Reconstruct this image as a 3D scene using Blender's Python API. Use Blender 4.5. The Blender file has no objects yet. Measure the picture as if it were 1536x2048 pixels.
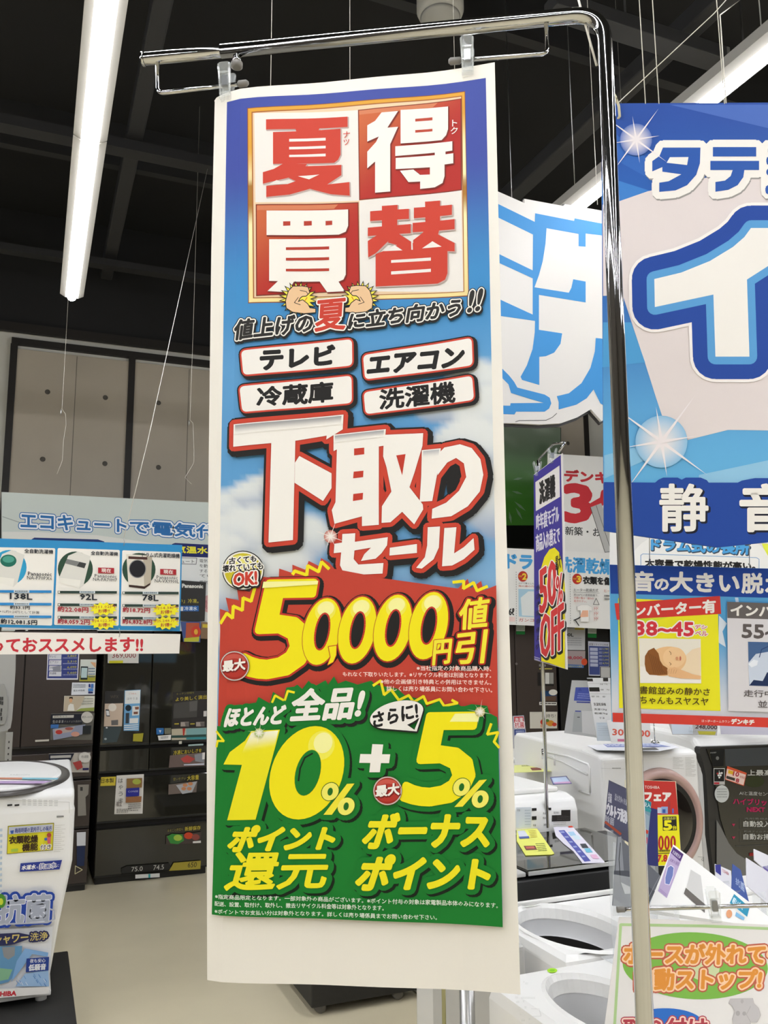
import bpy, bmesh, math, random
from mathutils import Vector, Matrix, noise
from mathutils.geometry import delaunay_2d_cdt as cdt, tessellate_polygon

random.seed(7)
SC = bpy.context.scene
COL = SC.collection
R_ = math.radians
# ------------------------------------------------------------------ camera
F, CH = 1700.0, 1.5
RM = Matrix.Rotation(R_(-22.4), 3, 'Z') @ Matrix.Rotation(R_(99.0), 3, 'X') @ Matrix.Rotation(R_(-0.42), 3, 'Z')
CP = Vector((0, 0, CH))
cam = bpy.data.objects.new('camera', bpy.data.cameras.new('camera'))
COL.objects.link(cam)
cam.location = CP
cam.rotation_euler = RM.to_euler()
cam.data.sensor_fit = 'VERTICAL'
cam.data.sensor_height = 36.0
cam.data.lens = F / 2048 * 36.0
cam.data.clip_start = 0.02
SC.camera = cam
# ------------------------------------------------------------------ light
SC.view_settings.view_transform = 'Standard'
SC.view_settings.look = 'None'
SC.view_settings.gamma = 1.0
SC.view_settings.use_curve_mapping = False
SC.view_settings.exposure = 0.17
w = bpy.data.worlds.new('world')
SC.world = w
w.use_nodes = True
w.node_tree.nodes['Background'].inputs[0].default_value = (0.98, 0.99, 1.0, 1)
w.node_tree.nodes['Background'].inputs[1].default_value = 0.3
TUBE = 58.0
SC.cycles.max_bounces = 6
SC.cycles.use_denoising = True

# ------------------------------------------------------------------ colour and materials
def lin(c):
    return tuple((x / 12.92 if x <= 0.04045 else ((x + 0.055) / 1.055) ** 2.4) for x in c)

def H(h):
    if not isinstance(h, str):
        return h
    h = h.lstrip('#')
    return lin(tuple(int(h[i:i + 2], 16) / 255 for i in (0, 2, 4)))

MATS = {}
def mat(name, col, rough=0.5, metal=0.0, var=0.04, scale=6.0, bump=0.0, **kw):
    if name in MATS:
        return MATS[name]
    m = bpy.data.materials.new(name)
    m.use_nodes = True
    nt = m.node_tree
    b = nt.nodes['Principled BSDF']
    c = H(col)
    tc = nt.nodes.new('ShaderNodeTexCoord')
    nz = nt.nodes.new('ShaderNodeTexNoise')
    nz.inputs['Scale'].default_value = scale
    nz.inputs['Detail'].default_value = 5
    nt.links.new(tc.outputs['Object'], nz.inputs['Vector'])
    rp = nt.nodes.new('ShaderNodeMix')
    rp.data_type = 'RGBA'
    nt.links.new(nz.outputs['Fac'], rp.inputs['Factor'])
    rp.inputs['A'].default_value = (*[x * (1 - var) for x in c], 1)
    rp.inputs['B'].default_value = (*[min(1, x * (1 + var)) for x in c], 1)
    nt.links.new(rp.outputs['Result'], b.inputs['Base Color'])
    b.inputs['Roughness'].default_value = rough
    b.inputs['Metallic'].default_value = metal
    for k, v in kw.items():
        b.inputs[k.replace('_', ' ')].default_value = v
    if bump:
        bp = nt.nodes.new('ShaderNodeBump')
        bp.inputs['Strength'].default_value = bump
        bp.inputs['Distance'].default_value = 0.01
        nt.links.new(nz.outputs['Fac'], bp.inputs['Height'])
        nt.links.new(bp.outputs['Normal'], b.inputs['Normal'])
    MATS[name] = m
    return m

def emis(name, col, s):
    m = bpy.data.materials.new(name)
    m.use_nodes = True
    b = m.node_tree.nodes['Principled BSDF']
    b.inputs['Base Color'].default_value = (0.8, 0.8, 0.8, 1)
    b.inputs['Emission Color'].default_value = (*H(col), 1)
    b.inputs['Emission Strength'].default_value = s
    return m

def ink(name, rough):
    m = bpy.data.materials.new(name)
    m.use_nodes = True
    nt = m.node_tree
    b = nt.nodes['Principled BSDF']
    a = nt.nodes.new('ShaderNodeVertexColor')
    a.layer_name = 'ink'
    nt.links.new(a.outputs['Color'], b.inputs['Base Color'])
    b.inputs['Roughness'].default_value = rough
    b.inputs['Specular IOR Level'].default_value = 0.25
    return m

INK = ink('printing_ink', 0.6)
INKG = ink('glossy_printing_ink', 0.25)
PAPER = mat('white_paper', '#ece7db', 0.65, var=0.015, scale=3, bump=0.01)
CHROME = mat('chrome', (0.52, 0.52, 0.51), 0.07, 1.0, var=0.03, scale=20)
STEEL = mat('brushed_steel', (0.45, 0.45, 0.44), 0.3, 1.0, var=0.1, scale=30)
GREYP = mat('grey_plastic', '#77746f', 0.5)
WHITE = mat('white_enamel', '#efeeea', 0.22, var=0.01)
WHITE2 = mat('white_plastic', '#e9e8e3', 0.4, var=0.02)
SILVER = mat('silver_grey_plastic', '#b9b8b4', 0.35)
BLACKG = mat('black_glass', '#24231d', 0.04, var=0.1, Specular_IOR_Level=0.9)
BLACKP = mat('black_plastic', '#151514', 0.4)
DARK = mat('dark_frame', '#211d19', 0.55)
BROWN = mat('brown_steel_door', '#3b322d', 0.35, var=0.08, scale=40)
THREAD = mat('white_cord', '#d8d4c8', 0.7)
CLEAR = mat('clear_plastic', (0.86, 0.9, 0.88), 0.06, var=0.0, Alpha=.17, Specular_IOR_Level=.9)
ACRYL = mat('clear_acrylic', (0.8, 0.84, 0.86), 0.05, var=0.0, Alpha=.22, Specular_IOR_Level=.8)

def mix(a, b, t):
    a, b = H(a), H(b)
    return tuple(x + (y - x) * t for x, y in zip(a, b))

# ------------------------------------------------------------------ objects
def tag(o, label, cat, group=None):
    o['label'] = label
    o['category'] = cat
    if group:
        o['group'] = group
    return o

def thing(name, label, cat, loc=(0, 0, 0), group=None):
    o = bpy.data.objects.new(name, None)
    o.empty_display_size = 0.05
    COL.objects.link(o)
    o.location = loc
    return tag(o, label, cat, group)

def rloc(root):
    p = Vector((0, 0, 0))
    while root is not None:
        p = p + root.location
        root = root.parent
    return p

def link(name, me, m, root=None):
    """me holds world coordinates; they are rebased on the root"""
    o = bpy.data.objects.new(name, me)
    if m is not None:
        me.materials.append(m)
    COL.objects.link(o)
    if root is not None:
        me.transform(Matrix.Translation(-rloc(root)))
        o.parent = root
    return o

def solo(o, loc):
    """put the origin of a top-level mesh at loc"""
    o.data.transform(Matrix.Translation(-Vector(loc)))
    o.location = loc
    return o

def bmo(name, bm, m, root=None, smooth=False):
    me = bpy.data.meshes.new(name)
    bm.to_mesh(me)
    bm.free()
    if smooth:
        for p in me.polygons:
            p.use_smooth = p.loop_total < 5
    return link(name, me, m, root)

def struct(o):
    o['kind'] = 'structure'
    return o

def bbox(bm, x0, x1, y0, y1, z0, z1, bev=0.0, seg=2):
    t = bmesh.new()
    bmesh.ops.create_cube(t, size=1)
    for v in t.verts:
        v.co = Vector((x0 + (v.co.x + .5) * (x1 - x0), y0 + (v.co.y + .5) * (y1 - y0), z0 + (v.co.z + .5) * (z1 - z0)))
    if bev:
        bmesh.ops.bevel(t, geom=t.edges[:], offset=bev, segments=seg, affect='EDGES', profile=0.5)
    join(bm, t)

def join(bm, t):
    me = bpy.data.meshes.new('tmp')
    t.to_mesh(me)
    t.free()
    bm.from_mesh(me)
    bpy.data.meshes.remove(me)

def box(name, m, root, x0, x1, y0, y1, z0, z1, bev=0.0, seg=2, smooth=False):
    bm = bmesh.new()
    bbox(bm, x0, x1, y0, y1, z0, z1, bev, seg)
    return bmo(name, bm, m, root, smooth)

def tubebm(bm, pts, r, k=12, cap=True):
    pts = [Vector(p) for p in pts]
    rs = r if isinstance(r, (list, tuple)) else [r] * len(pts)
    rings = []
    up = None
    for i, p in enumerate(pts):
        a = pts[max(0, i - 1)]
        b = pts[min(len(pts) - 1, i + 1)]
        d = (b - a).normalized()
        if up is None:
            up = d.orthogonal().normalized()
        up = (up - d * up.dot(d)).normalized()
        s = d.cross(up)
        rings.append([bm.verts.new(p + (up * math.cos(2 * math.pi * j / k) + s * math.sin(2 * math.pi * j / k)) * rs[i]) for j in range(k)])
    for A, B in zip(rings, rings[1:]):
        for j in range(k):
            bm.faces.new((A[j], A[(j + 1) % k], B[(j + 1) % k], B[j]))
    if cap:
        bm.faces.new(rings[0][::-1])
        bm.faces.new(rings[-1])

def tube(name, m, root, pts, r, k=12, smooth=True):
    bm = bmesh.new()
    tubebm(bm, pts, r, k)
    o = bmo(name, bm, m, root, smooth)
    return o

def fillet(pts, r, n=6):
    pts = [Vector(p) for p in pts]
    out = [pts[0]]
    for a, b, c in zip(pts, pts[1:], pts[2:]):
        u = (a - b).normalized() * r
        v = (c - b).normalized() * r
        for i in range(n + 1):
            t = i / n
            out.append((1 - t) ** 2 * (b + u) + 2 * t * (1 - t) * b + t * t * (b + v))
    out.append(pts[-1])
    return out

def lathe(name, m, root, c, prof, k=32, axis='Z', smooth=True):
    """prof = list of (radius, height) along the axis from c"""
    c = Vector(c)
    bm = bmesh.new()
    def P(r, h, a):
        x, y = r * math.cos(a), r * math.sin(a)
        return c + (Vector((x, y, h)) if axis == 'Z' else Vector((x, -h, y)) if axis == 'Y' else Vector((h, x, y)))
    rings = [[bm.verts.new(P(r, h, 2 * math.pi * j / k)) for j in range(k)] for r, h in prof]
    for A, B in zip(rings, rings[1:]):
        for j in range(k):
            bm.faces.new((A[j], A[(j + 1) % k], B[(j + 1) % k], B[j]))
    if prof[0][0] > 1e-4:
        bm.faces.new(rings[0])
    if prof[-1][0] > 1e-4:
        bm.faces.new(rings[-1][::-1])
    bmesh.ops.remove_doubles(bm, verts=bm.verts, dist=1e-5)
    bmesh.ops.recalc_face_normals(bm, faces=bm.faces)
    return bmo(name, bm, m, root, smooth)

def prism(name, m, root, prof, x0, x1, bev=0.0, smooth=False):
    """side profile [(y,z)...] extruded along x"""
    bm = bmesh.new()
    a = [bm.verts.new((x0, y, z)) for y, z in prof]
    b = [bm.verts.new((x1, y, z)) for y, z in prof]
    n = len(prof)
    for i in range(n):
        bm.faces.new((a[i], a[(i + 1) % n], b[(i + 1) % n], b[i]))
    bm.faces.new(a[::-1])
    bm.faces.new(b)
    bmesh.ops.recalc_face_normals(bm, faces=bm.faces)
    if bev:
        bmesh.ops.bevel(bm, geom=bm.edges[:], offset=bev, segments=3, affect='EDGES', profile=0.5)
    return bmo(name, bm, m, root, smooth)

# ------------------------------------------------------------------ rays and planes
def ray(x, y):
    return RM @ Vector(((x - 768) / F, -(y - 1024) / F, -1))
def onz(x, y, z):
    d = ray(x, y)
    return CP + d * ((z - CH) / d.z)
def ony(x, y, Y):
    d = ray(x, y)
    return CP + d * (Y / d.y)
def dep(x, y, D):
    return CP + ray(x, y) * D

class Plane:
    def __init__(s, O, U, V):
        s.O = Vector(O)
        s.U = Vector(U).normalized()
        s.N = s.U.cross(Vector(V)).normalized()
        s.V = s.N.cross(s.U)
        if s.N.dot(CP - s.O) < 0:
            s.N = -s.N
        s.warp = None
    def hit(s, x, y):
        d = ray(x, y)
        p = CP + d * ((s.O - CP).dot(s.N) / d.dot(s.N)) - s.O
        return p.dot(s.U), p.dot(s.V)
    def at(s, u, v, w=0.0):
        if s.warp:
            w = w + s.warp(u, v)
        return s.O + s.U * u + s.V * v + s.N * w
    def pt(s, x, y, w=0.0):
        return s.at(*s.hit(x, y), w)

def PY(Y):
    return Plane((0, Y, CH), (1, 0, 0), (0, 0, 1))
def PZ(z):
    return Plane((0, 0, z), (1, 0, 0), (0, 1, 0))
def P3(a, b, c):
    return Plane(a, b - a, c - a)

# ------------------------------------------------------------------ printing
GC = {}
def glyphs(s, res=2, off=0.0):
    off = round(off, 3)
    if (s, res, off) in GC:
        return GC[s, res, off]
    cu = bpy.data.curves.new('t', 'FONT')
    cu.body = s
    cu.resolution_u = res
    cu.fill_mode = 'FRONT'
    cu.offset = off
    o = bpy.data.objects.new('t', cu)
    COL.objects.link(o)
    dg = bpy.context.evaluated_depsgraph_get()
    me = bpy.data.meshes.new_from_object(o.evaluated_get(dg))
    V = [(v.co.x, v.co.y) for v in me.vertices]
    P = [tuple(p.vertices) for p in me.polygons]
    bpy.data.objects.remove(o)
    bpy.data.curves.remove(cu)
    bpy.data.meshes.remove(me)
    xs = [v[0] for v in V]
    ys = [v[1] for v in V]
    a, b, c, d = min(xs), max(xs), min(ys), max(ys)
    if d - c < 0.3:
        e = (0.3 - (d - c)) / 2 if s in 'ー-～~一' else 0
        c, d = c - e * 0, d + e * 0
    V = [((x - a) / (b - a + 1e-9), (y - c) / (d - c + 1e-9)) for x, y in V]
    GC[s, res, off] = (V, P)
    return V, P

def bnd(P):
    cnt = {}
    for p in P:
        for a, b in zip(p, p[1:] + p[:1]):
            k = (min(a, b), max(a, b))
            cnt[k] = cnt.get(k, 0) + 1
    return [k for k, n in cnt.items() if n == 1]

def comps(n, P):
    par = list(range(n))
    def fd(x):
        while par[x] != x:
            par[x] = par[par[x]]
            x = par[x]
        return x
    for p in P:
        for x in p[1:]:
            par[fd(x)] = fd(p[0])
    g = {}
    for p in P:
        g.setdefault(fd(p[0]), []).append(p)
    out = []
    for ps in g.values():
        us = sorted(set(x for p in ps for x in p))
        mp = {x: i for i, x in enumerate(us)}
        out.append((us, [tuple(mp[x] for x in p) for p in ps]))
    return out

def ccw(V, p):
    a = 0
    for i in range(len(p)):
        x0, y0 = V[p[i - 1]]
        x1, y1 = V[p[i]]
        a += x0 * y1 - x1 * y0
    if abs(a) < 1e-7:
        return None
    return list(p) if a > 0 else list(p)[::-1]

def thick(V, P, wd, k=8):
    """union of the faces and a round stroke of half-width wd round their outline"""
    v = [Vector(p) for p in V]
    f = [g for g in (ccw(V, p) for p in P) if g]
    if wd > 0:
        E = bnd([tuple(p) for p in P])
        def add(pts):
            b = len(v)
            v.extend(Vector(q) for q in pts)
            f.append(list(range(b, b + len(pts))))
        for a, b in E:
            A, B = v[a], v[b]
            d = B - A
            if d.length < 1e-5:
                continue
            d.normalize()
            n = Vector((-d.y, d.x)) * wd
            add([A - n, B - n, B + n, A + n])
        nb = {}
        for a, b in E:
            nb.setdefault(a, []).append(b)
            nb.setdefault(b, []).append(a)
        for i, ns in nb.items():
            if len(ns) == 2:
                d0, d1 = v[i] - v[ns[0]], v[ns[1]] - v[i]
                if d0.length > 1e-9 and d1.length > 1e-9 and wd * wd * 2 * (1 - d0.normalized().dot(d1.normalized())) < .35:
                    continue
            add([v[i] + Vector((math.cos(2 * math.pi * (j + .5) / k), math.sin(2 * math.pi * (j + .5) / k))) * wd for j in range(k)])
    r = cdt(v, [], f, 0, 1e-5, True)
    T = [tuple(t) for t, o in zip(r[2], r[5]) if o]
    if wd <= 0:
        return [tuple(x) for x in r[0]], T
    E = bnd(T)
    used = sorted(set(x for e in E for x in e))
    mp = {x: i for i, x in enumerate(used)}
    r2 = cdt([r[0][x] for x in used], [(mp[a], mp[b]) for a, b in E], [], 0, 1e-7, True)
    con = set()
    for e, oe in zip(r2[1], r2[4]):
        if oe:
            con.add((min(e), max(e)))
    adj = {}
    for i, t in enumerate(r2[2]):
        for a, b in ((t[0], t[1]), (t[1], t[2]), (t[2], t[0])):
            adj.setdefault((min(a, b), max(a, b)), []).append(i)
    co = r2[0]
    st, reg = {}, []
    for i0 in range(len(r2[2])):
        if i0 in st:
            continue
        st[i0] = len(reg)
        todo, mem = [i0], []
        while todo:
            i = todo.pop()
            mem.append(i)
            t = r2[2][i]
            for a, b in ((t[0], t[1]), (t[1], t[2]), (t[2], t[0])):
                e = (min(a, b), max(a, b))
                if e in con:
                    continue
                for j in adj[e]:
                    if j not in st:
                        st[j] = len(reg)
                        todo.append(j)
        def area(i):
            p, q, r = (co[x] for x in r2[2][i])
            return abs((q.x - p.x) * (r.y - p.y) - (q.y - p.y) * (r.x - p.x))
        m_ = max(mem, key=area)
        if area(m_) < 1e-7:
            reg.append(False)
            continue
        p, q, r = (co[x] for x in r2[2][m_])
        cx, cy = (p.x + q.x + r.x) / 3, (p.y + q.y + r.y) / 3
        n = 0
        for a, b in con:
            A, B = co[a], co[b]
            if (A.y > cy) != (B.y > cy) and cx < (B.x - A.x) * (cy - A.y) / (B.y - A.y) + A.x:
                n += 1
        reg.append(n % 2 == 1)
    return [tuple(x) for x in co], [tuple(t) for i, t in enumerate(r2[2]) if reg[st[i]]]

def unionp(polys):
    V, P = [], []
    for p in polys:
        b = len(V)
        V += [tuple(q) for q in p]
        P.append(tuple(range(b, b + len(p))))
    r = cdt([Vector(p) for p in V], [], [g for g in (ccw(V, p) for p in P) if g], 0, 1e-5, True)
    return [tuple(x) for x in r[0]], [tuple(t) for t, o in zip(r[2], r[5]) if o]

def lerp2(q, s, t):
    """q = TL,TR,BR,BL ; s left-right 0..1, t bottom-top 0..1"""
    (ax, ay), (bx, by), (cx, cy), (dx, dy) = q
    tx, ty = ax + (bx - ax) * s, ay + (by - ay) * s
    ux, uy = dx + (cx - dx) * s, dy + (cy - dy) * s
    return (ux + (tx - ux) * t, uy + (ty - uy) * t)

def Q(x0, y0, x1, y1, sl=0.0, it=0.0):
    d = sl * (x1 - x0)
    i = it * (y1 - y0)
    return [(x0 + i, y0), (x1 + i, y0 + d), (x1, y1 + d), (x0, y1)]

def crop(ox, oy, s):
    def f(pts):
        if isinstance(pts, tuple):
            return (ox + pts[0] / s, oy + pts[1] / s)
        return [(ox + x / s, oy + y / s) for x, y in pts]
    return f

def rq(q, r, n=5):
    """rounded quad outline"""
    out = []
    for i in range(4):
        p = Vector(q[i])
        a = Vector(q[i - 1]) - p
        b = Vector(q[(i + 1) % 4]) - p
        u, v = p + a.normalized() * r, p + b.normalized() * r
        for j in range(n + 1):
            t = j / n
            out.append(tuple((1 - t) ** 2 * u + 2 * t * (1 - t) * p + t * t * v))
    return out

def ell(cx, cy, rx, ry, rot=0, n=32, shear=0.0):
    c, s = math.cos(R_(rot)), math.sin(R_(rot))
    o = []
    for i in range(n):
        x, y = rx * math.cos(2 * math.pi * i / n), ry * math.sin(2 * math.pi * i / n)
        x -= shear * y
        o.append((cx + x * c - y * s, cy + x * s + y * c))
    return o

class Art:
    def __init__(s, plane, root, step=6e-5, w0=3e-4, m=None):
        s.p, s.root, s.step, s.w, s.m = plane, root, step, w0, m or INK
        s.items = []
        s.clip = None
    def raw(s, V, T, col):
        if callable(col):
            C = [H(col(x, y)) for x, y in V]
        else:
            C = [H(col)] * len(V)
        s.items.append((list(V), T, C, s.w))
        s.w += s.step
    def poly(s, pts, col):
        V, T = unionp([pts]) if len(pts) > 4 else (pts, [tuple(range(len(pts)))])
        s.raw(V, T, col)
    def polys(s, pl, col, out=(), b=0):
        V, T = unionp(pl)
        s.lay(V, T, col, out, b)
    def lay(s, V, T, col, out=(), b=0):
        for o in out:
            wd, oc = o[0], o[1]
            dx, dy = (o[2], o[3]) if len(o) > 2 else (0, 0)
            cs = comps(len(V), T)
            if len(cs) < 8:
                A, B = thick(V, T, wd)
                s.raw([(x + dx, y + dy) for x, y in A], B, oc)
            else:
                cs.sort(key=lambda c: min(V[i][0] for i in c[0]))
                w0 = s.w
                for i, (us, ps) in enumerate(cs):
                    A, B = thick([V[j] for j in us], ps, wd, 6)
                    s.w = w0 + s.step * (i % 6) / 6
                    s.raw([(x + dx, y + dy) for x, y in A], B, oc)
                s.w = w0 + s.step
        if b:
            V, T = thick(V, T, b, 6)
        s.raw(V, T, col)
    def text(s, t, q, col, out=(), b=0, res=2):
        hh = (abs(q[0][1] - q[3][1]) + abs(q[1][1] - q[2][1])) / 2
        if t in 'ー一~':
            hh *= 6
        if b <= .35:
            b *= .65 if hh >= 7 else 0
        V, P = glyphs(t, res)
        V = [lerp2(q, x, y) for x, y in V]
        if b > 0:
            NV_, NP = [], []
            for us, ps in comps(len(V), P):
                A, B = thick([V[j] for j in us], ps, b, 6)
                k0 = len(NV_)
                NV_ += A
                NP += [tuple(k0 + i for i in f) for f in B]
            V, P = NV_, NP
        s.lay(V, P, col, out)
    def line(s, pts, wd, col):
        pl = []
        for a, b in zip(pts, pts[1:]):
            A, B = Vector(a), Vector(b)
            d = (B - A).normalized()
            n = Vector((-d.y, d.x)) * wd
            A, B = A - d * wd * .4, B + d * wd * .4
            pl.append([tuple(A - n), tuple(B - n), tuple(B + n), tuple(A + n)])
        s.raw(*unionp(pl), col)
    def grid(s, q, nu, nv, f):
        V, T = [], []
        for j in range(nv + 1):
            for i in range(nu + 1):
                V.append(lerp2(q, i / nu, 1 - j / nv))
        C = [H(f(i / nu, j / nv)) for j in range(nv + 1) for i in range(nu + 1)]
        for j in range(nv):
            for i in range(nu):
                a = j * (nu + 1) + i
                T.append((a, a + nu + 1, a + nu + 2, a + 1))
        s.items.append((V, T, C, s.w))
        s.w += s.step
    def bars(s, q, n, col, fill=0.5, lens=None):
        """n rows of illegible small print"""
        for i in range(n):
            t1, t0 = 1 - i / n, 1 - (i + fill) / n
            x1 = (lens[i % len(lens)] if lens else 1.0)
            k = 0.0
            pl = []
            while k < x1:
                e = min(x1, k + random.uniform(.03, .09))
                pl.append([lerp2(q, k, t1), lerp2(q, e, t1), lerp2(q, e, t0), lerp2(q, k, t0)])
                k = e + random.uniform(.012, .03)
            V, T = [], []
            for p in pl:
                b = len(V)
                V += p
                T.append((b, b + 1, b + 2, b + 3))
            s.raw(V, T, col)
    def fan(s, cx, cy, r, c0, c1, n=28, pw=1.0, rings=5):
        V = [(cx, cy)]
        T = []
        for k in range(1, rings + 1):
            V += ell(cx, cy, r * k / rings, r * k / rings, 0, n)
            b = 1 + (k - 1) * n
            for j in range(n):
                if k == 1:
                    T.append((0, b + j, b + (j + 1) % n))
                else:
                    T.append((b - n + j, b + j, b + (j + 1) % n, b - n + (j + 1) % n))
        s.raw(V, T, lambda x, y: mix(c0, c1, (math.hypot(x - cx, y - cy) / r) ** pw))
    def flush_split(s, name, gap=3.0):
        """one object per separate printed piece"""
        bb = []
        for v, t, c, wd in s.items:
            xs, ys = [p[0] for p in v], [p[1] for p in v]
            bb.append([min(xs) - gap, max(xs) + gap, min(ys) - gap, max(ys) + gap])
        par = list(range(len(bb)))
        def fd(x):
            while par[x] != x:
                x = par[x]
            return x
        for i in range(len(bb)):
            for j in range(i):
                a, b = bb[i], bb[j]
                if a[0] < b[1] and b[0] < a[1] and a[2] < b[3] and b[2] < a[3]:
                    par[fd(i)] = fd(j)
        g = {}
        for i, it in enumerate(s.items):
            g.setdefault(fd(i), []).append(it)
        for its in g.values():
            s.items = its
            s.flush(name)
    def flush(s, name, cut=None):
        V, Fc, C = [], [], []
        for v, t, c, wd in s.items:
            b = len(V)
            for (x, y) in v:
                u_, v_ = s.p.hit(x, y)
                V.append((u_, v_, wd))
            for f in t:
                Fc.append(tuple(b + i for i in f))
            C += c
        s.items = []
        bm = bmesh.new()
        cl = bm.verts.layers.float_color.new('ink')
        bv = []
        for p, c in zip(V, C):
            x = bm.verts.new(p)
            x[cl] = (*c, 1)
            bv.append(x)
        for f in Fc:
            if len(set(f)) >= 3:
                try:
                    bm.faces.new([bv[i] for i in f])
                except ValueError:
                    pass
        if cut:
            u0, u1, du, v0, v1, dv = cut
            u = u0
            while u < u1:
                bmesh.ops.bisect_plane(bm, geom=bm.verts[:] + bm.edges[:] + bm.faces[:], plane_co=(u, 0, 0), plane_no=(1, 0, 0), dist=1e-7)
                u += du
            v = v0
            while v < v1:
                bmesh.ops.bisect_plane(bm, geom=bm.verts[:] + bm.edges[:] + bm.faces[:], plane_co=(0, v, 0), plane_no=(0, 1, 0), dist=1e-7)
                v += dv
        for x in bm.verts:
            x.co = s.p.at(x.co.x, x.co.y, x.co.z)
        bad = [f for f in bm.faces if f.calc_area() < 1e-12]
        bmesh.ops.delete(bm, geom=bad, context='FACES_ONLY')
        bm.normal_update()
        for f in bm.faces:
            if f.normal.dot(s.p.N) < 0:
                f.normal_flip()
        return bmo(name, bm, s.m, s.root)

def slab(name, plane, pts, th, m, root, w0=0.0, smooth=False):
    """flat outline in pixels on the plane, extruded th backwards"""
    uv = [plane.hit(*p) for p in pts]
    bm = bmesh.new()
    V, T = ([tuple(p) for p in uv], [tuple(range(len(uv)))])
    a = [bm.verts.new(plane.at(u, v, w0)) for u, v in V]
    b = [bm.verts.new(plane.at(u, v, w0 - th)) for u, v in V]
    n = len(V)
    if n > 4:
        tr = tessellate_polygon([[Vector((u, v, 0)) for u, v in V]])
    else:
        tr = T
    for t in tr:
        bm.faces.new([a[i] for i in t])
        bm.faces.new([b[i] for i in reversed(t)])
    for i in range(n):
        bm.faces.new((a[i], b[i], b[(i + 1) % n], a[(i + 1) % n]))
    bmesh.ops.recalc_face_normals(bm, faces=bm.faces)
    return bmo(name, bm, m, root, smooth)
# ================================================================== SETTING
WY = 6.85
FLOOR = mat('polished_concrete_floor', '#e0d5b6', 0.26, var=0.10, scale=2.2, bump=0.02)
CEIL = mat('black_ceiling', '#1b1b1c', 0.8, var=0.3, scale=1.5)
BEAM = mat('black_painted_beam', '#2b2b2c', 0.6, var=0.1)
DUCT = mat('dark_grey_duct', '#353536', 0.6, var=0.1)
WALL = mat('white_wall', '#d8d6cc', 0.7)
FORM = mat('formwork_concrete', '#bdb3a2', 0.7, var=0.2, scale=1.6, bump=0.05)
HOLE = mat('tie_hole', '#5f5b54', 0.8)
struct(box('floor', FLOOR, None, -6, 10, -7, WY + .3, -.1, 0))
struct(box('ceiling', CEIL, None, -6, 10, -7, WY + .3, 4.9, 5.0))
FARW = mat('store_wall_grey', '#4a443c', 0.7, var=.2, scale=.8)
struct(box('wall_left', FARW, None, -6.15, -6, -7, WY + .15, 0, 4.9))
struct(box('wall_right', FARW, None, 10, 10.15, -7, WY + .15, 0, 4.9))
struct(box('wall_rear', FARW, None, -6, 10, -7.15, -7, 0, 4.9))
wall = struct(box('wall_back', WALL, None, -6, 10, WY, WY + .15, 0, 3.95))
struct(box('trim_1', CEIL, None, -6, 10, WY - .02, WY + .15, 3.951, 4.9))
struct(box('trim_2', DARK, None, -6, 10, WY - .06, WY - .02, 3.90, 3.97))
pw = PY(WY)
X0 = pw.pt(27, 720)[0]
X1 = pw.pt(262, 760)[0]
PWD = X1 - X0
ztop = pw.pt(262, 718)[2]
for i in range(-1, 6):
    xa, xb = X0 + i * PWD, X0 + (i + 1) * PWD
    if i >= 0:
        p = box('concrete_panel', FORM, wall, xa + .02, xb - .02, WY - .03, WY, 1.6, ztop - .03, .004)
        for fx in (.3, .8) if i % 2 == 0 else (.27, .77):
            for hz in (.35, .88, 1.4):
                lathe('tie_hole', HOLE, p, (xa + PWD * fx + random.uniform(-.02, .02), WY - .03, ztop - hz), [(.0, .003), (.018, .003), (.02, .0), (.02, -.01)], 12, 'Y')
        box('panel_seam', HOLE, p, xa + PWD * .52, xa + PWD * .52 + .004, WY - .0315, WY - .03, 1.6, ztop - .04)
    struct(box('trim_%d' % (i + 4), DARK, None, xb - .025, xb + .025, WY - .045, WY - .001, 1.6, ztop))
struct(box('trim_10', DARK, None, X0 - .02, X0 + 6 * PWD + .02, WY - .046, WY - .001, ztop - .0, ztop + .05))

def beam(x, y, z, hz, hy, name, label, mt):
    p = onz(x, y, z)
    o = box(name, mt, None, -6, 9.5, p.y - hy, p.y + hy, z, z + hz)
    solo(o, (1.7, p.y, z))
    tag(o, label, 'beam')
beam(0, 255, 4.3, .06, .05, 'ceiling_beam', 'dark cross beam nearest the camera, passing behind the middle of the left linear lamp', BEAM)
beam(0, 502, 4.3, .05, .045, 'ceiling_beam', 'dark cross beam seen just above the lower end of the left linear lamp', BEAM)
beam(0, 585, 4.3, .04, .03, 'ceiling_beam', 'thin dark cross beam closest to the back wall', BEAM)
for (x, y, z, hw, lab) in ((325, 10, 4.4, .045, 'flat grey ceiling duct running back to the right of the left linear lamp'),
                           (1440, 15, 4.35, .05, 'dark ceiling duct running diagonally above the blue laundry sign')):
    p = onz(x, y, z)
    o = box('ceiling_duct', DUCT, None, p.x - hw, p.x + hw, -3.5, WY - .1, z, z + .1, .01)
    solo(o, (p.x, 2, z))
    tag(o, lab, 'duct')
for k, Y in enumerate((3.4, 5.4)):
    o = box('ceiling_girder', BEAM, None, -6, 9.5, Y - .03, Y + .03, 4.6, 4.9)
    solo(o, (1.7, Y, 4.6))
    tag(o, ('deep black girder under the ceiling above the banner pole', 'deep black girder under the ceiling near the back wall')[k], 'girder')

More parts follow.
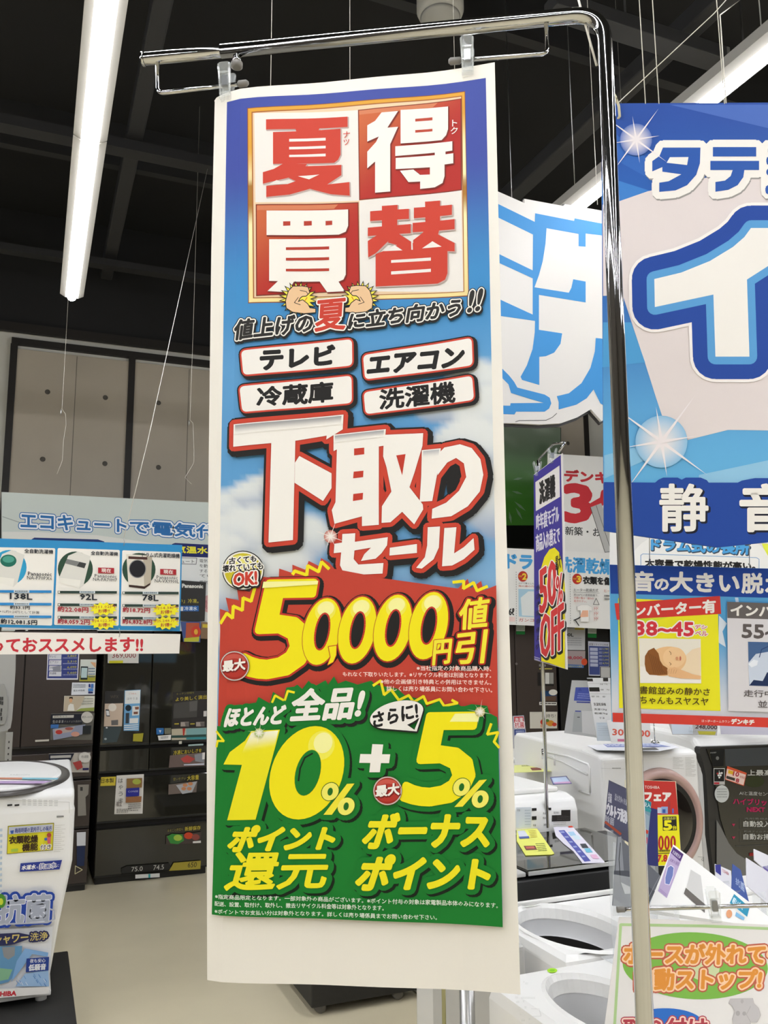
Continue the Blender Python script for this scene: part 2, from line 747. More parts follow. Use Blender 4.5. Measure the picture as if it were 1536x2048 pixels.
# ---- track light and drum speaker
a = onz(1440, 132, 4.2)
b = onz(1205, 72, 4.2)
rt = thing('lighting_track', 'short grey lighting track crossing above the blue laundry sign', 'track', ((a.x + b.x) / 2, a.y, 4.2))
box('rail', DUCT, rt, b.x - .3, a.x, a.y - .05, a.y + .05, 4.2, 4.27, .004)
box('end_cap', mat('light_grey_cap', '#6f6f6c', .5), rt, a.x, a.x + .02, a.y - .05, a.y + .05, 4.2, 4.27, .004)
for k in (.1, .8):
    tube('hanger_rod', DUCT, rt, [(b.x + k, a.y, 4.27), (b.x + k, a.y, 4.9)], .006, 6)
c = onz(881, 52, 4.3)
rt = thing('ceiling_speaker', 'white drum shaped speaker hanging under the black ceiling', 'speaker', (c.x, c.y, 4.3))
lathe('body', mat('speaker_white', '#b9b8b0', .6), rt, (c.x, c.y, 4.3), [(0, .035), (.07, .035), (.098, .05), (.108, .075), (.108, .42), (.09, .44), (0, .44)], 36)
lathe('grille', mat('speaker_grille', '#a7a69f', .8), rt, (c.x, c.y, 4.3), [(0, .0), (.055, .008), (.085, .03), (.092, .042)], 36)
tube('hanger_rod', DUCT, rt, [(c.x, c.y, 4.73), (c.x, c.y, 4.9)], .012, 8)

# ---- linear lamps
LAMP = emis('lit_tube', '#fafbff', TUBE)
HOUS = mat('lamp_housing', '#aaa79f', .5, var=.01)
def linear(x, y0, y1, label, n):
    rt = thing('linear_lamp', label, 'lamp', (x, (y0 + y1) / 2, 3.32))
    L = (y1 - y0) / n
    for i in range(n):
        a, b = y0 + i * L, y0 + (i + 1) * L
        bm = bmesh.new()
        prof = [(-.058, 3.325), (-.032, 3.31), (.032, 3.31), (.058, 3.325), (.05, 3.37), (-.05, 3.37)]
        va = [bm.verts.new((x + p, a + .004, z)) for p, z in prof]
        vb = [bm.verts.new((x + p, b - .004, z)) for p, z in prof]
        for k in range(6):
            bm.faces.new((va[k], va[(k + 1) % 6], vb[(k + 1) % 6], vb[k]))
        bm.faces.new(va)
        bm.faces.new(vb)
        bmesh.ops.recalc_face_normals(bm, faces=bm.faces)
        bmo('housing', bm, HOUS, rt)
        bm = bmesh.new()
        tubebm(bm, [(x, a + .02, 3.306), (x, a + .025, 3.306), (x, b - .025, 3.306), (x, b - .02, 3.306)], [.014, .022, .022, .014], 12)
        bmo('tube', bm, LAMP, rt, True)
        for yy in (a + .25, b - .25):
            tube('hanging_wire', STEEL, rt, [(x, yy, 3.37), (x, yy, 4.9)], .002, 5)
xl = onz(143, 600, 3.3)
xr = onz(1180, 398, 3.3)
linear(xl.x, xl.y - 10.5, xl.y, 'long glowing linear lamp hanging over the left aisle', 7)
linear(xr.x, xl.y - 10.5, xl.y, 'glowing linear lamp passing behind the top of the blue laundry sign', 7)
linear(xl.x - 1.95, xl.y - 10.5, xl.y, 'unseen linear lamp added for light left of the aisle lamp', 7)  # from here on: unseen rows, added for light and reflections at the same spacing
linear(xr.x + 1.95, xl.y - 10.5, xl.y, 'unseen linear lamp added for light farther right over the washers', 7)
linear(xr.x + 3.9, xl.y - 10.5, xl.y, 'unseen linear lamp added for light farthest right of the row', 7)
linear(xl.x - 3.9, xl.y - 10.5, xl.y, 'unseen linear lamp added for light farthest left of the row', 7)

# ================================================================== BANNER AND ITS STAND
bl, br = dep(420, 1290, 1.36), dep(1010, 1290, 1.295)
U = Vector((br.x - bl.x, br.y - bl.y, 0))
PB = Plane(bl, U, (0, 0, 1))       # stand
PS = Plane(bl, U, (0, 0, 1))       # paper
us, vs = PS.hit(429, 187)[0], PS.hit(1000, 1980)[1]
ue, ve = PS.hit(1040, 1988)[0], PS.hit(990, 126)[1]
def warp0(u):
    s = (u - us) / (ue - us)
    e = max(0, .12 - s) / .12
    return 0.0045 * math.sin(s * 6.0 + .6) + 0.002 * math.sin(s * 13) - 0.012 * e * e
DU = .03
def warp(u, v):
    k = (u - (us - .01)) / DU
    i = math.floor(k)
    a, b = warp0(us - .01 + i * DU), warp0(us - .01 + (i + 1) * DU)
    return a + (b - a) * (k - i)
PS.warp = warp
CUT = (us - .01, ue + .02, DU, vs - .05, ve + .05, .5)
rt = thing('sale_banner', 'tall white bordered summer sale banner with red kanji tiles and yellow prices', 'banner', tuple(PB.pt(710, 160)))
bm = bmesh.new()
co = [PS.hit(*p) for p in ((425, 196), (424, 193), (429, 188), (470, 183), (989.5, 126.5), (1000, 560), (1011, 1000), (1041, 1988), (414.5, 1960), (412, 1500), (414, 900), (418, 500))]
fa = [bm.verts.new((u, v, 0)) for u, v in co]
fb = [bm.verts.new((u, v, -.0006)) for u, v in co]
bm.faces.new(fa)
bm.faces.new(fb[::-1])
for i in range(len(co)):
    bm.faces.new((fa[i], fb[i], fb[(i + 1) % len(co)], fa[(i + 1) % len(co)]))
for ax, (s0, s1, ds) in enumerate(((CUT[0], CUT[1], CUT[2]), (CUT[3], CUT[4], CUT[5]))):
    u = s0
    while u < s1:
        n = [0, 0, 0]; n[ax] = 1
        c = [0, 0, 0]; c[ax] = u
        bmesh.ops.bisect_plane(bm, geom=bm.verts[:] + bm.edges[:] + bm.faces[:], plane_co=c, plane_no=n, dist=1e-7)
        u += ds
for x in bm.verts:
    x.co = PS.at(x.co.x, x.co.y, x.co.z)
bmesh.ops.recalc_face_normals(bm, faces=bm.faces)
bmo('paper_sheet', bm, PAPER, rt)

A_ = crop(420, 100, 2.56)
B_ = crop(420, 560, 2.56)
C_ = crop(420, 1060, 2.56)
D_ = crop(400, 1380, 2.4)
W, K, RED, YEL, GRN = '#f0ece2', '#1d1b19', '#c9432f', '#f3e413', '#14792a'
ar = Art(PS, rt, 5e-5, 3e-4)
def sm(e0, e1, x):
    t = max(0, min(1, (x - e0) / (e1 - e0)))
    return t * t * (3 - 2 * t)
PUFF = [(.02, .50, .10, .020), (.13, .485, .10, .020), (.24, .475, .10, .022), (.10, .53, .16, .03), (.0, .56, .14, .03), (.25, .54, .16, .04),
        (.02, .60, .2, .04), (.2, .60, .2, .05), (.95, .36, .12, .03), (.84, .385, .12, .02), (1.0, .40, .14, .04), (.9, .44, .16, .04), (1.0, .50, .12, .05), (.0, .66, .12, .02)]
def sky(s, t):
    c = mix('#3d4c9c', '#3d8ac4', sm(.08, .24, t))
    c = mix(c, '#5c9bcc', sm(.24, .34, t))
    c = mix(c, '#8fb4d2', sm(.5, .62, t) * .7)
    sh = 0
    for cx, cy, rx, ry in PUFF:
        d = math.hypot((s - cx) / rx, (t - cy) / ry)
        d += .25 * (noise.noise(Vector((s * 9, t * 30, cx * 7))))
        if d < 1.15:
            k = 1 - sm(.85, 1.15, d)
            shade = mix('#dfe2de', '#8d9fba', sm(-.3, 1.0, (t - cy) / ry))
            c = mix(c, shade, k * .95)
    return c
bgq = [(454, 204.5), (971.6, 156.8), (1005.5, 1850), (429, 1824)]
ar.grid(bgq, 44, 150, sky)
ar.flush('printed_sky', CUT)
# gold frame with four tiles
fo = A_([(200, 312), (1303, 210), (1322, 1253), (205, 1300)])
def gold(s, t):
    c = mix('#d9a035', '#f4ecb4', sm(.2, .42, t + .12 * s))
    c = mix(c, '#a8762c', sm(.40, .45, t + .05 * (1 - s)) * (1 - sm(.5, .62, t)))
    return mix(c, '#f0dc9a', sm(.6, .95, t))
ar.poly(A_([(196, 309), (1306, 206), (1326, 1258), (201, 1305)]), '#8a4a2c')
ar.grid(fo, 12, 30, gold)
ar.poly(A_([(218, 328), (1290, 228), (1302, 1235), (226, 1280)]), '#a4622c')
ar.poly(A_([(224, 334), (1285, 234), (1298, 1232), (232, 1275)]), '#e6c9a4')
def q4(a):
    return A_(a)
ar.poly(q4([(232, 336), (757, 306), (765, 770), (238, 790)]), '#e9e4dc')
ar.poly(q4([(765, 770), (1286, 712), (1296, 1232), (768, 1235)]), '#e9e4dc')
org = lambda s, t: mix('#c9673a', '#b02a22', sm(.0, .8, s * .6 + t * .7))
ar.poly(q4([(757, 305), (1288, 243), (1290, 714), (763, 768)]), '#7c3324')
ar.grid(q4([(762, 309), (1282, 248), (1284, 709), (768, 763)]), 8, 8, org)
ar.poly(q4([(762, 309), (1165, 262), (1140, 285), (764, 330)]), '#cf7c55')
ar.poly(q4([(240, 800), (760, 778), (768, 1228), (242, 1268)]), '#7c3324')
ar.grid(q4([(245, 805), (755, 783), (762, 1224), (247, 1262)]), 8, 8, org)
ar.poly(q4([(247, 808), (655, 790), (635, 812), (247, 830)]), '#cf7c55')
RT = '#c8402e'
def sh(P, c, out=()):
    V, T = unionp([A_(p) for p in P])
    ar.lay(V, T, c, out)
def hole(P, c):
    for p in P:
        ar.poly(A_(p), c)
natsu = [[(292, 366), (704, 340), (704, 393), (292, 418)], [(436, 400), (565, 392), (548, 428), (448, 432)],
         [(327, 430), (668, 402), (668, 535), (655, 562), (635, 577), (327, 592)],
         [(378, 588), (498, 585), (460, 640), (395, 662), (276, 695), (276, 636), (330, 618)],
         [(490, 597), (672, 587), (672, 640), (600, 688), (713, 675), (715, 745), (620, 738), (512, 712), (410, 745), (293, 762), (293, 705), (400, 692), (440, 675), (395, 655), (440, 625)]]
nw = [[(408, 461), (592, 449), (592, 463), (408, 475)], [(408, 502), (592, 490), (592, 503), (408, 515)], [(408, 543), (592, 530), (592, 544), (408, 554)],
      [(452, 650), (560, 638), (508, 664)], [(297, 702), (345, 674), (400, 690)]]
sh(natsu, RT, [(1.2, '#b9a49c', 1.5, 1.5)])
hole(nw, '#e9e4dc')
toku = [[(878, 318), (962, 309), (905, 400), (868, 440), (805, 468), (805, 385), (845, 362)],
        [(885, 398), (962, 390), (922, 480), (922, 722), (845, 730), (845, 570), (805, 605), (805, 520), (850, 470), (870, 430)],
        [(975, 303), (1218, 283), (1218, 400), (1208, 430), (1185, 455), (975, 475)],
        [(948, 490), (1240, 462), (1240, 510), (1205, 514), (1205, 528), (1245, 524), (1245, 575), (1200, 580), (1200, 640), (1190, 675), (1150, 697), (1075, 706), (1075, 668), (1015, 672), (972, 615), (1040, 607), (1075, 634), (1125, 631), (1125, 594), (950, 607), (950, 550), (1150, 532), (1150, 519), (948, 540)]]
sh(toku, W, [(1.2, '#7a2a20', 1.5, 1.5)])
hole([[(1050, 347), (1138, 338), (1138, 353), (1050, 361)], [(1050, 405), (1138, 397), (1138, 410), (1050, 418)]], '#b5452f')
kai = [[(295, 832), (707, 816), (707, 900), (695, 930), (660, 945), (295, 957)],
       [(308, 978), (695, 962), (695, 1150), (683, 1175), (658, 1186), (690, 1235), (600, 1240), (562, 1186), (432, 1190), (400, 1245), (300, 1242), (352, 1190), (308, 1190)]]
sh(kai, W, [(1.2, '#7a2a20', 1.5, 1.5)])
hole([[(378, 884), (414, 882), (414, 904), (378, 907)], [(482, 879), (522, 877), (522, 900), (482, 903)], [(592, 876), (626, 874), (626, 896), (592, 899)],
      [(392, 1016), (610, 1006), (610, 1021), (392, 1030)], [(392, 1070), (610, 1061), (610, 1076), (392, 1084)], [(392, 1126), (610, 1118), (610, 1132), (392, 1139)]], '#b03a28')
kae = [[(880, 798), (960, 791), (958, 905), (950, 950), (905, 985), (850, 1040), (810, 1062), (808, 978), (860, 945), (880, 905)], [(820, 826), (1018, 810), (1018, 862), (820, 876)],
       [(808, 910), (1027, 888), (1027, 935), (808, 953)], [(945, 925), (1030, 980), (1030, 1022), (960, 998), (910, 985)],
       [(1100, 772), (1177, 766), (1177, 900), (1165, 950), (1100, 1005), (1040, 1018), (1040, 970), (1090, 930), (1102, 880)], [(1043, 804), (1238, 788), (1238, 840), (1043, 858)],
       [(1037, 882), (1252, 862), (1252, 914), (1037, 930)], [(1140, 925), (1252, 985), (1252, 1028), (1215, 1026), (1120, 975)],
       [(848, 1045), (905, 1022), (985, 985), (1100, 985), (1215, 1010), (1215, 1140), (1203, 1172), (1165, 1192), (848, 1211)]]
sh(kae, RT, [(1.2, '#b9a49c', 1.5, 1.5)])
hole([[(927, 1075), (1130, 1058), (1130, 1074), (927, 1089)], [(927, 1133), (1130, 1116), (1130, 1132), (927, 1149)], [(888, 1030), (945, 998), (985, 1024)], [(1085, 1012), (1138, 975), (1185, 1003)]], '#e9e4dc')
hole([[(1029, 960), (1036, 960), (1038, 1020), (1030, 1020)]], '#e9e4dc')
ar.text('ナ', A_([(683, 420), (717, 416), (717, 448), (683, 452)]), RT, b=.2)
ar.text('ツ', A_([(685, 460), (713, 456), (713, 486), (685, 490)]), RT, b=.2)
ar.text('ト', A_([(1240, 355), (1265, 353), (1265, 385), (1240, 388)]), W, b=.2)
ar.text('ク', A_([(1232, 394), (1268, 391), (1268, 424), (1232, 428)]), W, b=.2)
ar.flush('kanji_tile_emblem', CUT)
# strong arms and the slogan
for (cx, cy, fl) in ((455, 105, 1), (770, 100, -1)):
    st = []
    for i in range(40):
        r = 100 if i % 2 else 66
        st.append((cx + r * math.cos(i * math.pi / 20), cy - 5 + r * .92 * math.sin(i * math.pi / 20)))
    st2 = [(cx + (x - cx) * .88, cy - 5 + (y - cy + 5) * .88) for x, y in st]
    ar.poly(B_(st), K)
    ar.poly(B_(st2), '#efe04a')
    arm = [(-50, -45), (-28, -70), (20, -72), (50, -68), (58, -40), (40, -22), (20, -20), (8, -10), (-4, 14), (22, 2), (48, 22), (60, 44), (90, 48), (90, 66), (30, 72), (-30, 66), (-62, 46), (-66, 10), (-58, -20)]
    arm = [(cx + x * fl * .95, cy + y * .95) for x, y in arm]
    V, T = unionp([B_(arm)])
    ar.lay(V, T, '#e6c095', [(1.6, K)])
    ar.line(B_([(cx + fl * 8, cy - 48), (cx + fl * 40, cy - 42), (cx + fl * 48, cy - 30)]), .6, K)
    ar.line(B_([(cx + fl * 0, cy - 12), (cx - fl * 20, cy + 16), (cx + fl * 10, cy + 26)]), .6, K)
    ar.line(B_([(cx + fl * 32, cy + 6), (cx + fl * 44, cy - 12)]), .6, '#d04030')
SL = [(4.2, K, 1.6, 3.0), (4.0, K), (2.4, W)]
ar.text('値上げの', B_([(140, 218), (535, 172), (520, 268), (128, 318)]), '#2b2926', SL, 1.5)
ar.text('に立ち向かう', B_([(722, 172), (1290, 92), (1275, 182), (708, 255)]), '#2b2926', SL, 1.5)
ar.text('!!', B_([(1335, 58), (1400, 48), (1378, 158), (1318, 166)]), '#2b2926', SL, 1.6)
ar.text('夏', B_([(550, 112), (700, 96), (690, 252), (540, 266)]), RT, [(5, K, 1, 2), (2.6, W)], 1.6)
def pill(q, t, tq, bw=2.6):
    qq = B_(q)
    V, T = unionp([rq(qq, 10)])
    ar.lay(V, T, '#efebe3', [(7.5, K, 4, 3), (6, K), (3.4, RED)])
    ar.text(t, B_(tq), K, b=bw)
pill([(168, 372), (728, 305), (730, 440), (180, 496)], 'テレビ', [(270, 368), (638, 338), (634, 432), (268, 468)])
pill([(160, 555), (726, 492), (728, 632), (175, 685)], '冷蔵庫', [(252, 562), (630, 522), (628, 625), (250, 655)], 1.7)
pill([(785, 388), (1340, 298), (1345, 438), (795, 512)], 'エアコン', [(820, 398), (1305, 345), (1285, 440), (808, 486)])
pill([(788, 578), (1342, 492), (1352, 615), (798, 690)], '洗濯機', [(872, 566), (1250, 518), (1255, 625), (870, 665)], 1.5)
ar.flush('slogan_lettering', CUT)
# headline
def S(P):
    return unionp([B_(p) for p in P])
shita = [[(132, 748), (686, 692), (682, 768), (598, 820), (600, 800), (442, 828), (430, 1334), (308, 1348), (322, 842), (130, 862)], [(462, 905), (625, 992), (625, 1068), (582, 1134), (438, 1042), (440, 940)]]
toru = [[(635, 795), (902, 766), (895, 850), (866, 855), (866, 1255), (780, 1262), (780, 1212), (640, 1250), (626, 1180), (645, 1140), (652, 870), (635, 880)],
        [(900, 795), (1092, 785), (1088, 850), (1048, 985), (1022, 1062), (1090, 1150), (1092, 1175), (1046, 1252), (985, 1188), (925, 1242), (880, 1245), (882, 1160), (930, 1085), (905, 960), (888, 905), (890, 850)]]
ri = [[(1085, 872), (1182, 862), (1175, 930), (1138, 1132), (1074, 1136), (1082, 1000)],
      [(1160, 900), (1200, 858), (1280, 842), (1340, 862), (1385, 920), (1400, 1000), (1382, 1085), (1320, 1160), (1235, 1210), (1135, 1222), (1138, 1172), (1210, 1140), (1275, 1080), (1312, 1010), (1300, 940), (1260, 912), (1215, 935), (1165, 1000)]]
c3 = lambda P: [[(x, y + 0) for x, y in p] for p in P]
se = [[(680, 1302), (746, 1298), (744, 1342), (912, 1318), (908, 1360), (880, 1400), (850, 1428), (775, 1440), (792, 1405), (826, 1372), (742, 1386), (738, 1430), (762, 1458), (890, 1450), (885, 1504), (720, 1512), (684, 1496), (668, 1462), (674, 1396), (636, 1400), (640, 1352), (678, 1346)],
      [(922, 1372), (1060, 1352), (1060, 1398), (920, 1412)],
      [(1115, 1266), (1178, 1262), (1172, 1370), (1145, 1430), (1085, 1478), (1056, 1474), (1100, 1420), (1112, 1360)],
      [(1200, 1270), (1262, 1266), (1250, 1400), (1300, 1368), (1350, 1322), (1355, 1382), (1300, 1430), (1240, 1462), (1188, 1466)]]
ALL = [S(shita), S(toru), S(ri), S(se)]
for V, T in ALL:
    A2, B2 = thick(V, T, 17)
    ar.raw([(x + 3.5, y + 4) for x, y in A2], B2, K)
for V, T in ALL:
    ar.raw(*thick(V, T, 9.2), RED)
inner = B_([(1215, 1090), (1210, 1040), (1228, 985), (1258, 952), (1280, 975), (1280, 1030), (1258, 1075), (1225, 1100)])
ar.poly(inner, K)
for V, T in ALL:
    ar.raw(*thick(V, T, 1.2), '#b03423')
for k, (V, T) in enumerate(ALL):
    y0 = min(p[1] for p in V)
    # printed grey-to-white fade inside the strokes
    ar.raw(V, T, '#f1ede4')
hole_c = '#bf3a28'
for p in ([(740, 866), (792, 861), (792, 895), (740, 901)], [(738, 984), (788, 979), (786, 1012), (735, 1018)], [(736, 1098), (786, 1092), (784, 1126), (734, 1134)], [(955, 900), (1002, 893), (985, 1002)], [(866, 1030), (905, 1100), (866, 1160)]):
    ar.poly(B_(p), hole_c)
for q_, c0 in (([(140, 752), (676, 699), (672, 742), (140, 800)], '#9c9c9c'), ([(642, 800), (892, 772), (890, 806), (642, 836)], '#a4a4a4'), ([(1092, 876), (1174, 868), (1170, 905), (1090, 915)], '#b8b8b8')):
    ar.grid(B_(q_), 2, 8, lambda s, t, c0=c0: mix(c0, '#f1ede4', sm(0, 1, t)))
# sparkle at the start of the sale word
sp = B_((620, 1315))
def sparkle(cx, cy, r, edge, rays, a0=20):
    ar.fan(cx, cy, r, '#fbf6ee', edge, 24, 1.2)
    for i in range(rays):
        a = R_(a0 + i * 360 / rays)
        L = r * (2.6 if i % 2 == 0 else 1.7)
        d = Vector((math.cos(a), math.sin(a)))
        m_ = Vector((-d.y, d.x)) * r * .07
        c = Vector((cx, cy))
        ar.poly([tuple(c + m_), tuple(c + d * L), tuple(c - m_)], '#f4efe6')
sparkle(sp[0], sp[1], 13, '#c06a58', 8)
ar.flush('headline_lettering', CUT)
# red price zone
rz = C_([(62, 520), (60, 405), (110, 420), (92, 348), (160, 362), (150, 300), (215, 320), (260, 240), (360, 250), (362, 200), (428, 222), (428, 180), (492, 205), (510, 160), (565, 188), (572, 145), (615, 170), (640, 200), (900, 250), (1270, 300), (1320, 250), (1335, 300), (1388, 262), (1402, 310), (1466, 285), (1470, 600), (1476, 1010), (50, 1010)])
ar.poly(rz, '#bf4231')
def zz(C, P, wd, c='#efe01c'):
    ar.line(C(P), wd, c)
zz(C_, [(64, 478), (98, 428), (128, 452), (132, 392), (178, 412), (182, 350), (222, 366), (240, 300)], 3.2)
zz(C_, [(430, 228), (440, 212), (500, 232), (505, 185), (560, 215), (575, 165), (612, 200)], 3.2)
zz(C_, [(1245, 268), (1300, 262), (1298, 300), (1350, 270), (1368, 312), (1420, 290)], 3.0)
BASE = {}
five = glyphs('5', 3)
fV = [lerp2(C_([(275, 275), (565, 268), (490, 745), (165, 745)]), x, y) for x, y in five[0]]
fT = list(five[1])
fV, fT = thick(fV, fT, 7, 8)
zer = [((577, 520), 84, 170), ((757, 513), 84, 170), ((938, 502), 84, 170), ((1120, 490), 86, 172)]
zs, hs = [], []
for (c, rx, ry) in zer:
    zs.append(C_(ell(c[0], c[1], rx * 1.12, ry, 0, 32, .16)))
    hs.append(C_(ell(c[0] + 2, c[1], rx * .36, ry * .52, 0, 20, .16)))
com = C_([(612, 598), (652, 592), (650, 640), (635, 675), (608, 690), (622, 650)])
tx = []
for t, q_ in (('円', [(1152, 568), (1238, 560), (1226, 680), (1142, 690)]), ('値', [(1282, 362), (1432, 342), (1415, 500), (1276, 510)]), ('引', [(1268, 530), (1420, 512), (1400, 678), (1258, 686)])):
    g = glyphs(t, 2)
    V0 = [lerp2(C_(q_), x, y) for x, y in g[0]]
    V, T = thick(V0, g[1], 1.6)
    BASE[id(V)] = (V0, g[1], 1.6)
    tx.append((V, T))
def outl(V, T, wd, c, dx=0, dy=0):
    if id(V) in BASE:
        V0, P0, b0 = BASE[id(V)]
        A2, B2 = thick(V0, P0, wd + b0, 12)
    else:
        A2, B2 = thick(V, T, wd)
    ar.raw([(x + dx, y + dy) for x, y in A2], B2, c)
zz_u = unionp(zs)
for V, T in [(fV, fT), zz_u] + tx:
    outl(V, T, 9.5, K, 2.5, 4)
for V, T in [(fV, fT)]:
    outl(V, T, 4, '#bf3527')
for V, T in [zz_u] + tx:
    outl(V, T, 3.2, '#bf3527')
yl = lambda y0, y1: (lambda x, y: mix('#f8f3a8', YEL, sm(y0, y1, y)))
ar.raw(fV, fT, YEL)
for z, h, (c, rx, ry) in zip(zs, hs, zer):
    ar.raw(*thick(z, [tuple(range(len(z)))], 1.3), '#b9622a')
    ar.poly(z, YEL)
    e = C_(ell(c[0] + 18, c[1] - ry * .62, rx * .62, ry * .3, 0, 20, .16))
    e2 = C_(ell(c[0] + 20, c[1] - ry * .68, rx * .5, ry * .22, 0, 20, .16))
    ar.poly(e, '#f4ea55')
    ar.poly(e2, '#f8f3a0')
    ar.raw(*thick(h, [tuple(range(len(h)))], 3.4), '#bf3527')
    ar.poly(h, K)
ar.raw(*thick(com, [tuple(range(6))], 1.4), '#bf3527')
ar.poly(com, YEL)
ar.poly(C_([(285, 268), (560, 262), (556, 280), (280, 300)]), '#f7f2a0')
for V, T in tx:
    outl(V, T, 1.2, '#bf3527')
    ar.raw(V, T, '#f1e43a')
def ball(C, c, r, tq):
    x, y = C(c)
    ar.poly(ell(x, y, r, r), '#6f2a22')
    ar.poly(ell(x, y, r - .8, r - .8), '#c9c4bb')
    ar.poly(ell(x, y, r - 3, r - 3), '#a02a20')
    ar.poly(ell(x, y - r * .3, r * .75, r * .5), '#c8574a')
    ar.poly(ell(x, y + r * .12, r * .82, r * .62), '#b23529')
    ar.text('最大', C(tq), W, [(1.6, '#7a1d16', 1, 1.4)], 1.0)
ball(C_, (140, 695), 30, [(82, 672), (195, 655), (194, 712), (80, 724)])
x, y = C_((183, 212))
ar.poly(ell(x, y, 42, 39.5), K)
ar.poly(ell(x, y, 40, 37.5), '#eeeade')
ar.poly(ell(x, y, 37, 34.5), '#c9bb2a')
ar.poly(ell(x - 6, y - 14, 24, 16), '#e8e07a')
ar.text('古くても', C_([(114, 148), (250, 134), (250, 166), (112, 180)]), K, [(2, W)], .5)
ar.text('壊れていても', C_([(80, 186), (284, 168), (284, 206), (78, 220)]), K, [(2, W)], .5)
ar.text('OK!', C_([(140, 228), (252, 216), (254, 280), (136, 288)]), RT, [(5.5, K, 1, 1), (2.6, W)], 1.4)
ar.flush('price_lettering', CUT)
# green zone
gz = C_([(50, 1000), (72, 1000), (100, 905), (250, 880), (262, 852), (318, 884), (334, 826), (388, 862), (400, 805), (440, 800), (455, 790), (480, 812), (512, 770), (540, 800), (598, 768), (610, 790), (640, 748), (660, 785), (700, 770), (760, 790), (830, 770), (850, 790), (900, 800), (960, 810), (1000, 845), (1100, 870), (1110, 905), (1182, 868), (1195, 905), (1262, 880), (1290, 905), (1340, 890), (1420, 898), (1430, 935), (1470, 955), (1474, 1000)])
gz += [(1005.5, 1850), (429, 1824)]
ar.poly(gz, GRN)
zz(C_, [(330, 880), (345, 845), (392, 872), (408, 822), (440, 830)], 2.2)
zz(C_, [(840, 795), (878, 770), (895, 842), (930, 815), (970, 870), (1020, 845), (1045, 880), (1095, 850), (1112, 888), (1178, 866), (1200, 900), (1268, 885), (1240, 870)], 2.6)
zz(D_, [(92, 195), (130, 240), (98, 240), (92, 268)], 2.2)
zz(D_, [(1398, 160), (1380, 210), (1432, 200), (1412, 245), (1436, 272)], 2.6)
BK = '#10200f'
def sw(V, T, wd=11, dx=4.5, dy=5):
    outl(V, T, wd, BK, dx, dy)
def sg(V, T, wd=11):
    outl(V, T, wd, GRN)
def G(t, q_, b, C=D_):
    g = glyphs(t, 3)
    V0 = [lerp2(C(q_), x, y) for x, y in g[0]]
    V, T = thick(V0, g[1], b)
    BASE[id(V)] = (V0, g[1], b)
    return V, T
one = unionp([D_([(130, 350), (160, 292), (232, 238), (262, 192), (395, 186), (282, 612), (148, 614), (218, 352)])])
zo = D_(ell(522, 392, 172, 222, 0, 40, .18))
zh = D_(ell(526, 392, 58, 108, 0, 28, .18))
zer10 = (zo, [tuple(range(len(zo)))])
p5 = G('5', [(1068, 122), (1345, 118), (1290, 538), (972, 538)], 7)
plus = unionp([D_([(775, 303), (917, 305), (912, 347), (770, 345)]), D_([(832, 256), (884, 258), (868, 390), (818, 390)])])
slash1 = unionp([D_([(712, 445), (748, 443), (640, 592), (600, 592)])])
slash2 = unionp([D_([(1342, 428), (1378, 424), (1262, 555), (1222, 557)])])
pc = []
for (c1, c2) in (((632, 482), (708, 552)), ((1257, 462), (1346, 518))):
    for c in (c1, c2):
        e = D_(ell(c[0], c[1], 40, 42, 0, 24, .15))
        pc.append((e, [tuple(range(24))]))
l1 = G('ポイント', [(195, 642), (668, 650), (636, 752), (148, 758)], 3.2)
l2 = G('還元', [(185, 768), (635, 770), (602, 938), (135, 942)], 2.2)
l3 = G('ボーナス', [(835, 590), (1392, 592), (1382, 742), (780, 748)], 3.6)
l4 = G('ポイント', [(805, 785), (1398, 802), (1380, 942), (748, 946)], 3.8)
h1 = G('ほとんど', [(118, 908), (402, 896), (385, 984), (92, 1000)], 1.9, C_)
h2 = G('全品!', [(450, 818), (805, 798), (768, 958), (418, 974)], 2.6, C_)
big = [one, zer10, p5, plus, slash1, slash2, l1, l2, l3, l4] + pc
for V, T in big:
    sw(V, T)
outl(*h1, 8, K, 3, 5)
outl(*h2, 9, K, 4, 6)
for V, T in big:
    sg(V, T)
outl(*h1, 8, GRN)
outl(*h2, 9, GRN)
ar.raw(*one, '#eee31c')
ar.grid(D_([(262, 200), (388, 190), (368, 270), (215, 300)]), 4, 8, lambda s, t: mix('#f8f6d8', '#eee31c', sm(0, 1, t)))
ar.poly(zo, YEL)
ar.poly(D_(ell(590, 262, 62, 70, 20, 24)), '#f5ec55')
ar.poly(D_(ell(598, 250, 44, 50, 20, 24)), '#f8f4a4')
ar.raw(*thick(zh, [tuple(range(28))], .6), '#6a7a18')
ar.poly(zh, GRN)
ar.line(D_([(548, 300), (512, 320), (490, 370), (482, 430)]), 1.6, BK)
ar.raw(*p5, YEL)
ar.poly(D_([(1225, 112), (1345, 108), (1335, 150), (1200, 150)]), '#f8f4a4')
ar.raw(*plus, W)
for e, t in pc:
    ar.raw(*thick(e, t, 1.4), '#3f6a1a')
for V, T in (slash1, slash2):
    ar.raw(V, T, '#f1e43a')
for e, t in pc:
    ar.raw(e, t, '#f4ec6a')
    cx = sum(p[0] for p in e) / len(e)
    cy = sum(p[1] for p in e) / len(e)
    ar.poly(ell(cx, cy, 5.2, 8, 12, 16), '#1f6a20')
for V, T in (l1, l2, l3, l4):
    ar.raw(V, T, '#efe31e')
ar.raw(*h1, W)
ar.raw(*h2, W)
ball(D_, (905, 478), 29, [(850, 456), (960, 440), (960, 496), (850, 506)])
bub = C_(ell(960, 942, 138, 66, -14, 36))
tail = C_([(1000, 985), (1075, 960), (1050, 1020), (1062, 1028)])
V, T = unionp([bub, tail])
ar.lay(V, T, '#eeeae2', [(1.8, K, 1, 1.5)])
ar.text('さらに!', C_([(842, 935), (1062, 880), (1068, 958), (842, 1008)]), K, b=1.3)
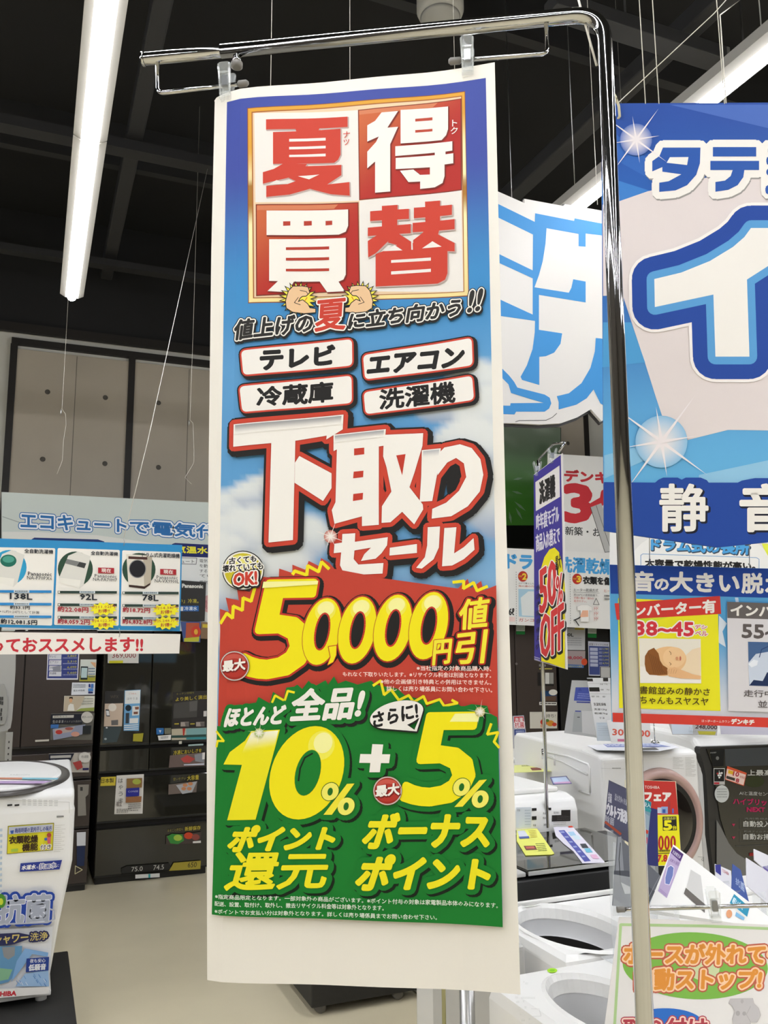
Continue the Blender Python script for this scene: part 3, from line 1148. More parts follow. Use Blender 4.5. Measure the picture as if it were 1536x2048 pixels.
sparkle(*D_((300, 200)), 9, '#a9c060', 8, 10)
sparkle(*D_((1345, 102)), 10, '#b0a850', 8, 10)
for t, q_ in (('※指定商品限定となります。一部対象外の商品がございます。※ポイント付与の対象は家電製品本体のみになります。', [(92, 962), (1430, 1008), (1430, 1034), (92, 984)]),
              ('配送、設置、取付け、取外し、撤去リサイクル料金等は対象外となります。', [(90, 996), (888, 1022), (888, 1047), (90, 1018)]),
              ('※ポイントでお支払い分は対象外となります。詳しくは売り場係員までお問い合わせ下さい。', [(90, 1032), (1140, 1070), (1140, 1094), (90, 1054)])):
    ar.text(t, D_(q_), '#dfe8d8', b=.22, res=1)
for t, q_ in (('※当社指定の対象商品購入時、', [(1062, 694), (1440, 696), (1440, 722), (1062, 718)]),
              ('もれなく下取りいたします。※リサイクル料金は別途となります。', [(688, 724), (1440, 730), (1440, 756), (688, 748)]),
              ('※他の企画値引き特典との併用はできません。', [(880, 762), (1442, 766), (1442, 792), (880, 786)]),
              ('詳しくは売り場係員にお問い合わせ下さい。', [(910, 796), (1446, 804), (1446, 830), (910, 822)])):
    ar.text(t, C_(q_), '#f3ddd2', b=.22, res=1)
ar.flush('points_offer_lettering', CUT)

# ---- chrome stand
a = PB.pt(290, 118)
b = PB.pt(1195, 26)
base = PB.pt(1286, 2047)
rt = thing('banner_stand', 'chrome banner stand with a bent over pole and telescopic arm', 'stand', (base.x, base.y, 0))
wq = -.012
PB2 = Plane(bl + PB.N * wq, U, (0, 0, 1))
P0 = PB2.pt(443, 103.7)
P1 = PB2.pt(1192, 27)
P2 = PB2.pt(1212, 160)
P3_ = PB2.pt(1289, 2047)
P4 = Vector((P3_.x + (P3_.x - P2.x) * .62, P3_.y + (P3_.y - P2.y) * .62, .03))
path = fillet([P0, PB2.pt(1207, 25), P3_ + (P3_ - P2) * .62], .055, 10)
path[-1].z = .03
tube('pole', CHROME, rt, path, .0128, 24)
tube('telescopic_arm', CHROME, rt, [PB2.pt(287, 118.5), PB2.pt(292, 118), PB2.pt(560, 92)], [.0112, .0112, .0112], 24)
tube('end_cap', CHROME, rt, [PB2.pt(285, 118.8), PB2.pt(290, 118.3)], .0125, 20)
kx = PB2.pt(474, 112)
up = Vector((0, 0, 1))
tube('knob_collar', CHROME, rt, [kx + up * .0, kx - up * .014], .0075, 12)
tube('clamp_knob', GREYP, rt, [kx - up * .0125, kx - up * .014, kx - up * .022, kx - up * .024], [.006, .0105, .0105, .007], 18)
tube('hook_rod', CHROME, rt, fillet([PB2.pt(315, 122), PB.pt(317, 187, 0), PB.pt(492, 166.5, 0)], .012, 5), .0038, 12)
tube('hook_rod', CHROME, rt, fillet([PB2.pt(1092, 40), PB.pt(1094, 107, 0), PB.pt(902, 122.5, 0)], .012, 5), .0038, 12)
tube('rubber_tip', GREYP, rt, [PB.pt(476, 168.5, 0), PB.pt(478, 168.3, 0), PB.pt(493, 166.2, 0), PB.pt(497, 165.8, 0)], [.004, .006, .006, .003], 12)
tube('rubber_tip', GREYP, rt, [PB.pt(922, 121, 0), PB.pt(920, 121.2, 0), PB.pt(901, 122.8, 0), PB.pt(897, 123, 0)], [.004, .006, .006, .003], 12)
lathe('base_plate', STEEL, rt, (path[-1].x, path[-1].y, 0), [(0, .03), (.02, .03), (.03, .012), (.13, .01), (.14, 0), (0, 0)], 36)

# ---- clear clips
def clip(cx, cy, label, pl, k=1.0, grp='clear plastic banner clips'):
    """cx, cy = pixel of the rod it snaps on"""
    rt = thing('plastic_clip', label, 'clip', tuple(pl.pt(cx, cy)), grp)
    u, v = pl.hit(cx, cy)
    def P(du, dv, w_):
        return pl.O + pl.U * (u + du * k) + pl.V * (v + dv * k) + pl.N * w_ * k
    def plate(name, pts, w0, w1, m):
        bm = bmesh.new()
        A = [bm.verts.new(P(x, y, w0(y) if callable(w0) else w0)) for x, y in pts]
        B = [bm.verts.new(P(x, y, (w1(y) if callable(w1) else w1))) for x, y in pts]
        n = len(pts)
        for i in range(n):
            bm.faces.new((A[i], A[(i + 1) % n], B[(i + 1) % n], B[i]))
        bm.faces.new(A)
        bm.faces.new(B[::-1])
        bmesh.ops.recalc_face_normals(bm, faces=bm.faces)
        bmesh.ops.bevel(bm, geom=bm.edges[:], offset=.0008 * k, segments=2, affect='EDGES')
        return bmo(name, bm, m, rt, False)
    for s in (1, -1):
        f0 = lambda y, s=s: s * (.0035 + max(0, y + .005) * .28)
        f1 = lambda y, s=s: s * (.0065 + max(0, y + .005) * .28)
        plate('handle', [(-.012, .030), (-.008, .034), (.008, .034), (.012, .030), (.010, .004), (.0095, -.024), (-.0095, -.024), (-.010, .004)], f0, f1, CLEAR)
        plate('rib', [(-.0115, .030), (-.0085, .030), (-.0075, -.022), (-.0100, -.022)], f1, lambda y, s=s: s * (.0095 + max(0, y + .005) * .28), CLEAR)
        plate('rib', [(.0085, .030), (.0115, .030), (.0100, -.022), (.0075, -.022)], f1, lambda y, s=s: s * (.0095 + max(0, y + .005) * .28), CLEAR)
    plate('spring_block', [(-.0055, .013), (.0055, .013), (.0055, -.008), (-.0055, -.008)], -.006, .011, mat('spring_steel', '#9a9c9c', .35, .8))
    plate('cross_bar', [(-.009, .0185), (.009, .0185), (.009, .0155), (-.009, .0155)], .011, .014, CLEAR)
    plate('jaw', [(-.010, -.018), (.010, -.018), (.0105, -.030), (-.0105, -.030)], .0006, .009, CLEAR)
    plate('jaw', [(-.010, -.018), (.010, -.018), (.0105, -.030), (-.0105, -.030)], -.009, -.0012, CLEAR)
clip(453, 170, 'clear plastic clip gripping the left top corner of the sale banner', PB)
clip(935, 119.5, 'clear plastic clip gripping the right top corner of the sale banner', PB)
# ================================================================== LEFT SIDE
PW = lambda Y: PY(Y)
PAPERG = mat('laminated_card', '#e6e2d6', 0.35, var=0.01)
def card(name, plane, q, bg, root, th=.002, w0=0.0, m=None):
    return slab(name, plane, q, th, m or mat('card_' + bg.lstrip('#'), bg, .45, var=.02), root, w0)

# ---- wall banner about electric water heaters, above the refrigerators
L_ = crop(0, 960, 3.572)
pl = PW(5.93)
rt = thing('wall_banner', 'wide pale wall banner with blue outlined lettering above the two refrigerators', 'banner', tuple(pl.pt(300, 1000)))
qb = [(3, 984), (640, 1016), (640, 1262), (3, 1262)]
card('banner_sheet', pl, qb, '#c6cfc8', rt, .004)
ar = Art(pl, rt, 2e-4, 1e-3)
ar.poly(L_([(18, 370), (260, 370), (700, 395), (1120, 455), (1120, 1070), (18, 1070)]), '#dcdcd6')
ar.line(L_([(18, 262), (160, 310), (400, 350)]), .8, '#9aa3a0')
for t, q_ in (('エコキュート', [(150, 232), (905, 285), (905, 372), (150, 345)]), ('で電気代を下げる', [(930, 285), (2180, 372), (2180, 460), (930, 378)])):
    ar.text(t, L_(q_), '#2e6fae', [(4.8, '#2e6fae'), (3.2, '#e8edf0')], 1.0)
ar.poly(L_([(220, 428), (245, 412), (700, 425), (745, 440), (745, 560), (220, 560)]), '#22356f')
ar.poly(L_([(1228, 458), (1250, 450), (2200, 500), (2200, 580), (1228, 545)]), '#1e2763')
ar.text('電気温水器', L_([(1180, 466), (1560, 485), (1560, 530), (1180, 518)]), '#e8e03a', b=.6)
ar.poly(L_([(1230, 545), (2200, 580), (2200, 1080), (1230, 1080)]), '#e4e6e3')
ar.line(L_([(1240, 555), (1405, 558), (1400, 602), (1240, 598)]), .5, '#333333')
ar.text('キュート', L_([(1255, 570), (1388, 570), (1388, 596), (1255, 594)]), '#2b2b2b')
for i, t in enumerate(('電気で空気の熱', 'を動かしてお湯', 'することができ', 'ています。')):
    ar.text(t, L_([(1425, 565 + i * 36), (1640, 570 + i * 36), (1640, 594 + i * 36), (1425, 590 + i * 36)]), '#3a3a3a', res=1)
ar.text('電気の力で', L_([(1425, 718), (1580, 722), (1580, 748), (1425, 745)]), '#3a3a3a', res=1)
ar.poly(L_(ell(1490, 885, 50, 62)), '#dba9a9')
ar.text('電温', L_([(1462, 860), (1500, 860), (1500, 920), (1462, 920)]), '#b46a6a')
ar.flush('banner_lettering')

# ---- refrigerators
def fridge(name, label, x0, x1, y, ztop, doors, m, root_z=0.0, edge=None):
    rt = thing(name, label, 'refrigerator', ((x0 + x1) / 2, y + .35, 0))
    box('cabinet', DARK if m is BLACKG else mat('fridge_body', '#2e2824', .4), rt, x0, x1, y + .05, y + .72, .03, ztop, .01)
    box('foot_plate', BLACKP, rt, x0 + .01, x1 - .01, y + .02, y + .1, 0, .06, .004)
    for (a, b, z0, z1) in doors:
        d = box('door', m, rt, x0 + a * (x1 - x0) + .003, x0 + b * (x1 - x0) - .003, y, y + .05, z0, z1, .004)
        if edge:
            box('door_trim', edge, d, x0 + a * (x1 - x0) + .003, x0 + b * (x1 - x0) - .003, y + .004, y + .045, z0 - .012, z0, .002)
    return rt
FY = 6.03
x0, x1 = PW(FY).pt(198, 1500)[0], PW(FY).pt(421, 1500)[0]
pl = PW(FY)
F_ = crop(0, 1280, 3.572)
G_ = crop(180, 1330, 6.144)
def zy(y, x=300):
    return pl.pt(x, y)[2]
zz1, zz2, zz3, zz4, zz5 = zy(1480), zy(1492), zy(1540), zy(1640), zy(1748)
doors = [(0, .44, zy(1486), 1.83), (.44, 1, zy(1486), 1.83), (0, .44, zy(1538), zy(1496)), (.44, 1, zy(1538), zy(1496)),
         (0, 1, zy(1636), zy(1552)), (0, 1, zy(1742), zy(1651))]
fr = fridge('refrigerator', 'black mirror glass six door refrigerator nearest the sale banner', x0, x1, FY, 1.83, doors, BLACKG, edge=BLACKP)
def sticker(fr, P, bg, th=.0015, w0=.002):
    return card('sticker', pl, P, bg, fr, th, w0)
ar = Art(pl, fr, 1.5e-4, 2.6e-3)
sticker(fr, G_([(185, 320), (415, 318), (392, 760), (170, 760)]), '#22201e')
ar.poly(G_([(182, 475), (405, 470), (392, 752), (170, 755)]), '#cdb9a4')
ar.text('WPX', G_([(250, 372), (352, 370), (350, 408), (250, 410)]), '#5c5148', res=1)
ar.poly(G_(ell(275, 520, 50, 48)), '#e8e0d4')
ar.poly(G_(rq([(190, 545), (232, 548), (245, 632), (200, 630)], 4)), '#27333c')
ar.poly(G_([(196, 560), (230, 562), (240, 620), (205, 620)]), '#e4e4e4')
ar.poly(G_([(260, 680), (345, 672), (345, 738), (262, 740)]), '#6b6866')
ar.poly(G_([(170, 760), (392, 758), (330, 945), (152, 960)]), '#3f4a4c')
ar.poly(G_(ell(205, 770, 12, 10)), '#dfe3e3')
ar.poly(G_(ell(190, 908, 16, 14)), '#aab4b4')
ar.poly(G_([(425, 312), (622, 303), (600, 808), (412, 808)]), '#6fa6cf')
ar.poly(G_([(432, 318), (618, 308), (612, 470), (428, 478)]), '#e3e6e4')
ar.text('はやうま', G_([(455, 398), (585, 396), (585, 428), (455, 430)]), '#8b8a86', res=1)
ar.text('ごはん', G_([(475, 340), (575, 340), (575, 360), (475, 362)]), '#c4674a', res=1)
ar.poly(G_(ell(470, 528, 37, 38)), '#1d2b36')
ar.poly(G_([(520, 505), (605, 500), (600, 615), (516, 622)]), '#dfe0da')
ar.poly(G_([(550, 515), (600, 512), (598, 545), (556, 548)]), '#8a5c48')
ar.poly(G_([(535, 575), (588, 572), (586, 602), (535, 604)]), '#7b4e3c')
ar.poly(G_([(438, 590), (482, 588), (475, 715), (436, 716)]), '#3a3f45')
ar.poly(G_([(488, 655), (592, 650), (588, 715), (485, 718)]), '#e2e3df')
for k in range(3):
    ar.poly(G_([(418, 738 + k * 25), (592, 728 + k * 25), (592, 738 + k * 25), (418, 749 + k * 25)]), '#e8e9e6')
# right hand stickers on the black refrigerator
sticker(fr, G_([(1020, 335), (1440, 315), (1436, 765), (1010, 768)]), '#26221f')
ar.text('より美しく演出', G_([(1050, 400), (1432, 365), (1432, 415), (1050, 445)]), '#b7a53a', b=.25)
ar.text('キッチン空間を', G_([(1060, 345), (1280, 325), (1280, 350), (1060, 370)]), '#8f8440', res=1)
ar.poly(G_([(1030, 470), (1320, 430), (1310, 640), (1020, 655)]), '#4a4844')
ar.poly(G_([(1220, 450), (1320, 435), (1312, 560), (1222, 570)]), '#5d5b57')
for (a, b) in ((1035, 1090), (1230, 1285)):
    ar.poly(G_([(a, 715), (b, 713), (b, 730), (a, 732)]), '#a5973c')
for (a, b) in ((1112, 1215), (1300, 1405)):
    ar.poly(G_([(a, 700), (b, 697), (b, 752), (a, 754)]), '#a79d93')
    ar.poly(G_([(a + 50, 705), (b, 700), (b, 750), (a + 60, 752)]), '#6d6763')
ar.poly(G_([(1393, 565), (1432, 562), (1430, 630), (1392, 632)]), '#d6d2cc')
ar.poly(G_([(1000, 785), (1430, 768), (1425, 912), (1000, 922)]), '#b9b19a')
ar.poly(G_([(1180, 780), (1430, 770), (1426, 855), (1180, 868)]), '#7fa7a6')
ar.poly(G_([(1000, 865), (1425, 850), (1425, 888), (1000, 895)]), '#2f4b44')
ar.poly(G_([(1135, 778), (1170, 776), (1155, 865), (1140, 868)]), '#b03a2e')
ar.poly(G_([(1180, 888), (1425, 880), (1425, 912), (1180, 915)]), '#3f8a90')
ar.poly(G_(rq([(812, 775), (905, 772), (903, 850), (815, 855)], 12)), '#2f6aa6')
ar.poly(G_([(845, 800), (875, 800), (860, 835)]), '#cfd9e2')
ar.poly(G_([(912, 775), (995, 772), (992, 845), (915, 848)]), '#6f7060')
ar.poly(G_([(830, 868), (995, 855), (990, 918), (842, 925)]), '#e3e1dc')
ar.bars(G_([(865, 880), (960, 872), (958, 905), (868, 910)]), 2, '#5b5b5b')
ar.poly(G_([(1090, 935), (1125, 933), (1125, 968), (1090, 970)]), '#cfcabc')
ar.poly(G_([(1205, 975), (1390, 965), (1390, 985), (1205, 995)]), '#aac0bd')
ar.text('冷凍においしさを', G_([(1025, 1050), (1372, 1022), (1365, 1068), (1022, 1108)]), '#b7a53a', b=.25)
ar.poly(G_([(980, 1110), (1410, 1070), (1405, 1235), (965, 1260)]), '#6d5d57')
ar.poly(G_([(1110, 1150), (1190, 1105), (1290, 1150), (1220, 1200), (1150, 1195)]), '#b44a44')
ar.poly(G_([(1280, 1100), (1400, 1075), (1400, 1200), (1290, 1180)]), '#8b8d92')
ar.poly(G_([(1378, 1075), (1410, 1072), (1405, 1155), (1375, 1158)]), '#e0ddd8')
ar.poly(G_([(1150, 1218), (1400, 1205), (1400, 1225), (1150, 1232)]), '#c8cbd6')
ar.poly(G_([(530, 845), (655, 835), (640, 940), (525, 935)]), '#a39a2e')
# lower stickers
ar.poly(F_([(722, 978), (828, 974), (822, 1038), (715, 1042)]), '#c8b53c')
ar.text('日本製', F_([(724, 988), (812, 985), (812, 1018), (722, 1022)]), '#3a3520', b=.2)
sticker(fr, F_([(833, 968), (1028, 958), (1018, 1240), (816, 1244)]), '#dedad2')
for i, t in enumerate('はやうま'):
    ar.text(t, F_([(846, 988 + i * 47), (878, 986 + i * 47), (876, 1018 + i * 47), (844, 1020 + i * 47)]), '#5a5a58')
ar.poly(F_([(905, 988), (1015, 984), (1012, 1052), (903, 1058)]), '#8a6a3e')
ar.poly(F_(ell(975, 1010, 30, 20)), '#a8b04a')
ar.poly(F_([(900, 1058), (995, 1052), (992, 1112), (898, 1118)]), '#2a2f8e')
ar.text('CONSE', F_([(912, 1075), (985, 1072), (985, 1084), (912, 1088)]), '#cfd0e8', res=1)
ar.poly(F_([(898, 1120), (1010, 1114), (1006, 1155), (896, 1160)]), '#9a6a44')
ar.text('献立', F_([(832, 1152), (870, 1150), (870, 1186), (830, 1188)]), '#4a3a36')
ar.bars(F_([(915, 1170), (1005, 1165), (1003, 1205), (912, 1210)]), 3, '#77736c')
ar.bars(F_([(832, 1205), (1003, 1200), (1000, 1232), (830, 1236)]), 3, '#77736c', lens=[.6, .9, .5])
ar.text('使いやすい', F_([(1235, 982), (1325, 975), (1325, 998), (1235, 1005)]), '#8f8440', res=1)
ar.text('大容量', F_([(1335, 968), (1418, 960), (1418, 995), (1335, 1002)]), '#b7a53a', b=.25)
ar.poly(F_([(1202, 1030), (1408, 1005), (1400, 1085), (1200, 1102)]), '#6e625a')
ar.poly(F_([(1255, 1035), (1405, 1008), (1370, 1085), (1300, 1098)]), '#a9aaac')
for (a, b) in ((1320, 1035), (1358, 1025), (1310, 1060), (1350, 1060)):
    ar.poly(F_(ell(a, b, 17, 12)), '#c4855a')
ar.text('新鮮保存', F_([(1318, 1332), (1430, 1322), (1430, 1352), (1318, 1362)]), '#b7a53a', b=.2)
ar.text('まるごと野菜も', F_([(1195, 1350), (1305, 1338), (1305, 1358), (1195, 1370)]), '#8f8440', res=1)
ar.poly(F_([(1185, 1395), (1435, 1368), (1430, 1448), (1182, 1460)]), '#4a403a')
ar.poly(F_([(1190, 1400), (1225, 1382), (1300, 1385), (1312, 1430), (1270, 1455), (1215, 1450)]), '#3f8a3c')
ar.poly(F_(ell(1268, 1410, 30, 22)), '#a9c24a')
ar.poly(F_(ell(1345, 1395, 32, 24)), '#cc4a2c')
ar.poly(F_(ell(1395, 1405, 28, 22)), '#8b4a40')
ar.poly(F_([(1375, 1435), (1432, 1430), (1432, 1446), (1375, 1448)]), '#dcd8d0')
ar.poly(F_([(865, 1630), (905, 1612), (1205, 1590), (1225, 1635), (865, 1665)]), '#2a2926')
ar.poly(F_([(1238, 1588), (1432, 1572), (1428, 1632), (1205, 1645)]), '#a8983a')
ar.text('75.0', F_([(938, 1618), (1018, 1612), (1016, 1645), (936, 1650)]), '#c9c6bd')
ar.text('74.5', F_([(1095, 1605), (1170, 1600), (1168, 1634), (1092, 1640)]), '#c9c6bd')
ar.text('650', F_([(1340, 1585), (1405, 1582), (1400, 1618), (1338, 1622)]), '#3a3520')
ar.poly(F_([(965, 1672), (1138, 1662), (1138, 1690), (965, 1700)]), '#dcdcd8')
ar.poly(F_([(1058, 1668), (1072, 1667), (1072, 1694), (1058, 1695)]), '#3aa0a0')
# price slip at the top
ar.poly(F_([(770, 0), (990, 0), (988, 165), (768, 165)]), '#cfccc4')
ar.text('369,000', F_([(800, 92), (970, 92), (968, 132), (800, 132)]), '#8f4a48', b=.2)
ar.poly(F_([(778, 148), (878, 146), (876, 165), (778, 166)]), '#c8c12e')
ar.flush_split('sticker_print')

# brown refrigerator on the left
xb0, xb1 = PW(5.93).pt(20, 1500)[0] - .02, PW(5.93).pt(186, 1500)[0]
pl = PW(5.93)
T_ = crop(0, 1280, 7.315)
doors = [(0, .15, zy(1482), 1.83), (.15, 1, zy(1482), 1.83), (0, 1, zy(1545), zy(1497)), (0, 1, zy(1642), zy(1552)), (0, 1, zy(1752), zy(1648))]
fr2 = fridge('refrigerator', 'brown steel refrigerator left of the black mirror one, its doors full of leaflets', xb0, xb1, 5.93, 1.83, doors, BROWN, edge=DARK)
ar = Art(pl, fr2, 1.5e-4, 2.6e-3)
card('sticker', pl, T_([(700, 100), (1165, 100), (1140, 580), (680, 580)]), '#dfe0e6', fr2, .0015, .002)
ar.poly(T_([(715, 100), (1150, 100), (1128, 560), (692, 560)]), '#3a4686')
for i, t in enumerate(('ブラウン管', 'テレビ', 'エアコン', '冷蔵庫', '洗濯機')):
    y = 130 + i * 82
    ar.poly(T_([(722, y), (900, y), (896, y + 72), (714, y + 72)]), '#d6d6dc')
    ar.text(t, T_([(728, y + 12), (728 + 32 * len(t), y + 12), (724 + 32 * len(t), y + 46), (724, y + 46)]), '#30335a', res=1)
    ar.text(('2,160', '2,860', '2,310', '6,090', '5,660')[i], T_([(985, y + 8), (1120, y + 5), (1116, y + 38), (982, y + 40)]), '#c9c44a', b=.2)
    ar.bars(T_([(920, y + 46), (1130, y + 44), (1128, y + 66), (918, y + 68)]), 1, '#a8aed0')
ar.poly(T_([(775, 390), (890, 370), (888, 465), (772, 465)]), '#8d8f9a')
card('sticker', pl, T_([(1178, 285), (1412, 285), (1392, 605), (1160, 605)]), '#d3d8cf', fr2, .0015, .002)
ar.poly(T_([(1170, 520), (1398, 520), (1392, 603), (1162, 603)]), '#a8a43a')
ar.poly(T_(rq([(1183, 385), (1288, 388), (1278, 582), (1175, 582)], 8)), '#1e2a2c')
ar.poly(T_([(1192, 405), (1278, 408), (1270, 552), (1184, 552)]), '#b9cfd0')
ar.poly(T_([(1320, 320), (1400, 330), (1400, 410), (1360, 370)]), '#d8a880')
ar.bars(T_([(1295, 410), (1390, 410), (1385, 570), (1290, 570)]), 4, '#3a5a86', .35)
card('sticker', pl, T_([(1055, 622), (1393, 624), (1385, 800), (1042, 805)]), '#e2e5ea', fr2, .0015, .002)
ar.bars(T_([(1072, 645), (1250, 645), (1248, 705), (1068, 705)]), 3, '#6a6f7c', .4)
ar.text('省エネ性能', T_([(1072, 725), (1240, 722), (1240, 750), (1070, 752)]), '#4a4f5c', res=1)
for (a, b, c, d, k) in ((1296, 642, 1322, 690, '#1f2f78'), (1330, 640, 1368, 700, '#4a7ac0'), (1290, 708, 1362, 748, '#4a86cc'), (1290, 755, 1358, 780, '#1f2a66')):
    ar.poly(T_([(a, b), (c, b), (c, d), (a, d)]), k)
card('sticker', pl, T_([(940, 818), (1388, 818), (1376, 1042), (928, 1046)]), '#dcdacb', fr2, .0015, .002)
ar.poly(T_([(944, 824), (1240, 822), (1180, 960), (1110, 1038), (934, 1040)]), '#c2b49c')
ar.poly(T_(ell(1036, 880, 22, 36)), '#d8a67c')
ar.poly(T_([(1010, 862), (1015, 832), (1062, 832), (1064, 868), (1040, 850)]), '#2b2420')
ar.poly(T_([(985, 1035), (1000, 955), (1030, 930), (1075, 940), (1090, 1035)]), '#e6e4dc')
ar.poly(T_([(1120, 1030), (1180, 1000), (1376, 985), (1374, 1036), (1110, 1040)]), '#93a04e')
ar.bars(T_([(1230, 850), (1365, 850), (1360, 960), (1180, 965)]), 3, '#8a8c80', .3)
card('sticker', pl, T_([(750, 1075), (1385, 1068), (1345, 1462), (735, 1462)]), '#5e5c54', fr2, .0015, .002)
ar.poly(T_([(750, 1085), (1215, 1080), (1200, 1225), (742, 1228)]), '#20222c')
ar.poly(T_([(772, 1105), (1080, 1095), (1076, 1135), (770, 1142)]), '#c3c0b6')
ar.text('切れちゃう', T_([(790, 1108), (980, 1103), (980, 1130), (790, 1134)]), '#55524c', res=1)
ar.text('生のまま', T_([(770, 1172), (930, 1166), (928, 1210), (768, 1216)]), '#b9b8b4', b=.2)
ar.text('チルドより長持ち', T_([(940, 1176), (1195, 1170), (1193, 1204), (938, 1210)]), '#8f8e8a', res=1)
ar.poly(T_(ell(1272, 1130, 85, 84)), '#c8c5bc')
ar.text('約7~10日', T_([(1200, 1108), (1345, 1104), (1345, 1140), (1200, 1146)]), '#3f3d3a', res=1)
ar.poly(T_([(742, 1235), (860, 1232), (850, 1290), (740, 1290)]), '#3f6fae')
ar.poly(T_([(770, 1300), (1250, 1232), (1200, 1380), (780, 1462)]), '#8e94a8')
ar.poly(T_([(800, 1310), (1100, 1262), (1040, 1340), (800, 1380)]), '#b2a29c')
ar.poly(T_(ell(862, 1345, 50, 32)), '#b43a34')
ar.poly(T_(ell(1010, 1295, 60, 22)), '#a05a4e')
ar.poly(T_(ell(1100, 1375, 62, 36)), '#c99582')
ar.poly(T_([(1210, 1255), (1335, 1248), (1325, 1370), (1205, 1372)]), '#24282a')
ar.poly(T_([(515, 1460), (718, 1450), (715, 1478), (515, 1488)]), '#c9c5ba')
card('sticker', pl, T_([(715, 1660), (1322, 1645), (1300, 1935), (715, 1935)]), '#b9b3a8', fr2, .0015, .002)
ar.poly(T_([(715, 1665), (1085, 1655), (1000, 1830), (715, 1830)]), '#1f2230')
ar.poly(T_([(738, 1690), (1040, 1678), (1036, 1718), (735, 1728)]), '#b9b7b2')
ar.text('鮮度', T_([(740, 1745), (800, 1742), (800, 1778), (740, 1780)]), '#a9a8a4', b=.2)
ar.poly(T_(ell(1238, 1715, 88, 78)), '#d3d0c8')
ar.text('約3週間', T_([(1190, 1685), (1290, 1682), (1290, 1722), (1190, 1726)]), '#3f3d3a', res=1)
ar.poly(T_([(1060, 1790), (1180, 1760), (1210, 1860), (1130, 1900)]), '#a8433e')
ar.poly(T_([(1208, 1870), (1298, 1866), (1296, 1900), (1208, 1902)]), '#2c2a58')
# lower drawers, seen right of the washer
ar.poly(F_([(555, 1032), (635, 1030), (630, 1100), (610, 1120), (615, 1250), (555, 1255)]), '#8a857c')
ar.text('1', F_([(572, 1048), (590, 1048), (590, 1075), (572, 1075)]), '#3c3a38')
ar.poly(F_([(548, 1372), (612, 1368), (610, 1465), (548, 1468)]), '#d3d5d8')
ar.poly(F_([(548, 1470), (608, 1468), (600, 1610), (548, 1612)]), '#26304f')
ar.line(F_([(538, 1610), (588, 1638), (535, 1668), (538, 1610)]), .7, '#c9c39a')
ar.flush_split('sticker_print')

# cards on top of the refrigerators
pl = PW(5.90)
rt = thing('shelf_card', 'black card with white heading under the pale wall banner', 'card', tuple(pl.pt(390, 1240)))
card('card', pl, L_([(1288, 716), (1472, 730), (1462, 1008), (1282, 1004)]), '#1f1d1b', rt, .004)
ar = Art(pl, rt, 2e-4, 6e-4)
ar.text('Panasonic', L_([(1302, 742), (1450, 748), (1450, 772), (1302, 768)]), '#dcdad2', b=.5)
ar.text('おいしい」冷凍。', L_([(1180, 845), (1418, 850), (1418, 880), (1180, 878)]), '#b4a83c', b=.2)
ar.poly(L_(rq([(1250, 898), (1420, 898), (1420, 938), (1250, 938)], 5)), '#2b5fa0')
ar.text('冷凍水', L_([(1318, 904), (1408, 904), (1408, 932), (1318, 932)]), '#d8e2ea', b=.3)
ar.poly(L_([(1285, 905), (1310, 905), (1308, 935), (1285, 935)]), '#dcdad2')
ar.flush_split('card_lettering')
rt = thing('shelf_card', 'small orange and blue red star card below the black card', 'card', tuple(pl.pt(385, 1270)))
card('card', pl, L_([(1290, 1012), (1435, 1012), (1430, 1160), (1310, 1155)]), '#3e4f86', rt, .004)
ar = Art(pl, rt, 2e-4, 6e-4)
ar.poly(L_([(1330, 1020), (1425, 1020), (1420, 1120), (1325, 1140)]), '#b2553a')
ar.poly(L_(ell(1400, 1085, 35, 42)), '#c4402e')
ar.poly(L_(ell(1400, 1085, 14, 20)), '#d9a53a')
ar.poly(L_([(1315, 1130), (1425, 1120), (1420, 1155), (1315, 1155)]), '#b9b83a')
ar.flush_split('card_lettering')
rt = thing('shelf_card', 'narrow brown and yellow price card beside the sale banner edge under the wall banner', 'card', tuple(pl.pt(410, 1265)))
card('card', pl, [(403, 1244), (420, 1245), (419, 1278), (401, 1277)], '#7c6246', rt, .004)
ar = Art(pl, rt, 2e-4, 6e-4)
ar.poly([(405, 1248), (419, 1249), (419, 1256), (405, 1255)], '#c7b23e')
ar.flush_split('card_lettering')

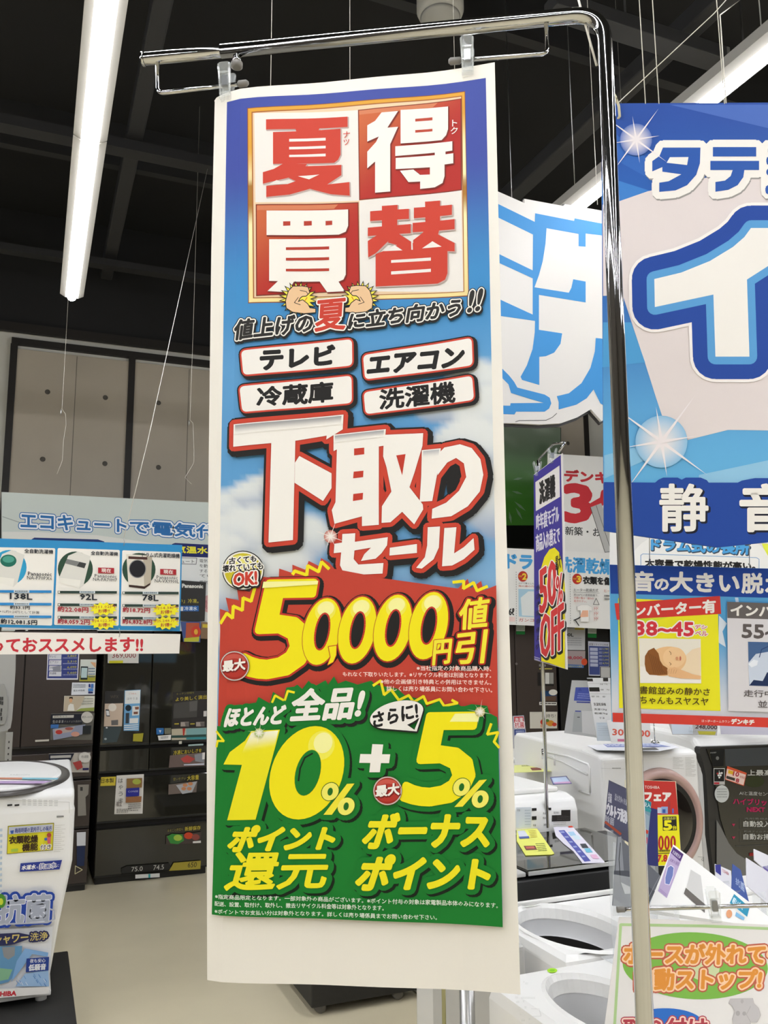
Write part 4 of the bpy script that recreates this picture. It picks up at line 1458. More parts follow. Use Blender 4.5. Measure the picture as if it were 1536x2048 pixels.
# ---- hanging signs at the left
PH = PW(3.0)
rt = thing('hanging_sign', 'blue framed hanging sign comparing three washing machines', 'sign', tuple(PH.pt(243, 1080)))
card('board', PH, [(-25, 1076), (364.5, 1090), (360, 1262.5), (-25, 1254)], '#1b86bd', rt, .005)
ar = Art(PH, rt, 1e-4, 3e-4)
CW = '#ece8de'
ar.poly(L_(rq([(-60, 480), (395, 487), (372, 1040), (-60, 1030)], 12)), CW)
ar.poly(L_(rq([(412, 486), (856, 500), (848, 1042), (386, 1036)], 12)), CW)
ar.poly(L_(rq([(873, 502), (1290, 516), (1278, 1046), (860, 1042)], 12)), CW)
def washpic(C, cx, cy, s, disc, kind):
    ar.poly(C(ell(cx, cy, 125 * s, 125 * s)), disc)
    if kind == 'drum':
        ar.poly(C([(cx - 90, cy - 110), (cx + 75, cy - 100), (cx + 80, cy + 105), (cx + 40, cy + 135), (cx - 75, cy + 110)]), '#dcd5c6')
        ar.poly(C([(cx + 30, cy - 90), (cx + 95, cy - 95), (cx + 85, cy + 100), (cx + 38, cy + 130)]), '#b5ab98')
        ar.poly(C([(cx - 75, cy - 95), (cx + 60, cy - 88), (cx + 60, cy - 70), (cx - 75, cy - 76)]), '#4a2e28')
        ar.poly(C([(cx - 72, cy + 108), (cx + 40, cy + 120), (cx + 80, cy + 96), (cx + 80, cy + 108), (cx + 40, cy + 138), (cx - 72, cy + 124)]), '#3a2620')
        ar.poly(C(ell(cx - 10, cy - 5, 62, 66)), '#8a8a88')
        ar.poly(C(ell(cx - 10, cy - 5, 56, 60)), '#1d1c20')
    else:
        ar.poly(C([(cx - 50, cy - 95), (cx + 20, cy - 125), (cx + 110, cy - 90), (cx + 60, cy + 110), (cx + 30, cy + 140), (cx - 112, cy + 95), (cx - 115, cy + 60)]), '#d9d7cd')
        ar.poly(C([(cx - 112, cy + 62), (cx + 38, cy + 80), (cx + 28, cy + 140), (cx - 112, cy + 95)]), '#e8e5da')
        if disc == '#2f9ac4':
            ar.poly(C(ell(cx - 5, cy - 48, 58, 44)), '#1e6a58')
            ar.poly(C(ell(cx - 5, cy - 58, 42, 24)), '#4b9a86')
        else:
            ar.poly(C([(cx - 60, cy - 72), (cx + 78, cy - 40), (cx + 65, cy - 5), (cx - 72, cy - 40)]), '#3c3d3c')
            ar.poly(C([(cx - 60, cy - 72), (cx + 30, cy - 50), (cx + 10, cy - 20), (cx - 72, cy - 40)]), '#7c7d7a')
washpic(L_, 65, 625, 1, '#2f9ac4', 'top')
washpic(L_, 538, 636, 1, '#2e4a38', 'top')
washpic(L_, 992, 640, .95, '#2e4a38', 'drum')
NV = '#23272e'
for t, q_, c, b in (('全自動洗濯機', (175, 492, 380, 522), NV, .25), ('全自動洗濯機', (650, 508, 842, 536), NV, .25), ('ドラム式洗濯乾燥機', (1015, 518, 1283, 550), NV, .25),
                    ('Panasonic', (200, 655, 368, 682), NV, .2), ('NA-F70PX6', (193, 685, 372, 710), NV, .15), ('Panasonic', (676, 672, 832, 696), NV, .2), ('NA-FA70H7', (665, 698, 835, 720), NV, .15),
                    ('Panasonic', (1118, 682, 1268, 706), NV, .2), ('NA-VX9900L', (1105, 708, 1278, 732), NV, .15),
                    ('138L', (72, 808, 230, 850), NV, .5), ('92L', (572, 814, 692, 854), NV, .5), ('78L', (1018, 820, 1130, 860), NV, .5),
                    ('約33.1円', (72, 896, 212, 922), NV, .3), ('※1L約0.24円として計算', (-5, 928, 282, 948), NV, .1), ('約12,081.5円', (5, 992, 265, 1028), NV, .4),
                    ('約22.08円', (412, 902, 630, 940), '#a8343c', .4), ('約8,059.2円', (412, 990, 640, 1028), '#a8343c', .4),
                    ('約18.72円', (876, 908, 1070, 944), '#a8343c', .4), ('約6,832.8円', (874, 990, 1084, 1028), '#a8343c', .4)):
    ar.text(t, L_(Q(*q_, .035)), c, b=b, res=1)
for (x, y) in ((700, 626), (1143, 636)):
    ar.poly(L_(rq(Q(x, y, x + 115, y + 40, .03), 2)), '#a8242e')
    ar.text('現在', L_(Q(x + 24, y + 6, x + 92, y + 34, .03)), CW, b=.3)
for i, (xa, xb) in enumerate(((-60, 368), (412, 834), (873, 1274))):
    for y in (785, 875, 965):
        yy = y + (xa + xb) / 2 * .012
        ar.poly(L_(Q(xa, yy, xb, yy + 18, .005)), '#2f86c4' if i == 0 else '#2d4038')
        cx = (xa + xb) / 2
        ar.poly(L_(Q(cx - 55, yy + 1, cx + 55, yy + 17, .005)), '#d6dfe2')
        ar.bars(L_(Q(cx - 48, yy + 4, cx + 48, yy + 14, .005)), 1, '#5a6a70', .9)
        if i:
            ar.poly(L_(Q(xa + 4, yy + 3, xa + 16, yy + 15)), CW)
for (cx, cy, t) in ((738, 922, '約11.02円'), (738, 1022, '約4,022.3円'), (1182, 930, '約14.38円'), (1182, 1022, '約5,248.7円')):
    st = [(cx + (100 if k % 2 else 78) * math.cos(k * math.pi / 12), cy + (50 if k % 2 else 34) * math.sin(k * math.pi / 12)) for k in range(24)]
    ar.poly(L_(st), '#efe62a')
    ar.text(t, L_(Q(cx - 82, cy - 26, cx + 82, cy - 2, -.03)), '#a8343c', b=.3, res=1)
    ar.text('お得!!', L_(Q(cx - 38, cy + 2, cx + 42, cy + 28, -.03)), '#a8343c', b=.3, res=1)
ar.flush('sign_lettering')
def hook(root, P, x, y0, y1):
    tube('hook', STEEL, root, [P.pt(x, y0, .004), P.pt(x + 1.5, (y0 + y1) / 2, .007), P.pt(x, y1, .004)], .0012, 6)
hook(rt, PH, 247, 1076, 1092)
g = onz(415, 338, 4.3)
tube('cord', THREAD, rt, [PH.pt(247, 1077, .004), PH.pt(296, 880), g], .0013, 6)
rt = thing('hanging_sign', 'long white hanging strip with red recommendation lettering', 'sign', tuple(PH.pt(180, 1270)))
card('board', PH, [(-25, 1264), (361, 1268), (358.5, 1307), (-25, 1309)], '#eee9df', rt, .005)
ar = Art(PH, rt, 1e-4, 3e-4)
ar.text('っておススメします!!', L_([(-60, 1132), (1020, 1126), (1018, 1224), (-62, 1230)]), '#c4333c', b=1.1)
ar.flush('sign_lettering')
hook(rt, PH, 238, 1256, 1274)

# loose cords with hooks
def cord(pts, Y, label, top=4.3):
    p = [ony(x, y, Y) for x, y in pts]
    d = ray(*pts[0])
    p0 = Vector((p[0].x, p[0].y, 4.9))
    rt = thing('ceiling_string', label, 'string', tuple(p[-1]))
    tube('cord', THREAD, rt, [p0] + p, .0012, 5)
    lathe('hook', STEEL, rt, tuple(ony(pts[1][0] - 2, pts[1][1] + 6, Y)), [(0, .02), (.004, .012), (.003, -.01), (0, -.02)], 8)
cord([(134, 640), (124, 818), (131, 828), (132, 850), (127, 880), (125, 920), (114, 948)], 5.0, 'loose white cord with a curl hanging in front of the left concrete panel')
cord([(387, 640), (380, 840), (386, 846), (388, 900), (388, 925), (370, 955), (383, 968)], 5.0, 'loose white cord with a curl hanging nearest the left edge of the sale banner')
for (xa, Y, lab, yb) in ((540, 1.9, 'thin white cord dropping behind the top edge of the sale banner, left of the two', 260), (912, 2.2, 'thin white cord dropping behind the right clip of the sale banner', 260),):
    p = ony(xa, yb, Y)
    o = tube('ceiling_string', THREAD, None, [Vector((p.x, p.y, 4.9)), p], .0009, 5)
    solo(o, tuple(p))
    tag(o, lab, 'string')

# ---- top loading washer at the left on a black plinth
PL = mat('plinth_black', '#252422', .6, var=.2, scale=50)
yf = 3.80
xr_ = ony(151, 1600, yf).x
xl_ = xr_ - .60
rt = thing('plinth', 'low black display plinth under the white washer at the left edge', 'plinth', (xl_ + .3, yf + .25, 0))
box('body', PL, rt, xl_ - .1, ony(140, 1960, yf).x + .02, yf - .22, yf + .62, .0, .13, .006)
rt = thing('washing_machine', 'white top loading washer covered in blue and yellow stickers at the left edge', 'washing machine', (xl_ + .3, yf + .28, .13))
bm = bmesh.new()
z0, z1 = .165, .86
rings = []
for z, t in ((z0, .07), (z0 + .25, .038), (z1 - .2, .0), (z1, .0), (z1 + .045, .012), (z1 + .06, .03)):
    rings.append([bm.verts.new(p) for p in ((xl_ + t, yf + t * .6, z), (xr_ - t, yf + t * .6, z), (xr_ - t, yf + .57 - t, z), (xl_ + t, yf + .57 - t, z))])
for a, b in zip(rings, rings[1:]):
    for j in range(4):
        bm.faces.new((a[j], a[(j + 1) % 4], b[(j + 1) % 4], b[j]))
bm.faces.new(rings[0][::-1])
bm.faces.new(rings[-1])
bmesh.ops.recalc_face_normals(bm, faces=bm.faces)
bmesh.ops.bevel(bm, geom=[e for e in bm.edges if abs(e.verts[0].co.z - e.verts[1].co.z) > .005], offset=.018, segments=3, affect='EDGES', profile=.5)
bmo('body', bm, WHITE, rt)
box('bottom_skirt', WHITE2, rt, xl_ + .055, xr_ - .055, yf + .045, yf + .53, .15, .17, .004)
for sx in (xl_ + .09, xr_ - .09):
    for sy in (yf + .08, yf + .5):
        lathe('foot', WHITE2, rt, (sx, sy, .13), [(0, 0), (.022, 0), (.02, .03), (0, .03)], 14)
prism('top_cover', WHITE, rt, [(yf + .006, .84), (yf + .006, .915), (yf + .03, .938), (yf + .50, .998), (yf + .56, .99), (yf + .56, .84)], xl_ + .004, xr_ - .004, .012, True)
# round lid on the sloping top
dl = math.atan2(.06, .47)
PT = Plane((xl_, yf + .03, .9385), (1, 0, 0), (0, math.cos(dl), math.sin(dl)))
cu, cv = PT.hit(8, 1556)
RL = PT.hit(141, 1553)[0] - cu
def disc(name, m, prof, smooth=True):
    bm = bmesh.new()
    k = 56
    rr = [[bm.verts.new(PT.at(cu + r * RL * math.cos(2 * math.pi * j / k), cv + r * RL * math.sin(2 * math.pi * j / k) * 1.0, h)) for j in range(k)] for r, h in prof]
    for A, B in zip(rr, rr[1:]):
        for j in range(k):
            bm.faces.new((A[j], A[(j + 1) % k], B[(j + 1) % k], B[j]))
    bm.faces.new(rr[-1])
    bmesh.ops.recalc_face_normals(bm, faces=bm.faces)
    return bmo(name, bm, m, rt, smooth)
disc('lid_ring', mat('dark_grey_ring', '#4a4642', .3), [(1, -.004), (.99, .008), (.9, .010), (.86, .006), (.8, .0)])
disc('lid', WHITE, [(.87, 0), (.86, .012), (.8, .016), (.4, .020), (.1, .022)], False)
PT2 = Plane(PT.at(0, 0, .0225), PT.U, PT.V)
ar = Art(PT2, rt, 1e-4, .0)
ar.poly(T_([(-60, 2010), (330, 2012), (325, 2035), (-60, 2035)]), '#c98a70')
ar.poly(T_([(330, 2012), (860, 2018), (840, 2042), (320, 2038)]), '#7fb8c8')
ar.poly(T_([(-60, 2062), (760, 2062), (640, 2100), (-60, 2100)]), '#b79fc4')
ar.text('ZABOON', T_([(140, 1965), (430, 1965), (430, 1980), (140, 1980)]), '#a5a5a2')
ar.flush('lid_labels')
# front stickers
pf = PW(yf)
M_ = crop(0, 1500, 3.572)
wf = .002
ar = Art(pf, rt, 1.5e-4, wf)
ar.line(M_([(20, 355), (495, 372), (495, 450)]), .5, '#cfcdc6')
for (a, b) in ((52, 88), (104, 138)):
    ar.poly(M_([(a, 388), (b, 385), (b, 398), (a, 402)]), '#3a3937')
for i in range(7):
    ar.bars(M_(Q(160 + i * 38, 352 + i * 1, 185 + i * 38, 400 + i * 1)), 4, '#9d9c98', .3)
ar.poly(M_([(405, 468), (455, 466), (455, 478), (405, 480)]), '#8b8a86')
q_ = [(58, 542), (384, 520), (376, 712), (50, 740)]
card('sticker', pf, M_(q_), '#e9df24', rt, .001, .0015)
ar.line(M_(q_ + q_[:1]), .5, '#6a5a1a')
ar.poly(M_([(64, 548), (378, 526), (375, 578), (62, 600)]), '#b9bcc8')
ar.text('梅雨時期の室内干しの味方', M_([(108, 556), (370, 538), (368, 574), (106, 592)]), '#3a4686', b=.3, res=1)
ar.poly(M_([(72, 575), (100, 570), (95, 595), (80, 597)]), '#3a5aa0')
ar.text('衣類乾燥', M_([(68, 615), (272, 605), (268, 658), (64, 668)]), '#3c2a18', b=.6)
ar.text('機能', M_([(162, 668), (270, 660), (268, 712), (158, 720)]), '#3c2a18', b=.6)
ar.text('付き', M_([(290, 675), (366, 670), (362, 704), (288, 710)]), '#3c2a18', [(1.2, '#f0ece2')], .2)
ar.poly(M_(ell(350, 605, 16, 16)), '#b0483c')
ar.poly(M_([(335, 622), (362, 618), (360, 668), (340, 665)]), '#d4606a')
ar.poly(M_([(315, 628), (335, 622), (338, 642), (320, 645)]), '#3a6ab0')
ar.poly(M_([(80, 705), (130, 700), (128, 722), (78, 725)]), '#a8c24a')
ar.bars(M_([(392, 535), (470, 530), (460, 730), (385, 735)]), 14, '#c4c2bc', .25, [.9, .6, 1, .7])
ar.poly(M_([(147, 805), (443, 781), (425, 848), (141, 866)]), '#2b3a8c')
ar.text('水道水', M_([(158, 820), (258, 812), (252, 846), (154, 852)]), '#eceae6', b=.4)
ar.text('を', M_([(262, 828), (274, 827), (272, 840), (260, 842)]), '#eceae6', b=.2)
ar.text('抗菌水', M_([(284, 808), (402, 798), (398, 836), (280, 846)]), '#3a4a9c', [(1.2, '#eceae6')], .3)
ar.text('に', M_([(405, 812), (424, 811), (420, 828), (402, 829)]), '#eceae6', b=.2)
ar.text('抗菌', M_([(-2, 1040), (362, 1022), (350, 1215), (-15, 1240)]), '#a4aab8', [(6.4, '#24449c'), (1.2, '#dfe3ee')], 2.2)
ar.line(M_([(-20, 1240), (340, 1225), (390, 1200), (385, 1140), (358, 1130)]), 1.6, '#b0b4c0')
card('sticker', pf, M_([(-100, 1290), (375, 1262), (350, 1732), (-100, 1765)]), '#dfe0e2', rt, .001, .001)
ar.poly(M_([(-100, 1400), (158, 1392), (150, 1560), (60, 1650), (-100, 1690)]), '#5f8fb4')
ar.poly(M_([(15, 1402), (108, 1398), (105, 1460), (60, 1490), (28, 1470)]), '#8a8c8e')
ar.poly(M_([(-100, 1540), (90, 1560), (60, 1630), (-100, 1660)]), '#7fae8a')
ar.poly(M_([(178, 1410), (345, 1440), (340, 1470), (230, 1450), (150, 1560), (80, 1650), (120, 1500)]), '#7fa8d4')
ar.poly(M_([(180, 1590), (345, 1560), (350, 1680), (110, 1680)]), '#9cbde0')
for i in range(16):
    x = 110 + random.random() * 220
    y = 1590 + random.random() * 70
    ar.line(M_([(x, y), (x + 14, y + 22)]), .6, random.choice(['#4a7cc0', '#dfe8f2', '#6a98d0']))
ar.text('シャワー', M_([(-40, 1318), (205, 1300), (195, 1360), (-40, 1382)]), '#c9b66a', [(3.2, '#2a2c52')], .5)
ar.text('洗浄', M_([(218, 1298), (345, 1290), (338, 1345), (212, 1356)]), '#c9b66a', [(3.2, '#2a2c52')], .3)
ar.poly(M_([(190, 1480), (350, 1468), (346, 1565), (184, 1578)]), '#263f8a')
ar.text('夜も安心', M_([(215, 1484), (325, 1478), (323, 1506), (213, 1512)]), '#e4e6ea', b=.15)
ar.text('低騒音', M_([(208, 1524), (328, 1515), (325, 1558), (204, 1568)]), '#e4e6ea', b=.5)
ar.poly(M_([(-100, 1700), (350, 1680), (348, 1730), (-100, 1768)]), '#e8e5df')
ar.text('TOSHIBA', M_([(-98, 1722), (118, 1710), (114, 1742), (-100, 1752)]), '#c4333c', b=.8)
ar.poly(M_(ell(8, 1070, 34, 50)), '#4a8a30')
ar.poly(M_(ell(8, 1075, 16, 24)), '#c9d43a')
ar.bars(M_([(-60, 560), (18, 555), (14, 1030), (-60, 1040)]), 12, '#a9bccf', .5)
ar.flush('front_stickers')

# ---- grey moulded panel and slotted upright at the left edge
PG = PW(4.9)
GP = mat('grey_moulded_plastic', '#a4a39d', .45)
p0, p1 = PG.pt(30, 1400), PG.pt(24, 1462)
rt = thing('plastic_casing', 'grey moulded plastic back panel with vent holes behind the left washer', 'panel', (p0.x - .3, 4.9, .9))
outline = [(-120, 1290), (32, 1290), (31, 1340), (27, 1400), (24, 1440), (21, 1456), (12, 1462), (-120, 1464)]
slab('panel', PG, outline, .03, GP, rt)
slab('raised_field', PG, [(-110, 1368), (8, 1368), (11, 1376), (15, 1400), (14, 1435), (8, 1449), (-110, 1450)], .012, mat('grey_field', '#97968f', .5), rt, .012)
bm = bmesh.new()
for (x, y) in ((1, 1397), (5, 1397), (1, 1405), (5, 1406), (3, 1420), (2, 1428), (3, 1437), (-3, 1397), (-4, 1410), (-4, 1425)):
    c = PG.pt(x, y, .013)
    bbox(bm, c.x - .004, c.x + .004, c.y - .001, c.y + .003, c.z - .009, c.z + .009)
o = bmo('vent_holes', bm, mat('vent_dark', '#3c3b38', .8), rt)
GS = mat('galvanised_steel', '#a9a79f', .45, .3)
u0, u1 = PG.pt(10, 1500), PG.pt(24, 1500)
rt = thing('slotted_upright', 'galvanised slotted steel upright standing behind the left washer', 'upright', (u0.x, 4.9, 0))
up_ = box('post', GS, rt, u0.x, u1.x, 4.9, 4.93, 0, PG.pt(15, 1465)[2], .002)
bm = bmesh.new()
for i in range(14):
    z = PG.pt(15, 1475)[2] - .02 - i * .03
    bbox(bm, (u0.x + u1.x) / 2 - .003, (u0.x + u1.x) / 2 + .003, 4.899, 4.9005, z - .008, z + .002)
bmo('slots', bm, mat('vent_dark', '#3c3b38', .8), rt)
# ================================================================== RIGHT SIDE, HANGING SIGNS
R1, R2, R3 = crop(1190, 190, 4.358), crop(1190, 640, 4.096), crop(1190, 1060, 4.439)
fwd = ray(768, 1298)
fwd = Vector((fwd.x, fwd.y, 0)).normalized()
rgt = Vector((fwd.y, -fwd.x, 0))
DB, MB, LB, WH = '#1f4598', '#2a56a4', '#579acf', '#ece8e0'
PR = Plane(dep(1370, 640, 1.8), rgt + fwd * -.02, (0, 0, 1))
rt = thing('hanging_sign', 'large glossy blue laundry sign with giant white character at the right edge', 'sign', tuple(PR.pt(1480, 208)))
card('board', PR, [(1203, 207), (1780, 204), (1780, 1060), (1434, 1095), (1208, 1062)], '#2f5ca8', rt, .004)
ar = Art(PR, rt, 1e-4, 3e-4)
def bgf(s, t):
    return mix(mix('#2d4f9c', '#2b62b0', sm(0, .3, t)), '#63aedb', sm(.4, 1, t))
ar.grid([(1203, 207), (1780, 204), (1780, 968), (1207, 966)], 6, 24, bgf)
ar.poly(R1([(650, 85), (1508, 290), (2500, 420), (2500, 85)]), '#4a6ab4')
ar.poly(R1([(150, 310), (330, 480), (480, 560), (490, 740), (60, 500), (60, 310)]), '#3465b2')
ar.poly(R1([(60, 640), (180, 740), (490, 840), (430, 860), (180, 942), (60, 945)]), '#3d7cc4')
ar.poly([(1205, 410), (1232, 405), (1295, 383), (1780, 270), (1780, 858), (1536, 861), (1456, 860), (1375, 880), (1334, 862), (1312, 796), (1288, 720), (1263, 645), (1245, 590), (1206, 592)], '#ddd3d0')
ar.poly([(1206, 645), (1262, 645), (1290, 725), (1205, 735)], '#4d9bd0')
ar.poly(R2([(850, 1270), (1417, 1150), (2400, 1000), (2400, 1340), (850, 1340)]), '#8fc2df')
ar.poly(R2([(75, 1110), (480, 1000), (520, 1100), (75, 1300)]), '#86bcdc')
# taller band of lettering
ta = [R1(p) for p in ([(590, 462), (917, 462), (912, 600), (880, 700), (800, 790), (700, 835), (558, 848), (558, 768), (640, 755), (750, 695), (585, 672), (585, 632), (497, 670), (497, 580), (560, 535)],)]
te = [R1(p) for p in ([(1025, 458), (1402, 458), (1402, 540), (1025, 540)], [(1003, 578), (1427, 578), (1427, 658), (1003, 658)], [(1200, 650), (1300, 650), (1290, 720), (1240, 790), (1160, 830), (1047, 847), (1047, 762), (1130, 750), (1180, 710)])]
ga = [R1(p) for p in ([(1508, 458), (2000, 458), (2000, 845), (1508, 845), (1508, 640), (1490, 640), (1490, 600), (1508, 590)],)]
us_ = [unionp(p) for p in (ta, te, ga)]
for V, T in us_:
    A, B = thick(V, T, 15)
    ar.raw([(x + 1.5, y + 3) for x, y in A], B, '#9a9793')
for V, T in us_:
    ar.raw(*thick(V, T, 15), WH)
for V, T in us_[:2]:
    ar.raw(V, T, MB)
ar.text('型', R1([(1508, 458), (1880, 458), (1880, 845), (1508, 845)]), MB, b=6)
ar.poly(R1([(650, 547), (812, 545), (800, 615), (622, 595)]), WH)
# giant character
ii = unionp([[(1308, 559), (1362, 546), (1419, 523), (1465, 495), (1488, 475), (1501, 457), (1600, 457), (1580, 500), (1540, 530), (1493, 560), (1498, 714), (1430, 714), (1426, 590), (1309, 615)]])
ar.raw(*thick(ii[0], ii[1], 51, 20), '#efe9e4')
ar.raw(*thick(ii[0], ii[1], 45, 20), DB)
ar.raw(*thick(ii[0], ii[1], 15.5, 16), LB)
ar.raw(*ii, WH)
def star(C, c, r, edge, rays, Lk, a0):
    x, y = C(c)
    ar.fan(x, y, r, '#f4eae2', edge, 32, 1.1, 7)
    for i in range(rays):
        a = R_(a0 + i * 360 / rays)
        L = r * Lk * (1 if i % 2 == 0 else .62)
        d = Vector((math.cos(a), math.sin(a)))
        m_ = Vector((-d.y, d.x)) * r * .07
        cc = Vector((x, y))
        ar.poly([tuple(cc + m_), tuple(cc + d * L), tuple(cc - m_)], '#e9e2e2')
star(R1, (355, 395), 32, '#5f78b8', 8, 2.4, 36)
star(R2, (540, 1000), 52, '#8abbdc', 8, 2.2, 36)
band = [(1207, 965), (1309, 966), (1316, 960), (1325, 956), (1354, 956), (1362, 960), (1370, 956), (1400, 956), (1412, 961), (1416, 966), (1474, 966), (1482, 962), (1508, 957), (1600, 957), (1780, 968), (1780, 1060), (1434, 1095), (1208, 1062)]
V, T = unionp([band])
ar.raw(V, T, DB)
ar.text('静', R2([(530, 1352), (915, 1352), (915, 1728), (530, 1728)]), WH, [(1.6, '#171a2a', 2.5, 2.5)], 2.2)
ar.text('音', R2([(1188, 1355), (1600, 1355), (1600, 1728), (1188, 1728)]), WH, [(1.6, '#171a2a', 2.5, 2.5)], 3.2)
ar.flush('sign_printing')
tube('tie_cord', mat('cream_cord', '#c9c2a4', .7), rt, [PB.pt(1216, 150, -.02), PR.pt(1229, 200, .01), PR.pt(1236, 215, .006), PR.pt(1238, 236, .006), PR.pt(1234, 238, -.01)], .003, 8)
tube('tie_cord', THREAD, rt, [PB.pt(1152, 0, -.02) + Vector((0, 0, .05)), PB.pt(1195, 118, -.016)], .0022, 6)
for (x, y0, x1) in ((1291, 0, 1290), (1318, 60, 1318), (1449, 170, 1438)):
    a = PR.pt(x, 208)
    tube('hanging_line', THREAD, rt, [a, Vector((a.x, a.y, 4.9))], .0011, 5)
ln = onz(1480, 0, 4.4)
tube('hanging_line', THREAD, rt, [PR.pt(1452, 207), PR.pt(1440, 30), ln], .0014, 5)
tube('hanging_line', THREAD, rt, [PR.pt(1236, 206), PR.pt(1428, 27), PR.pt(1470, -20)], .0011, 5)

# lower board
PR2 = Plane(dep(1370, 1290, 1.8), rgt + fwd * -.02, (0, 0, 1))
rt = thing('hanging_sign', 'blue and yellow noise level sign with a sleeping baby picture, under the big blue sign', 'sign', tuple(PR2.pt(1480, 1136)))
card('board', PR2, [(1219, 1129), (1780, 1143), (1780, 1460), (1224, 1443)], '#8cc0e0', rt, .004)
ar = Art(PR2, rt, 1e-4, 3e-4)
ar.grid(R3([(135, 560), (2620, 620), (2620, 1715), (150, 1625)]), 4, 12, lambda s, t: mix('#57a3d4', '#d9dadf', sm(.3, 1, t)))
ar.poly(R3([(130, 308), (2620, 370), (2620, 630), (138, 565)]), DB)
for t, q_, b in (('音', (325, 370, 518, 538), 1.6), ('の', (532, 435, 650, 530), 1.3), ('大きい', (668, 375, 1275, 545), 1.8), ('脱', (1305, 385, 1490, 558), 1.5), ('水時', (1515, 392, 1920, 566), 1.8)):
    ar.text(t, R3(Q(*q_, .02)), WH, b=b)
ar.poly(R3([(1240, 600), (1270, 600), (1275, 640), (1248, 640)]), '#c9dcec')
ar.poly(R3([(1100, 760), (1170, 830), (1130, 900), (1160, 1040), (1095, 1000)]), '#d5dfe8')
ar.poly(R3([(203, 605), (1088, 640), (1112, 1606), (213, 1580)]), '#ece522')
ar.poly(R3([(203, 605), (330, 610), (700, 760), (210, 900)]), '#cfe02e')
ar.poly(R3([(172, 652), (1108, 586), (1118, 745), (192, 798)]), '#cf3b33')
ar.text('インバーター有', R3([(215, 682), (1065, 618), (1068, 732), (218, 775)]), WH, b=1.1)
ar.text('38~45', R3([(358, 812), (870, 822), (870, 940), (358, 932)]), '#cf3440', [(2.6, WH)], 1.4)
ar.text('デシ', R3([(884, 840), (990, 844), (990, 880), (884, 876)]), '#cf3440', [(1.6, WH)], .3)
ar.text('ベル', R3([(888, 895), (996, 900), (996, 940), (888, 936)]), '#cf3440', [(1.6, WH)], .3)
ar.poly(R3([(386, 962), (935, 968), (940, 1362), (398, 1358)]), '#e9e3d3')
ar.poly(R3([(400, 1210), (936, 1260), (938, 1358), (399, 1356)]), '#efeae2')
ar.poly(R3([(640, 1200), (760, 1150), (860, 1060), (934, 1040), (934, 1320), (760, 1310), (650, 1270)]), '#ecd6b4')
V, T = unionp([R3(ell(625, 1165, 185, 128, -12, 32))])
ar.raw(V, T, '#e8bd8a')
ar.poly(R3(ell(700, 1130, 100, 90, 0)), '#edc695')
ar.poly(R3([(438, 1190), (440, 1120), (470, 1070), (520, 1045), (560, 1095), (575, 1160), (600, 1200), (640, 1225), (640, 1285), (560, 1290), (480, 1285), (450, 1250)]), '#8a5526')
for k in range(6):
    ar.line(R3([(470 + k * 20, 1090 + k * 12), (500 + k * 18, 1190 + k * 10), (520 + k * 20, 1275)]), .35, '#6a3e1a')
ar.poly(R3([(635, 1240), (700, 1215), (760, 1240), (860, 1280), (936, 1295), (934, 1325), (760, 1318), (650, 1298)]), '#e4b483')
for k in range(4):
    ar.line(R3([(655 + k * 22, 1232 + k * 3), (648 + k * 20, 1275)]), .3, '#b98a5c')
ar.line(R3([(655, 1075), (670, 1092), (668, 1108)]), .5, '#7a5232')
ar.line(R3([(655, 1175), (672, 1190), (660, 1200)]), .5, '#7a5232')
ar.poly(R3(ell(722, 1140, 12, 16)), '#d89a72')
ar.poly(R3(ell(752, 1140, 8, 20)), '#c4705a')
ar.text('図書館並みの静かさ', R3([(315, 1382), (1015, 1405), (1010, 1470), (315, 1450)]), '#4a3a14', b=.35)
ar.text('赤ちゃんもスヤスヤ', R3([(315, 1470), (1000, 1488), (998, 1558), (315, 1538)]), '#4a3a14', b=.35)
ar.poly(R3([(1165, 640), (2400, 680), (2410, 1640), (1178, 1605)]), '#d9d6d8')
ar.poly(R3([(1165, 638), (2400, 680), (2400, 820), (1168, 782)]), '#66605e')
ar.text('インバーター無', R3([(1200, 660), (2080, 690), (2080, 790), (1200, 762)]), WH, b=1.1)
ar.text('55~62', R3([(1300, 838), (1830, 855), (1830, 975), (1300, 955)]), '#5d5654', b=1.3)
ar.poly(R3([(1350, 992), (1900, 1005), (1905, 1400), (1360, 1380)]), '#46648f')
ar.poly(R3([(1352, 1180), (1420, 1100), (1536, 1080), (1800, 1150), (1800, 1390), (1362, 1375)]), '#c9d3e2')
ar.poly(R3([(1362, 1378), (1400, 1330), (1480, 1340), (1520, 1260), (1560, 1300), (1560, 1385)]), '#1f2f55')
ar.line(R3([(1450, 1130), (1470, 1060), (1536, 1030), (1600, 1030)]), .8, '#24406e')
ar.poly(R3([(1352, 1190), (1400, 1150), (1440, 1160), (1430, 1200), (1380, 1220)]), '#e9eef5')
ar.text('走行中の電車', R3([(1312, 1418), (1850, 1432), (1850, 1492), (1312, 1478)]), '#5d5654', b=.3)
ar.text('並みの音', R3([(1438, 1512), (1800, 1522), (1800, 1585), (1438, 1575)]), '#5d5654', b=.3)
ar.poly(R3([(150, 1620), (2620, 1700), (2620, 1790), (152, 1702)]), '#d23f33')
ar.text('はっぴーホームタウン', R3([(940, 1680), (1190, 1688), (1188, 1712), (940, 1704)]), WH, b=.2, res=1)
ar.text('デンキチ', R3([(1202, 1674), (1405, 1682), (1400, 1728), (1200, 1718)]), WH, b=.7)
ar.flush('sign_printing')
for x in (1300, 1500):
    tube('hook', STEEL, rt, [PR.pt(x, 1076, -.003), PR2.pt(x, 1134, -.003)], .0009, 5)

